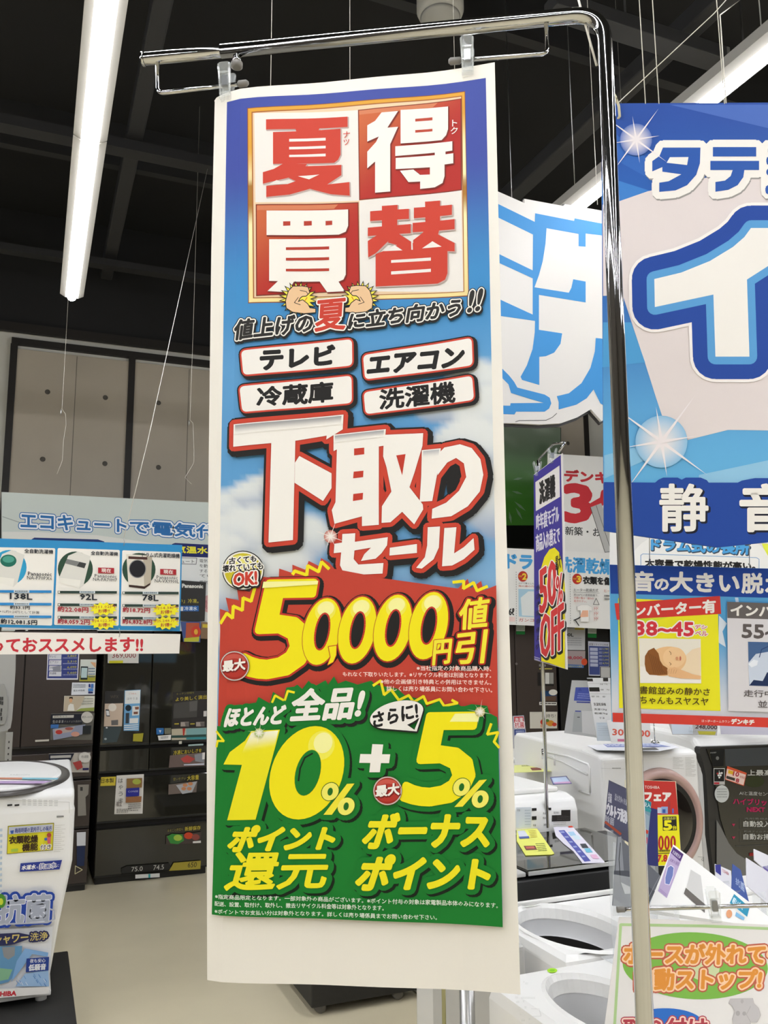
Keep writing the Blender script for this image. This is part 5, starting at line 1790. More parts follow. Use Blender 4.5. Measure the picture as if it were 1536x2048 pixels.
# ---- big cut-out sign
PC = PY(2.4)
K5 = crop(980, 360, 3.938)
rt = thing('cutout_sign', 'big white cut-out sign with sky blue strokes hanging between the banner and the pole', 'sign', tuple(PC.pt(1100, 400)))
MM = mat('sign_board_white', '#d3cfc8', .5, var=.01)
outl5 = K5([(-330, -95), (40, 80), (272, 182), (272, 148), (580, 205), (590, 190), (870, 240), (1330, 330), (1330, 1900), (1160, 1700), (880, 1900), (795, 1805), (690, 1868), (560, 1915), (400, 1925), (190, 1915), (-330, 1910)])
slab('board', PC, outl5, .012, MM, rt)
slab('edge', PC, [(x + 1, y - 4) for x, y in outl5[:9]] + [(x + 1, y + 5) for x, y in outl5[9:]], .01, mat('sign_edge_black', '#2a2826', .5), rt, -.0125)
ar = Art(PC, rt, 1.5e-4, 4e-4)
BL = '#3a88c4'
for p in ([(-300, 30), (66, 190), (352, 330), (355, 262), (662, 322), (665, 302), (865, 340), (1330, 425), (1330, 510), (865, 435), (753, 422), (753, 526), (697, 522), (697, 425), (445, 380), (437, 500), (415, 640), (385, 750), (350, 845), (620, 888), (640, 850), (655, 782), (753, 800), (753, 965), (385, 905), (385, 1180), (568, 1208), (555, 1290), (505, 1360), (440, 1388), (388, 1393), (388, 1615), (252, 1575), (240, 1550), (290, 1460), (335, 1330), (352, 1200), (354, 1110), (86, 1072), (-300, 1010), (-300, 770), (80, 942), (336, 1060), (336, 775), (74, 655), (-300, 480), (-300, 400), (74, 585), (336, 712), (338, 430), (66, 297), (-300, 120)],
          [(-300, 1300), (95, 1485), (150, 1540), (190, 1590), (215, 1635), (430, 1690), (470, 1715), (482, 1760), (465, 1800), (430, 1825), (205, 1825), (192, 1847), (-300, 1830), (-300, 1770), (158, 1778), (162, 1758), (422, 1756), (300, 1720), (165, 1678), (145, 1610), (95, 1560), (-300, 1380)],
          [(832, 1245), (870, 1248), (1330, 1330), (1330, 2000), (1100, 1900), (868, 1760), (815, 1650), (760, 1720), (680, 1770), (540, 1808), (540, 1750), (525, 1703), (620, 1680), (720, 1600), (790, 1480), (825, 1350)]):
    V, T = unionp([K5(p)])
    ar.raw(V, T, BL)
ar.line(K5([(200, 1905), (230, 1895), (440, 1893), (490, 1870), (525, 1838)]), .6, '#4a4846')
ar.flush('sign_strokes')
for x in (700, 1195):
    a = PC.pt(x, 330 + (x - 700) * .16)
    tube('hanging_line', THREAD, rt, [a, Vector((a.x, a.y, 4.9))], .0012, 5)

# ---- glossy green poster, wall boards and drum washer boards near the back wall
K4 = crop(980, 840, 3.938)
PG2 = PY(WY - .12)
rt = thing('leaf_poster', 'glossy dark green leaf poster on the back wall under the cut-out sign', 'poster', tuple(PG2.pt(1050, 1060)))
card('frame', PG2, K4([(-500, 0), (560, 60), (560, 1010), (-500, 1000)]), '#2e4a2c', rt, .05, 0, mat('poster_backing', '#232b22', .4))
ar = Art(PG2, rt, 3e-4, 1e-3, INKG)
def gr(s, t):
    n = noise.noise(Vector((s * 4, t * 5, 2))) * .5 + .5
    c = mix('#8a9a86', '#4c8a34', sm(0, .75, t))
    c = mix(c, '#c4cfc0', sm(.6, .9, n) * (1 - sm(.5, .8, t)))
    return mix(c, '#2c4a22', sm(.3, .0, n) * .6)
ar.grid(K4([(-500, 5), (555, 62), (555, 830), (-500, 830)]), 40, 30, gr)
ar.poly(K4([(-500, 830), (555, 830), (555, 1005), (-500, 1000)]), '#0e0f0d')
for (x, y, L, a) in ((190, 640, 120, 40), (170, 560, 90, 15), (200, 690, 110, 60), (180, 470, 80, -10), (150, 720, 100, 80)):
    d = Vector((math.cos(R_(a)), math.sin(R_(a))))
    n_ = Vector((-d.y, d.x)) * 10
    c = Vector((x, y))
    V, T = unionp([K4([tuple(c), tuple(c + d * L * .5 + n_), tuple(c + d * L), tuple(c + d * L * .5 - n_)])])
    ar.raw(V, T, '#7fa07a')
ar.flush('poster_printing')

PQ = PY(5.9)
rt = thing('wall_board', 'white board with a huge red number three between the half price banner and the chrome pole', 'sign', tuple(PQ.pt(1170, 910)))
card('board', PQ, K4([(455, 262), (1700, 345), (1700, 1080), (455, 1040)]), '#e4e3de', rt, .006)
ar = Art(PQ, rt, 2e-4, 6e-4)
ar.text('デンキチ', K4([(588, 392), (1050, 420), (1050, 505), (588, 480)]), '#c4353b', b=1.4)
ar.text('3', K4([(590, 515), (795, 518), (790, 795), (590, 795)]), '#c8323a', b=5)
ar.text('人', K4([(790, 560), (1020, 575), (1020, 720), (800, 680)]), '#c8323a', b=5)
ar.text('新築・お引越し', K4([(592, 838), (1080, 862), (1080, 930), (592, 905)]), '#3a3a38', b=.3)
ar.poly(K4([(790, 688), (875, 655), (1010, 1030), (905, 1042)]), '#b9b9b6')
ar.line(K4([(790, 688), (905, 1042), (1010, 1030)]), .5, '#3a3a3a')
ar.line(K4([(835, 672), (955, 1036)]), .4, '#3a3a3a')
ar.flush('board_lettering')
PQ2 = PY(5.88)
rt = thing('wall_board', 'white board on drum washing and drying with small shirt drawings, above the dark refrigerators', 'sign', tuple(PQ2.pt(1120, 1250)))
card('board', PQ2, K4([(-500, 985), (132, 1008), (1700, 1090), (1700, 1680), (152, 1612), (-500, 1585)]), '#e8e7e2', rt, .006)
ar = Art(PQ2, rt, 2e-4, 6e-4)
ar.text('ドラム式', K4([(135, 1052), (585, 1072), (585, 1190), (135, 1168)]), '#4b9fd8', b=1.8)
ar.text('洗濯乾燥機', K4([(545, 1078), (1070, 1105), (1070, 1222), (545, 1195)]), '#4b9fd8', b=1.2)
for (x, y, t) in ((258, 1232, '2'), (685, 1252, '3')):
    ar.poly(K4(ell(x, y, 38, 42)), '#b8362c')
    ar.text(t, K4([(x - 2, y - 22), (x + 28, y - 22), (x + 28, y + 24), (x - 2, y + 24)]), '#e9c93a', b=.8)
    ar.text('POINT', K4([(x - 34, y - 8), (x - 4, y - 8), (x - 4, y + 6), (x - 34, y + 6)]), '#e9c93a', res=1)
ar.text('衣類を傷めず', K4([(732, 1232), (1060, 1248), (1060, 1305), (732, 1290)]), '#2b2b2b', b=.8)
ar.text('上げて落とした', K4([(222, 1278), (345, 1282), (345, 1296), (222, 1292)]), '#4a4a4a', res=1)
ar.text('泡の遠心力', K4([(222, 1300), (345, 1304), (345, 1318), (222, 1314)]), '#c4552f', res=1)
ar.poly(K4([(222, 1330), (345, 1333), (345, 1552), (226, 1548)]), '#a8cbdc')
ar.poly(K4([(240, 1400), (300, 1350), (345, 1350), (345, 1545), (250, 1540)]), '#dfe4e2')
ar.text('ガンコな汚れ', K4([(225, 1560), (480, 1570), (480, 1592), (225, 1588)]), '#c4442f', b=.3)
ar.text('6ℓ', K4([(148, 1482), (188, 1484), (188, 1536), (148, 1536)]), '#2a2a2a', b=.5)
ar.poly(K4([(150, 1550), (195, 1552), (195, 1588), (150, 1586)]), '#e9cfc8')
for x in (202, 625):
    for k in range(22):
        ar.poly(K4(Q(x, 1195 + k * 19, x + 4, 1205 + k * 19)), '#8a8a86')
ar.text('ヒーター乾燥方式', K4([(655, 1325), (845, 1330), (845, 1356), (655, 1350)]), '#2b2b2b', b=.15)
ar.line(K4([(650, 1358), (855, 1364)]), .25, '#6a6a6a')
for i, (t, c) in enumerate((('約100℃の熱風乾燥で、', '#4a4a4a'), ('衣類の傷み・縮みが', '#c4442f'), ('起きやすい。', '#c4442f'))):
    ar.text(t, K4([(655, 1368 + i * 24), ((845, 812, 755)[i], 1374 + i * 24), ((845, 812, 755)[i], 1392 + i * 24), (655, 1386 + i * 24)]), c, res=1)
ar.line(K4([(828, 1405), (852, 1455), (806, 1453), (828, 1405)]), .5, '#3a3a3a')
ar.text('ヒー', K4([(892, 1335), (940, 1338), (940, 1358), (892, 1355)]), '#c4442f', b=.2)
ar.bars(K4([(892, 1378), (940, 1380), (940, 1430), (892, 1428)]), 2, '#5a5a5a')
tee = K4([(680, 1470), (715, 1455), (760, 1455), (795, 1475), (795, 1505), (772, 1500), (770, 1590), (705, 1588), (705, 1500), (680, 1500)])
V, T = unionp([tee])
ar.lay(V, T, '#f0eee8', [(.4, '#b5b3ae')])
ar.poly(K4([(698, 1555), (720, 1500), (765, 1500), (765, 1550)]), '#e9b496')
ar.line(K4([(652, 1578), (690, 1562), (702, 1552)]), 1.2, '#3a3a3a')
ar.line(K4([(665, 1580), (692, 1620)]), 1.0, '#3a3a3a')
for k in range(6):
    ar.text('ド', K4(Q(812 + (k % 2) * 18, 1470 + (k // 2) * 40, 826 + (k % 2) * 18, 1500 + (k // 2) * 40)), '#c4442f', res=1)
ar.flush('board_lettering')

PV = PY(3.2)
rt = thing('wall_board', 'white board with light blue drum heading half hidden by the two blue signs', 'sign', tuple(PV.pt(1400, 1140)))
card('board', PV, R3([(135, -60), (330, 20), (330, 20), (2600, 120), (2600, 420), (135, 340)]), '#dfdeda', rt, .005)
ar = Art(PV, rt, 1.5e-4, 5e-4)
ar.poly(R3([(1480, 120), (2600, 160), (2600, 420), (1560, 330)]), '#dfe64a')
ar.poly(R3(ell(930, 300, 620, 330)), '#ebeae5')
ar.text('ドラム式の長所', R3([(500, 80), (1370, 110), (1365, 215), (500, 178)]), '#4b9fd8', [(1.4, '#3a4858', 1.2, 1.2)], 1.4)
ar.line(R3([(405, 400), (405, 225), (425, 212), (1430, 245), (1455, 260), (1455, 420)]), .5, '#4b8fc8')
ar.text('大容量で乾燥性能が高い。', R3([(445, 258), (1420, 290), (1420, 350), (445, 320)]), '#262422', b=.9)
ar.flush('board_lettering')
for x in (1290, 1520):
    a = PV.pt(x, 1066)
    tube('hanging_line', THREAD, rt, [a, Vector((a.x, a.y, 4.9))], .001, 5)

# ---- narrow half price banner on its thin stand
S5 = onz(1083, 1655, .885)
vp = ray(620, 1298)
vp = Vector((vp.x, vp.y, 0)).normalized()
PO = Plane(Vector((S5.x, S5.y, 1.5)), vp, (0, 0, 1))
rt = thing('thin_stand', 'thin chrome stand pole with a joint collar carrying the half price banner', 'stand', tuple(S5))
rod = .0065
tube('pole', CHROME, rt, [PO.pt(1066, 920, -.02), PO.pt(1073, 1300, -.02), PO.pt(1083, 1655, -.02)], rod, 14)
tube('collar', CHROME, rt, [PO.pt(1077, 1498, -.02), PO.pt(1078, 1518, -.02)], rod * 1.5, 14)
tube('arm', CHROME, rt, fillet([PO.pt(1066, 922, -.02), PO.pt(1067, 918, -.02), PO.pt(1095, 888, -.02), PO.pt(1118, 885, -.02), PO.pt(1117, 905, 0)], .01, 4), .004, 10)
rt = thing('sale_banner', 'narrow purple and yellow half price banner seen edge on beside the big sale banner', 'banner', tuple(PO.pt(1095, 930)))
card('sheet', PO, K4([(345, 430), (570, 262), (608, 1965), (350, 1890)]), '#e4e0da', rt, .002)
ar = Art(PO, rt, 1e-4, 3e-4)
ar.poly(K4([(345, 434), (558, 275), (590, 1955), (350, 1888)]), '#3f3690')
ar.poly(K4([(358, 490), (548, 358), (552, 605), (362, 718)]), '#e4e0dc')
ar.text('洗濯機', K4([(390, 490), (512, 425), (514, 605), (392, 665)]), '#1f1d1c', b=.9)
ar.text('昨年度モデル', K4([(365, 745), (542, 668), (545, 800), (367, 872)]), '#dcd8e4', b=.5)
ar.text('商品入れ替えで', K4([(362, 905), (548, 835), (551, 965), (366, 1040)]), '#dcd8e4', b=.5)
ar.poly(K4([(400, 1180), (430, 1080), (470, 1020), (510, 1005), (545, 1040), (565, 1110), (590, 1300), (592, 1958), (470, 1915), (405, 1900)]), '#efe21c')
V5 = [('50', [(392, 1190), (520, 1090), (522, 1430), (398, 1530)], 1.6), ('%', [(522, 1240), (572, 1200), (575, 1430), (530, 1460)], .6), ('O', [(400, 1560), (478, 1500), (482, 1830), (405, 1890)], 1.6), ('FF', [(490, 1510), (582, 1440), (584, 1790), (492, 1850)], 1.4)]
for t, q_, b in V5:
    ar.text(t, K4(q_), '#d5393a', [(3.2, '#23201e', 1.5, 4), (1.8, '#ece8e0')], b)
ar.text('最大', K4([(520, 1075), (562, 1050), (562, 1165), (520, 1190)]), '#2a2624', b=.3)
for i, t in enumerate('当店通常価格より'):
    ar.text(t, K4(Q(366, 1310 + i * 66, 396, 1352 + i * 66, -.6)), '#2a2624', res=1)
ar.bars(K4([(355, 1862), (400, 1875), (400, 1905), (355, 1892)]), 2, '#c9c5dc')
ar.flush('banner_lettering')
clip(1105, 912, 'small clear clip on top of the half price banner', PO, .8)
clip(1075, 938, 'small clear clip at the left corner of the half price banner', PO, .8)

# ---- refrigerators at the back right
pl = PY(FY)
Z6 = crop(1000, 1230, 6.4)
def xp(x):
    return pl.pt(x, 1380)[0]
fa_ = fridge('refrigerator', 'brown refrigerator with round magnets right of the big sale banner', xp(890), xp(1115), FY, 1.83, [(0, .62, .55, 1.83), (.62, 1, .55, 1.83), (0, 1, .06, .53)], BROWN, edge=DARK)
ar = Art(pl, fa_, 2e-4, 2.6e-3)
ar.poly(Z6(ell(208, 625, 16, 16)), '#77706c')
ar.poly(Z6([(205, 130), (318, 130), (316, 208), (205, 206)]), '#b9c0ba')
ar.poly(Z6([(205, 206), (318, 208), (316, 250), (205, 248)]), '#1f7a3a')
ar.bars(Z6([(212, 140), (308, 140), (308, 198), (212, 198)]), 3, '#6a706a', .3)
ar.poly(Z6([(480, 735), (690, 735), (685, 910), (480, 905)]), '#1f1c1a')
for (a, b, c) in ((525, 572, '#4a4846'), (575, 628, '#c9c8c2'), (632, 682, '#8f8e88')):
    ar.poly(Z6([(a, 738), (b, 738), (b, 882), (a, 880)]), c)
ar.poly(Z6([(500, 680), (668, 680), (660, 696), (500, 696)]), '#a9a24a')
ar.poly(Z6([(495, 630), (580, 632), (580, 660), (495, 658)]), '#8a8a86')
ar.poly(Z6([(518, 975), (640, 970), (720, 1030), (715, 1105), (520, 1098)]), '#1f3f66')
ar.poly(Z6([(570, 1040), (718, 1035), (712, 1105), (540, 1100)]), '#5a4436')
ar.poly(Z6(ell(675, 990, 55, 38)), '#d3cfc4')
ar.poly(Z6([(498, 1112), (722, 1115), (720, 1155), (498, 1152)]), '#d6d3cc')
ar.bars(Z6([(512, 1122), (710, 1124), (710, 1144), (512, 1142)]), 1, '#3a3836', .8)
ar.poly(Z6([(375, 1240), (728, 1238), (725, 1450), (378, 1452)]), '#cfccbf')
ar.text('長持ち!', Z6([(530, 1268), (708, 1265), (706, 1312), (530, 1318)]), '#6a665e', b=.1)
for (a, b, r, c) in ((560, 1370, 50, '#c4402e'), (640, 1385, 48, '#c98a2e'), (540, 1420, 30, '#d4a484'), (690, 1400, 30, '#c4442f'), (600, 1350, 24, '#5a7a34')):
    ar.poly(Z6(ell(a, b, r, r * .8)), c)
ar.flush_split('sticker_print')
fb_ = fridge('refrigerator', 'black refrigerator with price sheets behind the acrylic stand of the white washers', xp(1119), xp(1290), FY, 1.83, [(0, .6, .55, 1.83), (.6, 1, .55, 1.83), (0, 1, .06, .53)], BLACKP, edge=DARK)
ar = Art(pl, fb_, 2e-4, 2.6e-3)
ar.poly(Z6([(760, 165), (1088, 170), (1085, 450), (760, 445)]), '#b5b6b8')
ar.text('500L', Z6([(790, 232), (938, 236), (938, 275), (790, 272)]), '#3a3a3c', b=.4)
ar.poly(Z6([(955, 162), (1078, 165), (1076, 190), (955, 188)]), '#b9a43a')
ar.bars(Z6([(860, 290), (1040, 294), (1040, 410), (860, 405)]), 4, '#8a8c90', .3)
ar.poly(Z6([(760, 455), (1088, 460), (1085, 640), (760, 640)]), '#9a8c8c')
ar.text('298,000', Z6([(800, 528), (1050, 532), (1050, 572), (800, 568)]), '#a03a48', b=.4)
ar.poly(Z6(ell(1075, 600, 38, 44)), '#c44a2a')
ar.poly(Z6([(865, 630), (1070, 640), (1065, 678), (865, 672)]), '#4a6aa0')
ar.text('当店だけのお買得', Z6([(870, 645), (1045, 648), (1045, 670), (870, 668)]), '#c9c43a', res=1)
ar.poly(Z6([(1120, 150), (1232, 160), (1230, 240), (1120, 236)]), '#b9c0ba')
ar.poly(Z6([(1120, 236), (1230, 240), (1230, 292), (1120, 288)]), '#1f7a3a')
ar.bars(Z6([(1128, 175), (1224, 180), (1224, 228), (1128, 226)]), 3, '#6a706a', .3)
ar.poly(Z6([(1122, 335), (1395, 348), (1395, 660), (1275, 660), (1275, 780), (1130, 775)]), '#b9bcc9')
ar.poly(Z6([(1132, 395), (1390, 405), (1390, 655), (1272, 655), (1272, 765), (1138, 762)]), '#3d4a80')
ar.text('家電リサイクル料金', Z6([(1135, 360), (1380, 370), (1380, 395), (1135, 388)]), '#5a4a40', res=1)
for i in range(5):
    ar.poly(Z6(Q(1145, 418 + i * 50, 1245, 458 + i * 50, .03)), '#a8adc4')
    ar.text(('3,740', '2,860', '2,310', '5,600', '4,730')[i], Z6(Q(1305, 422 + i * 46, 1380, 448 + i * 46, .03)), '#c4c04a', res=1)
    ar.bars(Z6(Q(1258, 422 + i * 46, 1298, 452 + i * 46, .03)), 2, '#a8adc4')
ar.poly(Z6([(1280, 665), (1398, 668), (1398, 800), (1280, 798)]), '#b9b9b6')
ar.flush_split('sticker_print')
# ================================================================== RIGHT SIDE, MACHINES
c4, c5 = crop(980, 1320, 4.8), crop(1180, 1440, 4.3146)
c6 = crop(980, 1620, 4.785)
c7 = crop(1230, 1640, 5.02)
TUB = mat('grey_tub_plastic', '#dedede', .35)
TUBD = mat('dark_drum_steel', '#2e2c2a', .4, .3)

def open_washer(label, x0, x1, y0, y1, zt, cx, cy, rx, ry, wall):
    rt = thing('washing_machine', label, 'washing machine', ((x0 + x1) / 2, (y0 + y1) / 2, 0))
    k = 48
    bm = bmesh.new()
    ho = [(cx + rx * math.cos(2 * math.pi * j / k), cy + ry * math.sin(2 * math.pi * j / k)) for j in range(k)]
    def edge_pt(j, ins, z):
        a = 2 * math.pi * j / k
        dx, dy = math.cos(a), math.sin(a)
        ts = []
        for (lo, hi, c, d) in ((x0 + ins, x1 - ins, cx, dx), (y0 + ins, y1 - ins, cy, dy)):
            if abs(d) > 1e-6:
                ts.append(((hi if d > 0 else lo) - c) / d)
        t = min(t for t in ts if t > 0)
        return (cx + dx * t, cy + dy * t, z)
    loops = [[bm.verts.new((cx + rx * .96 * math.cos(2 * math.pi * j / k), cy + ry * .96 * math.sin(2 * math.pi * j / k), zt - .03)) for j in range(k)],
             [bm.verts.new((x, y, zt - .006)) for x, y in ho],
             [bm.verts.new((cx + (x - cx) * 1.05, cy + (y - cy) * 1.05, zt + .004)) for x, y in ho],
             [bm.verts.new((cx + (x - cx) * 1.12, cy + (y - cy) * 1.12, zt)) for x, y in ho],
             [bm.verts.new(edge_pt(j, .02, zt)) for j in range(k)],
             [bm.verts.new(edge_pt(j, .005, zt - .008)) for j in range(k)],
             [bm.verts.new(edge_pt(j, .0, zt - .03)) for j in range(k)],
             [bm.verts.new(edge_pt(j, .0, .06)) for j in range(k)]]
    for A, B in zip(loops, loops[1:]):
        for j in range(k):
            bm.faces.new((A[j], A[(j + 1) % k], B[(j + 1) % k], B[j]))
    bmesh.ops.recalc_face_normals(bm, faces=bm.faces)
    bmo('body', bm, WHITE, rt, False)
    bm = bmesh.new()
    lv = [(.97, -.028), (.967, -.04), (.96, -wall), (.94, -wall - .004)]
    L = [[bm.verts.new((cx + rx * r * math.cos(2 * math.pi * j / k), cy + ry * r * math.sin(2 * math.pi * j / k), zt + h)) for j in range(k)] for r, h in lv]
    for A, B in zip(L, L[1:]):
        for j in range(k):
            bm.faces.new((A[j], A[(j + 1) % k], B[(j + 1) % k], B[j]))
    bmo('tub_ring', bm, TUB, rt, True)
    bm = bmesh.new()
    lv = [(.945, -wall - .003), (.92, -.25), (.88, -.55), (.2, -.57)]
    L = [[bm.verts.new((cx + rx * r * math.cos(2 * math.pi * j / k), cy + ry * r * math.sin(2 * math.pi * j / k), zt + h)) for j in range(k)] for r, h in lv]
    for A, B in zip(L, L[1:]):
        for j in range(k):
            bm.faces.new((A[j], A[(j + 1) % k], B[(j + 1) % k], B[j]))
    bm.faces.new(L[-1])
    bmo('drum', bm, TUBD, rt, True)
    for sx in (x0 + .06, x1 - .06):
        for sy in (y0 + .06, y1 - .06):
            lathe('foot', BLACKP, rt, (sx, sy, 0), [(0, 0), (.025, 0), (.02, .062), (0, .062)], 10)
    return rt
ZA = .82
# nearest open machine
xb0 = onz(1016, 1992, ZA).x
yb1 = onz(1120, 1927, ZA).y
cB = onz(1222, 2014, ZA)
rB = cB.x - onz(1103, 2006, ZA).x
B = open_washer('nearest open white washer with a grey tub, its top cut by the lower picture edge', xb0, xb0 + .60, yb1 - .52, yb1, ZA, cB.x, cB.y, rB * .98, min(onz(1222, 1936, ZA).y - cB.y, (yb1 - cB.y) - .02), .11)
pz = PZ(ZA + .0012)
ar = Art(pz, B, 1e-4, 0)
ar.poly(c6(ell(595, 1535, 48, 22)), '#a8dc2e')
ar.poly(c6(ell(595, 1535, 26, 12)), '#7fc41e')
for (x, y, w_) in ((318, 1640, 12), (335, 1655, 30), (240, 1790, 30), (300, 1795, 130), (250, 1835, 30), (315, 1830, 14), (265, 1900, 30), (330, 1890, 20), (285, 1955, 32), (300, 2015, 36), (370, 2005, 18)):
    ar.bars(c6(Q(x, y, x + w_, y + 22)), 2, '#b5b3ae', .3)
ar.line(c6([(395, 1915), (470, 1915), (490, 1985), (400, 1990)]), .35, '#c4c2bd')
ar.flush_split('panel_print', 6)
# second open machine
ya0, ya1 = yb1 + .012, onz(1130, 1798, ZA).y
xa0 = onz(1010, 1850, ZA).x
cA = onz(1142, 1853, ZA)
A = open_washer('second open white washer, between the nearest one and the black washer', xa0, xa0 + .58, ya0, ya1, ZA, cA.x, cA.y, cA.x - onz(1040, 1853, ZA).x, min(onz(1130, 1803, ZA).y, ya1 - .012) - cA.y, .068)
box('lid_hinge', WHITE2, A, xa0 + .04, xa0 + .54, ya1 - .016, ya1 - .004, ZA, ZA + .012, .003)
# black machine
zc = .885
pc_ = onz(1058, 1740, zc)
yc0 = pc_.y
xc0 = onz(1052, 1740, zc).x - .02
yc1 = onz(1120, 1657, zc).y
Cc = thing('washing_machine', 'black glass lidded washer with yellow and blue leaflets lying on it', 'washing machine', (xc0 + .3, (yc0 + yc1) / 2, 0))
y_f = max(ya1 + .01, yc0 - .01)
prism('body', BLACKP, Cc, [(y_f, .06), (y_f, .80), (yc0, zc - .022), (yc1, zc - .02), (yc1, .06)], xc0 - .02, xc0 + .60, .008)
for sx in (xc0 + .03, xc0 + .54):
    for sy in (y_f + .06, yc1 - .06):
        lathe('foot', BLACKP, Cc, (sx, sy, 0), [(0, 0), (.025, 0), (.02, .07), (0, .07)], 10)
box('lid', BLACKG, Cc, xc0 + .02, xc0 + .50, yc0 - .005, yc1 - .02, zc - .014, zc, .003)
box('lid_trim', STEEL, Cc, xc0 + .02, xc0 + .50, yc0 - .009, yc0 - .005, zc - .014, zc - .002, .001)
box('lid_end', SILVER, Cc, xc0 - .015, xc0 + .015, yc0 - .005, yc1 - .02, zc - .016, zc - .004, .003)
def flat_sheet(name, label, q, z, bg, fn, cat='leaflet', group=None):
    pl_ = PZ(z)
    rt = thing(name, label, cat, tuple(pl_.pt(*q[0])), group)
    slab('sheet', pl_, q, .0012, mat('card_' + bg.lstrip('#'), bg, .45, var=.02), rt, .0012)
    ar = Art(pl_, rt, 8e-5, .0014)
    fn(ar)
    if ar.items:
        ar.flush('sheet_print')
    return rt
def f1(ar):
    ar.poly(c6([(322, 348), (432, 345), (452, 385), (345, 390)]), '#6a3a38')
    ar.poly(c6([(340, 356), (420, 352), (430, 372), (350, 376)]), '#c4685a')
    ar.bars(c6([(435, 325), (520, 322), (550, 405), (465, 410)]), 5, '#5f6a3a', .4)
    ar.poly(c6([(262, 205), (330, 200), (378, 272), (285, 278)]), '#c8cdd8')
    ar.poly(c6([(275, 262), (372, 256), (378, 276), (285, 282)]), '#4a5a94')
    ar.bars(c6([(368, 205), (440, 200), (455, 275), (395, 280)]), 5, '#b99a3a', .35)
flat_sheet('leaflet', 'yellow leaflet lying at the left of the black washer lid', c6([(255, 182), (450, 180), (615, 418), (590, 428), (340, 438), (255, 300)]), zc + .001, '#e4e66a', f1)
def f2(ar):
    ar.poly(c6([(655, 200), (712, 196), (965, 492), (905, 500)]), '#4a4f9c')
    ar.bars(c6([(668, 210), (705, 208), (945, 488), (915, 492)]), 6, '#a8b4dc', .3)
    for i, (a, b, c) in enumerate(((745, 230, '#9fc4dc'), (790, 265, '#c9dce4'), (860, 345, '#3a3e44'), (900, 390, '#6fb4cc'), (960, 450, '#d4a8c4'))):
        ar.poly(c6([(a, b - 15), (a + 55, b - 18), (a + 85, b + 22), (a + 25, b + 24)]), c)
    ar.poly(c6([(748, 160), (785, 158), (800, 172), (755, 174)]), '#d4442e')
flat_sheet('leaflet', 'long white and purple leaflet lying at the right of the black washer lid', c6([(608, 170), (640, 163), (790, 162), (1098, 500), (1090, 508), (885, 512), (800, 400), (700, 320), (630, 250)]), zc + .001, '#dcd8e4', f2)

# white closed top loaders behind
def closed_washer(label, x0, x1, y0, y1, zt):
    rt = thing('washing_machine', label, 'washing machine', ((x0 + x1) / 2, (y0 + y1) / 2, 0))
    prism('body', WHITE, rt, [(y0, .06), (y0, zt - .05), (y0 + .015, zt - .012), (y0 + .06, zt), (y1 - .08, zt + .01), (y1, zt + .01), (y1, .06)], x0, x1, .01)
    box('lid', WHITE2, rt, x0 + .03, x1 - .03, y0 + .075, y1 - .14, zt + .0, zt + .018, .006)
    box('rear_panel', WHITE, rt, x0 + .01, x1 - .01, y1 - .12, y1 - .005, zt + .008, zt + .03, .01)
    for sx in (x0 + .06, x1 - .06):
        for sy in (y0 + .06, y1 - .06):
            lathe('foot', BLACKP, rt, (sx, sy, 0), [(0, 0), (.025, 0), (.02, .065), (0, .065)], 10)
    return rt
zd = .985
pd = onz(1160, 1590, zd)
yd0 = max(pd.y, yc1 + .03)
D = closed_washer('white closed washer with spec labels on its front, behind the black washer', ony(985, 2020, yd0).x, pd.x, yd0, yd0 + .60, zd)
pf = PY(yd0)
ar = Art(pf, D, 1e-4, .001)
for (a, b, c, d, k) in ((250, 1415, 395, 1612, '#d5dbe4'), (400, 1422, 445, 1448, '#2a2825'), (400, 1500, 445, 1535, '#2a2825'), (545, 1418, 586, 1442, '#2a2825'), (592, 1490, 770, 1550, '#2e2b28'), (682, 1440, 770, 1500, '#2e2b28')):
    ar.poly(c4(Q(a, b, c, d, -.03)), k)
for (a, b, t) in ((258, 1432, '寸法'), (505, 1462, '洗濯'), (505, 1505, '乾燥'), (608, 1455, '電源電圧'), (410, 1575, '質量'), (510, 1570, '消費電力')):
    ar.text(t, c4(Q(a, b, a + 14 * len(t), b + 20)), '#5a5854', res=1)
ar.bars(c4([(330, 1440), (385, 1438), (385, 1600), (330, 1600)]), 6, '#a9b4c4', .25)
ar.bars(c4([(605, 1560), (725, 1555), (725, 1585), (605, 1590)]), 2, '#9a9894', .3)
ar.bars(c4([(640, 1495), (760, 1500), (760, 1540), (640, 1545)]), 3, '#6f6c68', .2)
ar.flush_split('front_label')
zt_ = zd + .0195
def f3(ar):
    ar.bars(c4([(300, 1015), (440, 1010), (450, 1030), (310, 1035)]), 1, '#8a8c4a')
    ar.poly(c4([(385, 1038), (478, 1034), (498, 1060), (405, 1064)]), '#7a3a30')
flat_sheet('leaflet', 'pale yellow leaflet on the white washer behind the black one', c4([(232, 1012), (545, 1006), (590, 1070), (232, 1082)]), zt_, '#e2e58a', f3)
def f4(ar):
    ar.poly(c4([(590, 1136), (728, 1124), (768, 1175), (612, 1188)]), '#b4c4dc')
    ar.poly(c4([(612, 1178), (768, 1168), (775, 1186), (622, 1192)]), '#c9a0c4')
flat_sheet('label', 'small blue edged label at the right corner of a white washer lid', c4([(575, 1128), (735, 1115), (785, 1188), (605, 1198)]), zt_, '#4a4a84', f4, 'label')
pe = onz(1110, 1532, zd)
GX0_ = onz(1202, 1512, 1.10).x
Ew = closed_washer('far white closed washer carrying the red and blue hygiene card', ony(940, 2010, 3.35).x, pe.x + .06, max(yd0 + .66, 3.31), 3.61, zd)
ye = max(yd0 + .66, 3.31) + .12
Pe = PY(ye)
rt = thing('shelf_card', 'small red and navy hygiene card standing on the far white washer', 'card', tuple(Pe.pt(1040, 1495)))
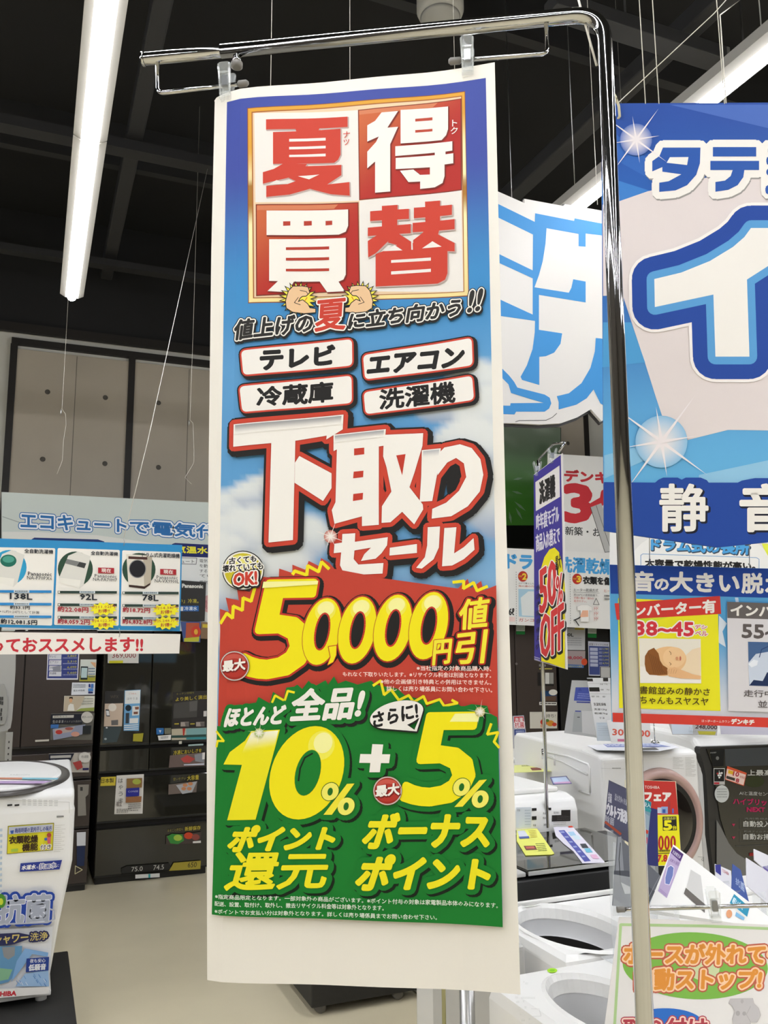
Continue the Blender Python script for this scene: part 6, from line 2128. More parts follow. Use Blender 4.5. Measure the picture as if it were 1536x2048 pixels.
q_ = c4([(222, 538), (325, 532), (365, 842), (222, 850)])
slab('card', Pe, q_, .004, mat('card_b9bac4', '#a9a8ae', .4), rt)
ar = Art(Pe, rt, 1e-4, 5e-4)
ar.poly(c4([(230, 545), (318, 542), (335, 655), (232, 655)]), '#c43a3e')
ar.text('抗菌', c4([(236, 598), (326, 594), (330, 648), (238, 650)]), '#c43a3e', [(1.3, '#ece6e2')], .3)
ar.text('洗濯', c4([(236, 556), (312, 552), (316, 588), (238, 590)]), '#ece6e2', b=.2)
ar.poly(c4([(232, 668), (335, 665), (342, 722), (234, 722)]), '#34447c')
ar.bars(c4([(245, 680), (328, 678), (330, 712), (247, 712)]), 2, '#c9cfe2', .5)
ar.poly(c4([(236, 728), (342, 726), (350, 778), (238, 780)]), '#d4d8e4')
ar.poly(c4([(295, 745), (325, 730), (345, 750), (345, 772), (298, 772)]), '#3a4a8c')
ar.poly(c4([(240, 812), (260, 792), (330, 780), (358, 795), (362, 820), (238, 822)]), '#34408c')
ar.flush('card_print')
bz = Pe.pt(1040, 1496)
if bz.z > zd + .02:
    box('stand_foot', WHITE2, rt, bz.x - .03, bz.x + .03, ye - .001, ye + .05, zd + .018, bz.z + .004, .001)
rt = thing('leaflet', 'curled white leaflet with a red stripe beside the hygiene card', 'leaflet', tuple(onz(1062, 1495, zd + .02)))
ar0 = c4([(352, 705), (425, 775), (440, 862), (415, 858), (365, 800)])
slab('sheet', PY(ye - .06), ar0, .0015, mat('card_e4d8d2', '#e6dcd6', .5), rt)
ar = Art(PY(ye - .06), rt, 1e-4, 4e-4)
ar.line(c4([(366, 782), (405, 815), (418, 855)]), .9, '#c8463c')
ar.flush('sheet_print')

# drum washer with the pink ring
zg = 1.10
g0 = onz(1202, 1512, zg)
g1 = onz(1409, 1501, zg)
GX0, GX1, GY = g0.x, g1.x - .003, g0.y
Gm = thing('washing_machine', 'white drum washer with a pale pink door ring, cards standing before its door', 'washing machine', ((GX0 + GX1) / 2, GY + .3, 0))
prism('body', WHITE, Gm, [(GY, .06), (GY, zg - .012), (GY + .02, zg), (GY + .12, zg + .012), (GY + .60, zg + .03), (GY + .62, zg + .01), (GY + .62, .06)], GX0, GX1, .012)
for sx in (GX0 + .05, GX1 - .05):
    for sy in (GY + .06, GY + .56):
        lathe('foot', BLACKP, Gm, (sx, sy, 0), [(0, 0), (.025, 0), (.02, .065), (0, .065)], 10)
pgf = PY(GY)
cc = pgf.pt(1320, 1643)
RR = pgf.pt(1404, 1643).x - cc.x
RR = min(RR, GX1 - cc.x - .004)
lathe('door_ring', mat('pink_ring', '#c2a197', .3), Gm, (cc.x, GY, cc.z), [(RR * .80, .012), (RR * .83, .022), (RR * .90, .026), (RR * .97, .018), (RR, .0)], 64, 'Y')
lathe('door_glass', mat('smoked_glass', '#17120f', .08, Specular_IOR_Level=.8), Gm, (cc.x, GY, cc.z), [(0, .034), (RR * .4, .032), (RR * .7, .024), (RR * .80, .013), (RR * .80, 0)], 64, 'Y')
lathe('door_rim', BLACKP, Gm, (cc.x, GY, cc.z), [(RR * .74, .0245), (RR * .76, .027), (RR * .79, .02), (RR * .795, .012)], 64, 'Y')
px_ = Plane((GX0, 0, 0), (0, -1, 0), (0, 0, 1))
bm = bmesh.new()
def ridge(P):
    tubebm(bm, [px_.pt(*c4(p), .002) for p in P], .004, 8)
ridge([(500, 872), (760, 925), (945, 1000), (962, 1040), (965, 1270)])
ridge([(505, 905), (700, 975), (940, 1100)])
ridge([(860, 1255), (965, 1285)])
ridge([(620, 905), (625, 1010)])
bmo('pressed_ridges', bm, WHITE, Gm, True)
for k in range(5):
    pass
ar = Art(pgf, Gm, 1e-4, 8e-4)
ar.line(c5([(95, 415), (330, 425)]), .3, '#cfcdc6')
ar.bars(c5([(190, 412), (265, 412), (265, 424), (190, 424)]), 1, '#8f8d88', .6)
ar.bars(c5([(715, 320), (800, 325), (810, 430), (712, 425)]), 9, '#b4b2ac', .3, [.9, .6, 1])
ar.bars(c5([(820, 322), (900, 325), (912, 495), (820, 490)]), 13, '#b4b2ac', .3, [.9, .6, 1])
ar.text('G', c5([(958, 1190), (975, 1190), (975, 1214), (958, 1214)]), '#4a4a48')
ar.line(c5([(925, 1178), (975, 1182), (975, 1222)]), .3, '#6a6a68')
ar.flush('front_print')
ztop_ = zg + .0155
def f5(ar):
    ar.poly(c5([(110, 210), (560, 205), (700, 235), (150, 238)]), '#7a84b4')
    ar.bars(c5([(120, 214), (540, 210), (660, 230), (160, 233)]), 2, '#dfe2ea', .4)
    ar.poly(c5([(420, 245), (560, 242), (600, 262), (430, 266)]), '#5f5f5f')
flat_sheet('leaflet', 'white and blue leaflet spread on top of the pink ringed drum washer', c5([(-50, 212), (60, 190), (640, 188), (770, 238), (600, 270), (60, 262)]), zg + .0135, '#e4e5ea', f5)

# acrylic stand with cards on the left drum washer
def quadcard(name, label, cat, pts, bg, fn=None, th=.002, m=None, group=None, foot=None, C=None):
    """pts: (x, y, depth) of three or four corners in order TL, TR, BR, BL"""
    P = [dep(x, y, d) for x, y, d in pts]
    pl_ = P3(P[3], P[2], P[0])
    if pl_.N.dot(CP - pl_.O) < 0:
        pl_.N = -pl_.N
    rt = thing(name, label, cat, tuple((P[3] + P[2]) / 2), group)
    slab('card', pl_, [(x, y) for x, y, d in pts], th, m or mat('card_' + bg.lstrip('#'), bg, .4, var=.02), rt)
    if fn:
        ar = Art(pl_, rt, 6e-5, 3e-4)
        fn(ar)
        ar.flush('card_print')
    if foot is not None:
        a, b = P[3], P[2]
        c_ = (a + b) / 2
        box('stand_foot', ACRYL, rt, c_.x - .02, c_.x + .02, c_.y, c_.y + .05, foot, foot + .003, .0005)
        box('stand_foot', ACRYL, rt, c_.x - .02, c_.x + .02, c_.y + .004, c_.y + .006, foot, max(c_.z, foot + .01) + .01)
    return rt
DG = 3.12
def a1(ar):
    ar.poly(c4([(822, 262), (955, 262), (985, 398), (805, 390)]), '#4a58a4')
    ar.bars(c4([(845, 320), (950, 325), (965, 385), (835, 378)]), 3, '#9aa4d4', .3)
    ar.text('洗', c4([(848, 272), (880, 272), (878, 300), (846, 300)]), '#2c3a84')
    ar.poly(c4([(832, 398), (960, 402), (962, 414), (830, 410)]), '#34408c')
    ar.poly(c4([(818, 485), (875, 487), (872, 498), (816, 496)]), '#4a54a0')
    ar.poly(c4([(808, 500), (880, 500), (885, 690), (790, 690)]), '#a3a6a6')
    ar.poly(c4([(880, 488), (985, 490), (1015, 720), (885, 700)]), '#c9c9c8')
    ar.poly(c4([(838, 545), (862, 545), (862, 552), (838, 552)]), '#3a3a3a')
quadcard('acrylic_stand', 'clear acrylic stand with a purple headed card on the back white washers', 'stand', [(*c4((785, 195)), DG + .05), (*c4((940, 198)), DG + .02), (*c4((1022, 745)), DG), (*c4((712, 700)), DG + .03)], '#b4b5b4', a1, .004)
def a2(ar):
    ar.poly(c4([(930, 178), (985, 178), (990, 205), (935, 205)]), '#35322e')
    ar.poly(c4([(1085, 172), (1133, 172), (1135, 205), (1087, 205)]), '#35322e')
    ar.poly(c4([(950, 262), (1048, 262), (1055, 302), (955, 302)]), '#2c2a27')
    for (a, b, t) in ((1055, 232, '洗濯'), (1100, 232, '11kg'), (1062, 285, '乾燥'), (1118, 285, '6kg'), (975, 350, '電源'), (1020, 350, '50/60'), (1080, 352, '消費電力')):
        ar.text(t, c4(Q(a, b - 8, a + 28, b + 8)), '#77746f', res=1)
    ar.line(c4([(945, 225), (1155, 225)]), .2, '#a9a7a2')
    ar.line(c4([(950, 325), (1160, 325)]), .2, '#a9a7a2')
    ar.text('洗濯乾燥機', c4([(992, 410), (1110, 412), (1115, 440), (998, 440)]), '#35322e', b=.3)
    ar.text('洗濯12kg', c4([(998, 462), (1120, 465), (1122, 486), (1000, 486)]), '#35322e', b=.3)
    ar.text('乾燥7kg', c4([(1003, 502), (1128, 504), (1130, 524), (1005, 524)]), '#35322e', b=.3)
    ar.text('寸 法', c4([(1050, 545), (1100, 547), (1100, 566), (1050, 566)]), '#5a5752')
    ar.poly(c4([(1020, 600), (1150, 600), (1172, 778), (1028, 775)]), '#cfdae4')
    ar.bars(c4([(1035, 610), (1145, 610), (1160, 740), (1040, 740)]), 6, '#b4c0cc', .2)
quadcard('spec_card', 'tall white specification card with black boxes on the pink ringed washer', 'card', [(*c4((930, 172)), DG + .03), (*c4((1155, 172)), DG + .01), (*c4((1172, 778)), DG - .02), (*c4((1028, 775)), DG)], '#e7e8e9', a2, .002)
def a3(ar):
    ar.text('308,000', [(1225, 1458), (1300, 1461), (1300, 1476), (1225, 1472)], '#c4503a', b=.5)
    ar.text('C', [(1275, 1449), (1283, 1449), (1283, 1459), (1275, 1459)], '#3a3a3a', b=.3)
    ar.poly([(1235, 1478), (1275, 1479), (1275, 1484), (1235, 1483)], '#b4607a')
quadcard('price_card', 'grey price card with orange numerals on the pink ringed washer', 'card', [(1213, 1440, 3.1), (1300, 1442, 3.1), (1302, 1486, 3.05), (1222, 1484, 3.05)], '#c9c8c6', a3)
rt = thing('ornament', 'small bright green ornament on the drum washer beside the pole', 'ornament', tuple(onz(1281, 1490, zg + .005)))
og = onz(1281, 1490, zg + .005)
lathe('base', mat('green_bead', '#7fc42e', .25), rt, tuple(og), [(0, .03), (.006, .03), (.014, 0), (0, 0)], 12)
for i, (dx, dy, r) in enumerate(((0, 0, .017), (3, -12, .012), (-4, -8, .010), (6, -4, .010), (2, 8, .012))):
    lathe('bead', mat('green_bead', '#7fc42e', .25), rt, (og.x + dx * .0012, og.y, og.z + .03 - dy * .0018), [(0, -r), (r * .7, -r * .7), (r, 0), (r * .7, r * .7), (0, r)], 14)
# stand pin on the drum top
rt = thing('pin_stand', 'tiny chrome pin stand on top of the white drum washer', 'stand', tuple(onz(1310, 1486, zg + .03)))
b0 = onz(1310, 1486, zg + .03)
lathe('base', CHROME, rt, tuple(b0), [(0, .012), (.008, .01), (.02, 0), (0, 0)], 20)
tube('stem', CHROME, rt, [b0 + Vector((0, 0, .006)), b0 + Vector((0, 0, .09))], .0018, 8)

# black fronted drum washer at the right
sh0 = onz(1396, 1487, 1.115)
SX0, SY = max(sh0.x, GX1 + .012), sh0.y - .02
Sm = thing('washing_machine', 'white drum washer with a huge black glass front at the right edge', 'washing machine', (SX0 + .3, SY + .3, 0))
prism('body', WHITE, Sm, [(SY + .03, .06), (SY + .015, 1.02), (SY + .02, 1.10), (SY + .05, 1.135), (SY + .14, 1.15), (SY + .60, 1.17), (SY + .64, 1.13), (SY + .64, .06)], SX0, SX0 + .60, .02)
for sx in (SX0 + .06, SX0 + .54):
    for sy in (SY + .09, SY + .58):
        lathe('foot', BLACKP, Sm, (sx, sy, 0), [(0, 0), (.025, 0), (.02, .07), (0, .07)], 10)
psf = PY(SY)
fr_ = c5([(948, 250), (960, 232), (1600, 212), (2200, 180), (2200, 1500), (1080, 1420), (1060, 1250), (1030, 1000), (1015, 700), (1000, 480), (975, 360), (950, 290)])
slab('front_frame', psf, fr_, .03, mat('dark_front_frame', '#2e2d2b', .35), Sm)
slab('front_glass', psf, c5([(1000, 248), (1600, 228), (2190, 200), (2190, 1480), (1330, 1400), (1180, 1050), (1120, 850), (1080, 600), (1060, 420)]), .004, BLACKG, Sm, .004)
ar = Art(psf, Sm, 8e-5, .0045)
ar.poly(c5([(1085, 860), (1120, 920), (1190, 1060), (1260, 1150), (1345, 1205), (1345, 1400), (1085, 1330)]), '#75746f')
ar.poly(c5([(1155, 250), (1600, 230), (2100, 210), (2100, 370), (1600, 390), (1160, 400)]), '#3b3e3f')
ar.poly(c5([(1030, 258), (1152, 250), (1145, 395), (1050, 400)]), '#0d0d0d')
ar.text('SHARP', c5([(1028, 276), (1082, 274), (1082, 286), (1028, 288)]), '#9c9c98', b=.15)
ar.poly(c5(ell(1092, 328, 14, 16)), '#6a6a66')
ar.text('上最高。', c5([(1352, 428), (1590, 430), (1590, 478), (1352, 478)]), '#b9b8b0', b=.35)
ar.poly(c5(ell(1410, 530, 85, 50)), '#2e3318')
ar.text('AIと温度センサー搭載', c5([(1280, 612), (1680, 625), (1680, 660), (1280, 645)]), '#a3a29c', b=.15)
ar.text('ハイブリッド乾燥', c5([(1228, 672), (1700, 690), (1700, 745), (1228, 725)]), '#a81c50', b=.6)
ar.text('NEXT', c5([(1345, 752), (1500, 755), (1500, 790), (1345, 788)]), '#a81c50', b=.7)
for (y, t, s_) in ((868, '自動投入', '洗剤柔軟剤'), (978, '自動お掃除', '乾燥フィルター')):
    ar.text(t, c5([(1315, y), (1315 + 58 * len(t), y + 4), (1315 + 58 * len(t), y + 54), (1315, y + 50)]), '#c4c3bc', b=.3)
    ar.text(s_, c5([(1318, y - 28), (1540, y - 26), (1540, y - 10), (1318, y - 12)]), '#77766f', res=1)
    ar.text('▼', c5([(1215, y + 25), (1245, y + 25), (1245, y + 50), (1215, y + 50)]), '#a82a4c')
    ar.line(c5([(1285, y - 20), (1285, y + 68), (1600, y + 62)]), .3, '#4c4c49')
ar.line(c5([(1250, 1085), (1600, 1070)]), .6, '#4c4c49')
ar.poly(c5([(1365, 1145), (1400, 1142), (1400, 1170), (1365, 1172)]), '#8c2020')
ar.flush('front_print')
ar = Art(psf, Sm, 1e-4, .006)
q_ = c5([(1057, 414), (1153, 414), (1153, 556), (1057, 556)])
ar.poly(q_, '#b9b8b2')
ar.poly(c5([(1062, 420), (1148, 420), (1148, 528), (1062, 528)]), '#171615')
for (x, y, r, c) in ((1105, 440, 4, '#d6d6d0'), (1090, 460, 8, '#a83a38'), (1108, 458, 9, '#dcdcd6'), (1126, 456, 9, '#dcdcd6'), (1098, 476, 9, '#dcdcd6'), (1116, 476, 9, '#dcdcd6'), (1105, 494, 8, '#dcdcd6')):
    ar.poly(c5(ell(x, y, r, r)), c)
ar.poly(c5([(1060, 536), (1105, 536), (1105, 552), (1060, 552)]), '#b4303a')
ar.flush('cluster_sticker')
ar = Art(psf, Sm, 1e-4, .006)
ar.poly(c5(ell(1128, 635, 62, 75)), '#c3c6c2')
ar.bars(c5([(1085, 590), (1172, 590), (1172, 680), (1085, 680)]), 4, '#8b8f8c', .35)
ar.flush('round_sticker')
ar = Art(psf, Sm, 1e-4, .006)
ar.poly(c5([(1175, 395), (1342, 455), (1318, 568), (1155, 512)]), '#c8502c')
ar.poly(c5([(1172, 418), (1334, 470), (1314, 560), (1160, 508)]), '#e4c8bc')
ar.poly(c5([(1185, 428), (1228, 440), (1222, 470), (1180, 458)]), '#dcae2c')
ar.poly(c5([(1168, 478), (1242, 500), (1238, 524), (1164, 502)]), '#3c342c')
ar.text('10', c5([(1230, 440), (1278, 452), (1270, 488), (1222, 478)]), '#a8303c', b=.5)
ar.text('8', c5([(1252, 500), (1278, 508), (1272, 540), (1246, 532)]), '#a8303c', b=.5)
ar.text('年保証', c5([(1284, 476), (1328, 488), (1324, 508), (1280, 498)]), '#a85a4c', res=1)
ar.flush('price_sticker')
def a4(ar):
    ar.text('248,000', [(1392, 1449), (1434, 1451), (1434, 1460), (1390, 1458)], '#4a3436', b=.4)
    ar.poly([(1395, 1462), (1432, 1463), (1430, 1470), (1398, 1469)], '#b4ae3e')
    ar.poly([(1340, 1430), (1384, 1432), (1386, 1468), (1345, 1468)], '#c3ccd6')
quadcard('price_card', 'grey price card with dark numerals standing on the black fronted drum washer', 'card', [(1330, 1425, 3.40), (1437, 1428, 3.40), (1434, 1471, 3.37), (1345, 1469, 3.37)], '#a9a8a6', a4, foot=1.158)
quadcard('paper_sheet', 'pale lilac paper sheet at the right end on the black fronted drum washer', 'paper', [(1438, 1430, 3.44), (1600, 1434, 3.44), (1600, 1471, 3.41), (1442, 1468, 3.41)], '#b9b6c4', None)

# ---- cards and holders in front of the drum washers
SHF = ZA + .002
def b1(ar):
    ar.poly(c5([(437, 522), (735, 532), (762, 815), (437, 818)]), '#c4362c')
    ar.text('TOSHIBA', c5([(472, 566), (600, 570), (600, 594), (472, 592)]), '#efe6d8', b=.3)
    ar.text('東芝フェア', c5([(300, 612), (695, 622), (700, 700), (300, 704)]), '#f1e8dc', b=1.4)
    for (a, b, w_, h_, c) in ((582, 755, 34, 50, '#c9ccd8'), (615, 748, 56, 60, '#8fa4c8'), (625, 770, 26, 32, '#3a5aa0'), (675, 700, 18, 105, '#a83c38'), (708, 765, 14, 40, '#5a6ab0')):
        ar.poly(c5(Q(a, b, a + w_, b + h_)), c)
    ar.poly(c5([(437, 822), (765, 820), (785, 1250), (437, 1258)]), '#efe41c')
    ar.poly(c5(rq([(625, 834), (745, 832), (750, 952), (628, 955)], 3)), '#2b281f')
    ar.text('店舗合計', c5([(635, 838), (740, 836), (740, 860), (635, 862)]), '#efe86a', b=.2)
    ar.text('5', c5([(638, 872), (702, 870), (705, 945), (638, 948)]), '#efe41c', b=1.4)
    ar.text('台', c5([(712, 912), (745, 911), (746, 945), (713, 947)]), '#efe41c', b=.3)
    for k in range(4):
        e = c5(ell(560 + k * 52, 1060, 24, 62))
        ar.poly(e, '#b42c24')
        ar.poly(c5(ell(560 + k * 52, 1060, 6, 42)), '#efe41c')
    ar.bars(c5([(592, 1120), (690, 1118), (690, 1140), (592, 1142)]), 1, '#6a5a1c', .8)
    ar.line(c5([(587, 1152), (700, 1148)]), .8, '#5a4a1c')
    ar.text('117.8', c5([(520, 1168), (665, 1164), (665, 1220), (520, 1226)]), '#c4362c', b=.8)
quadcard('fair_card', 'tall red and yellow fair card with huge zeros in front of the round door', 'card', [(*c5((300, 516)), 2.35), (*c5((742, 528)), 2.33), (*c5((792, 1256)), 2.25), (*c5((300, 1264)), 2.27)], '#e9dfbc', b1, .003, foot=SHF)
def b2(ar):
    ar.poly(c5([(165, 530), (330, 610), (330, 960), (130, 930)]), '#55566e')
    ar.text('抗菌', c5([(160, 622), (188, 640), (186, 720), (154, 705)]), '#c9c8d4', b=.3)
    ar.text('温水洗浄の洗濯', c5([(215, 632), (322, 690), (320, 742), (212, 690)]), '#c9c8d4', res=1)
    ar.text('ウルトラ洗浄', c5([(150, 712), (322, 790), (322, 900), (142, 812)]), '#d8d7e0', b=.9)
    ar.text('除菌', c5([(135, 818), (210, 850), (206, 915), (132, 885)]), '#b4b3c0', b=.3)
    ar.line(c5([(132, 880), (265, 985)]), 2.4, '#a8503c')
quadcard('brochure', 'slate purple brochure with white lettering leaning left of the pole', 'brochure', [(*c5((162, 518)), 1.9), (*c5((335, 600)), 1.88), (*c5((335, 1060)), 1.86), (*c5((122, 925)), 1.88)], '#4c4d62', b2, .003, foot=SHF)
def b3(ar):
    ar.poly(c5([(440, 672), (528, 712), (525, 770), (440, 740)]), '#2a8c94')
    ar.text('自動投入', c5([(400, 690), (524, 722), (522, 758), (400, 728)]), '#dfe8e8', b=.3)
    ar.poly(c5([(450, 790), (515, 830), (505, 960), (445, 930)]), '#9fb0bc')
    ar.poly(c5([(450, 930), (505, 955), (500, 985), (450, 965)]), '#c8402e')
    ar.poly(c5([(455, 1000), (498, 1015), (494, 1070), (452, 1060)]), '#c4506a')
    ar.poly(c5([(440, 740), (530, 775), (522, 800), (440, 770)]), '#3aa0a4')
quadcard('brochure', 'teal topped brochure just right of the pole', 'brochure', [(*c5((380, 650)), 1.98), (*c5((530, 708)), 1.97), (*c5((488, 1168)), 1.92), (*c5((380, 1140)), 1.93)], '#7c9cac', b3, .003, foot=SHF)
quadcard('brochure', 'plain navy brochure between the teal one and the yellow fair card', 'brochure', [(*c5((430, 735)), 2.05), (*c5((582, 772)), 2.05), (*c5((590, 1262)), 2.0), (*c5((430, 1250)), 2.0)], '#23286a', None, .003, foot=SHF)
def b5(ar):
    ar.poly(c5([(240, 1010), (270, 1005), (300, 1420), (350, 1500), (320, 1520), (210, 1450)]), '#8d9096')
    ar.poly(c5([(205, 1300), (330, 1300), (560, 1480), (480, 1640), (330, 1640), (200, 1530)]), '#4f5259')
    ar.line(c5([(262, 1060), (250, 1200), (262, 1400), (290, 1490), (345, 1500)]), .7, '#24252a')
    ar.line(c5([(602, 1345), (560, 1420), (500, 1540)]), .4, '#9a9ca2')
    ar.poly(c5([(265, 1400), (345, 1440), (345, 1500), (300, 1500)]), '#b4b4b2')
quadcard('brochure', 'large grey brochure with a machine picture in the holder behind the pole', 'brochure', [(*c5((238, 1000)), 1.72), (*c5((610, 1345)), 1.70), (*c5((490, 1640)), 1.66), (*c5((195, 1600)), 1.66)], '#5e6168', b5, .004)
# clear holder
P = [dep(*c5(p), d) for p, d in (((190, 1100), 1.66), ((480, 1250), 1.65), ((480, 1690), 1.62), ((200, 1690), 1.62))]
rt = thing('brochure_holder', 'clear acrylic brochure holder behind the hanging green hose sign', 'holder', (P[3].x, P[3].y, ZA))
pl_ = P3(P[3], P[2], P[0])
slab('front_plate', pl_, [c5(p) for p in ((200, 1330), (480, 1380), (480, 1690), (200, 1690))], .002, ACRYL, rt)
slab('back_plate', Plane(pl_.O - pl_.N * .14, pl_.U, pl_.V), [c5(p) for p in ((200, 1050), (480, 1150), (480, 1690), (200, 1690))], .002, ACRYL, rt)
zb_ = min(P[3].z, P[2].z)
xm, ym = (P[3].x + P[2].x) / 2, (P[3].y + P[2].y) / 2
box('base_block', ACRYL, rt, xm + .03, xm + .12, ym - .0, ym + .05, ZA + .001, zb_ - .0, .002)
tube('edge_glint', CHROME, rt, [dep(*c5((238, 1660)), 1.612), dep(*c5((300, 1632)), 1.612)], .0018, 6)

def b6(ar):
    ar.poly(c7([(580, 262), (688, 345), (520, 785), (430, 712)]), '#b4a3c4')
    ar.poly(c7([(588, 270), (688, 345), (655, 418), (560, 330)]), '#4a2c6c')
    ar.text('洗濯槽洗浄', c7([(585, 300), (665, 360), (648, 395), (572, 332)]), '#dcd4e4', b=.3)
    ar.text('自動お掃除', c7([(560, 385), (650, 430), (635, 470), (548, 412)]), '#6a4a84', res=1)
    V, T = unionp([c7([(530, 480), (560, 460), (588, 480), (580, 560), (545, 650), (505, 640), (505, 580)])])
    ar.lay(V, T, '#6a78b0', [(1.2, '#e4e0ea')])
    ar.bars(c7([(450, 690), (520, 750), (510, 775), (440, 715)]), 2, '#8c74a4', .4)
    ar.poly(c7([(760, 500), (860, 560), (900, 860), (720, 690)]), '#c9c8c4')
    ar.poly(c7([(710, 682), (905, 850), (900, 935), (690, 740)]), '#66615c')
    ar.poly(c7([(1190, 738), (1360, 880), (1318, 990), (1140, 850)]), '#e4e4e0')
    ar.poly(c7([(1195, 745), (1350, 880), (1325, 975), (1150, 835)]), '#2a8cac')
    ar.text('軽い力で', c7([(1192, 775), (1300, 862), (1280, 910), (1170, 830)]), '#dcecf0', b=.3)
    ar.poly(c7([(1215, 925), (1300, 985), (1290, 1010), (1205, 965)]), '#7fb4d8')
    ar.poly(c7(ell(1145, 945, 30, 42)), '#d89a70')
quadcard('open_lid', 'white raised washer lid with a purple label and grey grip strip', 'lid', [(*c7((585, 245)), 1.80), (*c7((1560, 985)), 1.70), (*c7((1540, 1090)), 1.66), (*c7((330, 900)), 1.68)], '#dddbd8', b6, .012, WHITE2)
def b8(ar):
    ar.poly(c7([(1005, 450), (1062, 448), (1064, 560), (1010, 520)]), '#2a2c84')
    ar.text('TOSHIBA', c7([(1075, 488), (1145, 530), (1142, 560), (1072, 518)]), '#b4343c', b=.3)
quadcard('brochure', 'small navy and white brochure behind the raised lid', 'brochure', [(*c7((1003, 440)), 2.05), (*c7((1165, 510)), 2.05), (*c7((1180, 700)), 2.0), (*c7((1010, 640)), 2.0)], '#d4d2d6', b8, foot=SHF)
def b9(ar):
    ar.text('抗菌', c7([(1210, 575), (1300, 640), (1300, 730), (1210, 640)]), '#a8b8dc', b=.3)
quadcard('brochure', 'rounded blue brochure with pale lettering behind the raised lid', 'brochure', [(*c7((1180, 440)), 1.98), (*c7((1262, 500)), 1.98), (*c7((1340, 720)), 1.95), (*c7((1530, 870)), 1.93), (*c7((1530, 930)), 1.93), (*c7((1175, 720)), 1.94)][0:6][:2] + [(*c7((1345, 820)), 1.93), (*c7((1170, 700)), 1.94)], '#2c4c98', b9, foot=SHF)
quadcard('brochure', 'white folded leaflet standing at the right edge behind the blue brochure', 'brochure', [(*c7((1318, 378)), 2.1), (*c7((1600, 560)), 2.1), (*c7((1600, 900)), 2.0), (*c7((1325, 660)), 2.0)], '#dcdadf', None, foot=SHF)
def b10(ar):
    ar.poly(c7([(1480, 470), (1600, 440), (1600, 640), (1536, 540)]), '#5a4a94')
quadcard('brochure', 'white pointed leaflet with a violet corner at the right edge', 'brochure', [(*c7((1395, 290)), 2.16), (*c7((1640, 400)), 2.16), (*c7((1640, 620)), 2.12), (*c7((1400, 400)), 2.12)], '#e4e2e6', b10, foot=SHF)
closed_washer('white closed washer almost hidden under the raised lid and brochures', max(xb0, xa0) + .61, max(xb0, xa0) + 1.15, yb1 - .5, ya1, .79)

# ---- hanging hose sign on its rod
c8 = crop(1210, 1800, 4.7117)
a, b, c = dep(1238, 1835, 1.5), dep(1536, 1850, 1.47), dep(1210, 2048, 1.42)
PHs = P3(c, c + (b - a), a)
rt = thing('hose_sign', 'white hose sign with orange lettering on green ovals, at the lower right corner', 'sign', tuple(dep(1425, 1838, 1.49)))
slab('sheet', PHs, [(1238, 1834), (1700, 1858), (1700, 2110), (1202, 2104)], .003, mat('hose_sign_card', '#e6e2dc', .35, var=.01), rt)
ar = Art(PHs, rt, 7e-5, 3e-4)
LG = '#b4d294'
ar.line(c8([(1700, 272), (1536, 270), (950, 245), (148, 232), (90, 1180), (80, 1400)]), 2.8, LG)
ar.poly(c8(ell(850, 620, 685, 315, 2.5, 56)), '#7fb84c')
ar.poly(c8(ell(930, 640, 150, 120, 2, 30)), '#cfd9a8')
OR = [(6.4, '#c0604a'), (3.4, '#f6cda4')]
ar.text('ホースが外れても', c8([(185, 415), (1700, 425), (1690, 600), (180, 605)]), '#e0923a', OR, 2.0)
ar.text('自動ストップ!', c8([(300, 650), (1480, 655), (1460, 835), (300, 850)]), '#e0923a', OR, 2.0)
ar.poly(c8(ell(590, 1150, 330, 130, 2, 40)), '#2f6fc4')
ar.text('取り付け', c8([(175, 1125), (960, 1110), (955, 1290), (175, 1290)]), '#b4424c', [(5.4, '#b4424c'), (3.2, '#f4d4c4')], 1.4)
V, T = unionp([c8([(1180, 932), (1390, 928), (1400, 975), (1445, 1020), (1465, 1085), (1430, 1150), (1370, 1150), (1360, 1250), (1220, 1250), (1200, 1120), (1225, 1050), (1190, 990), (1165, 975)])])
ar.lay(V, T, '#c3bfbd', [(.5, '#a9a19f')])
ar.poly(c8(ell(1250, 1068, 20, 24)), '#aba6a4')
ar.poly(c8(ell(1310, 1070, 18, 20)), '#aba6a4')
ar.poly(c8(ell(1290, 955, 14, 20)), '#b4afad')
ar.line(c8([(1370, 1000), (1330, 1080), (1370, 1150)]), .4, '#a39e9c')
ar.flush('sign_print')
rt = thing('rod_stand', 'thin horizontal chrome rod holding the hose sign', 'rod', tuple(dep(1245, 1817, 1.5)))
r0, r1 = dep(1240, 1819, 1.497), dep(1700, 1806, 1.455)
dwn = Vector((r1.x + .02, r1.y + .03, .83))
tube('rod', CHROME, rt, fillet([r0, r1, dwn], .02, 4), .0036, 12)
tube('rod_tip', GREYP, rt, [r0 - (r1 - r0).normalized() * .006, r0 + (r1 - r0).normalized() * .008], .005, 10)
PRd = P3(r0, r1, r0 + Vector((0, 0, .1)))
clip(1428, 1812, 'clear plastic clip holding the hose sign on its chrome rod', PRd, .85)

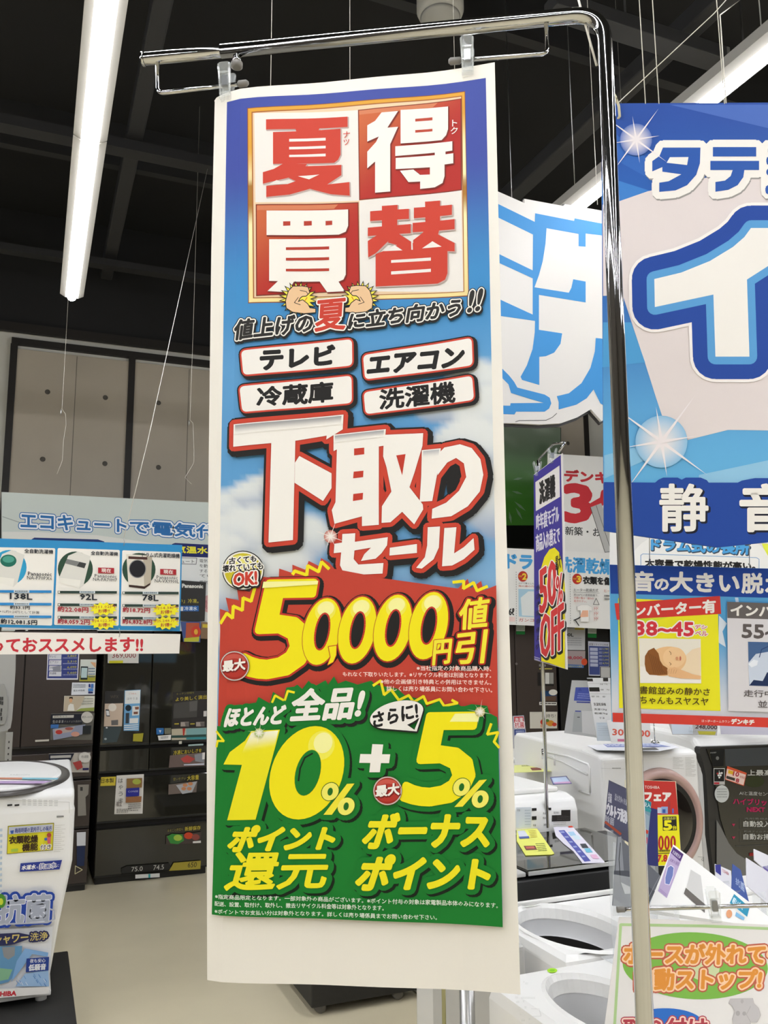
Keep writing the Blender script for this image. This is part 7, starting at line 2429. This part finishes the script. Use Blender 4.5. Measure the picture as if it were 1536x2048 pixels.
# ---- low things under the banner
pq = onz(623, 2036, 0)
rt = thing('platform', 'low black wheeled platform on the floor below the sale banner', 'platform', (pq.x + .3, pq.y + .2, 0))
xe = onz(858, 1998, .03).x
box('deck', PL, rt, pq.x, xe, pq.y, onz(575, 1972, 0).y + .3, .035, .15, .005)
for (x, y) in ((pq.x + .05, pq.y + .04), (xe - .09, pq.y + .04), (pq.x + .05, pq.y + .5), (xe - .09, pq.y + .5)):
    lathe('caster', GREYP, rt, (x, y, .022), [(0, -.016), (.022, -.016), (.024, 0), (.022, .016), (0, .016)], 16, 'Y')
wf_ = onz(905, 2018, 0)
rt = thing('floor_stand', 'white rounded stand foot on the floor at the right end of the black platform', 'stand', (wf_.x, wf_.y, 0))
box('foot', WHITE2, rt, xe + .004, wf_.x + .05, wf_.y, wf_.y + .3, 0.0, .03, .012, 3)
box('post', WHITE2, rt, xe + .03, xe + .06, wf_.y + .2, wf_.y + .24, .02, .5, .006)
def postat(x, y, d, r, m, lab, z1=.86, nm='display_post'):
    p = dep(x, y, d)
    rt = thing(nm, lab, 'post', (p.x, p.y, 0))
    tube('tube', m, rt, [(p.x, p.y, .008), (p.x, p.y, z1)], r, 12)
    lathe('base', m, rt, (p.x, p.y, 0), [(0, .01), (r * 1.8, .01), (r * 3, .0), (0, 0)], 20)
postat(888, 2030, 1.85, .0045, mat('brass_edge', '#8c8450', .4), 'thin olive post left of the brochures under the banner corner')
postat(935, 2030, 1.75, .016, STEEL, 'thick steel post behind the lower right corner of the sale banner')
p = dep(912, 2010, 2.35)
rt = thing('brochure_rack', 'slim rack of grey and red brochures below the banner corner', 'rack', (p.x, p.y, 0))
box('rack_back', SILVER, rt, p.x - .012, p.x + .012, p.y, p.y + .08, .0, .72, .002)
for i, c_ in enumerate(('#8c93a8', '#b0383a', '#6a625c')):
    box('brochure', mat('rack_' + c_[1:], c_, .4), rt, p.x - .010 + i * .018, p.x + .004 + i * .018, p.y - .02 - i * .003, p.y + .06, .35, .70, .001)
p = dep(985, 2020, 1.9)
bx0, bx1 = dep(964, 2020, 1.9).x + .012, xb0 - .02
rt = thing('display_bin', 'pale grey bin left of the nearest open washer under the banner corner', 'bin', (p.x, p.y, 0))
box('shell', SILVER, rt, bx0, max(bx1, bx0 + .09), p.y - .02, p.y + .3, 0, .83, .012, 3)
box('lid_rim', WHITE2, rt, bx0 + .01, max(bx1, bx0 + .09) - .01, p.y - .01, p.y + .29, .83, .84, .003)
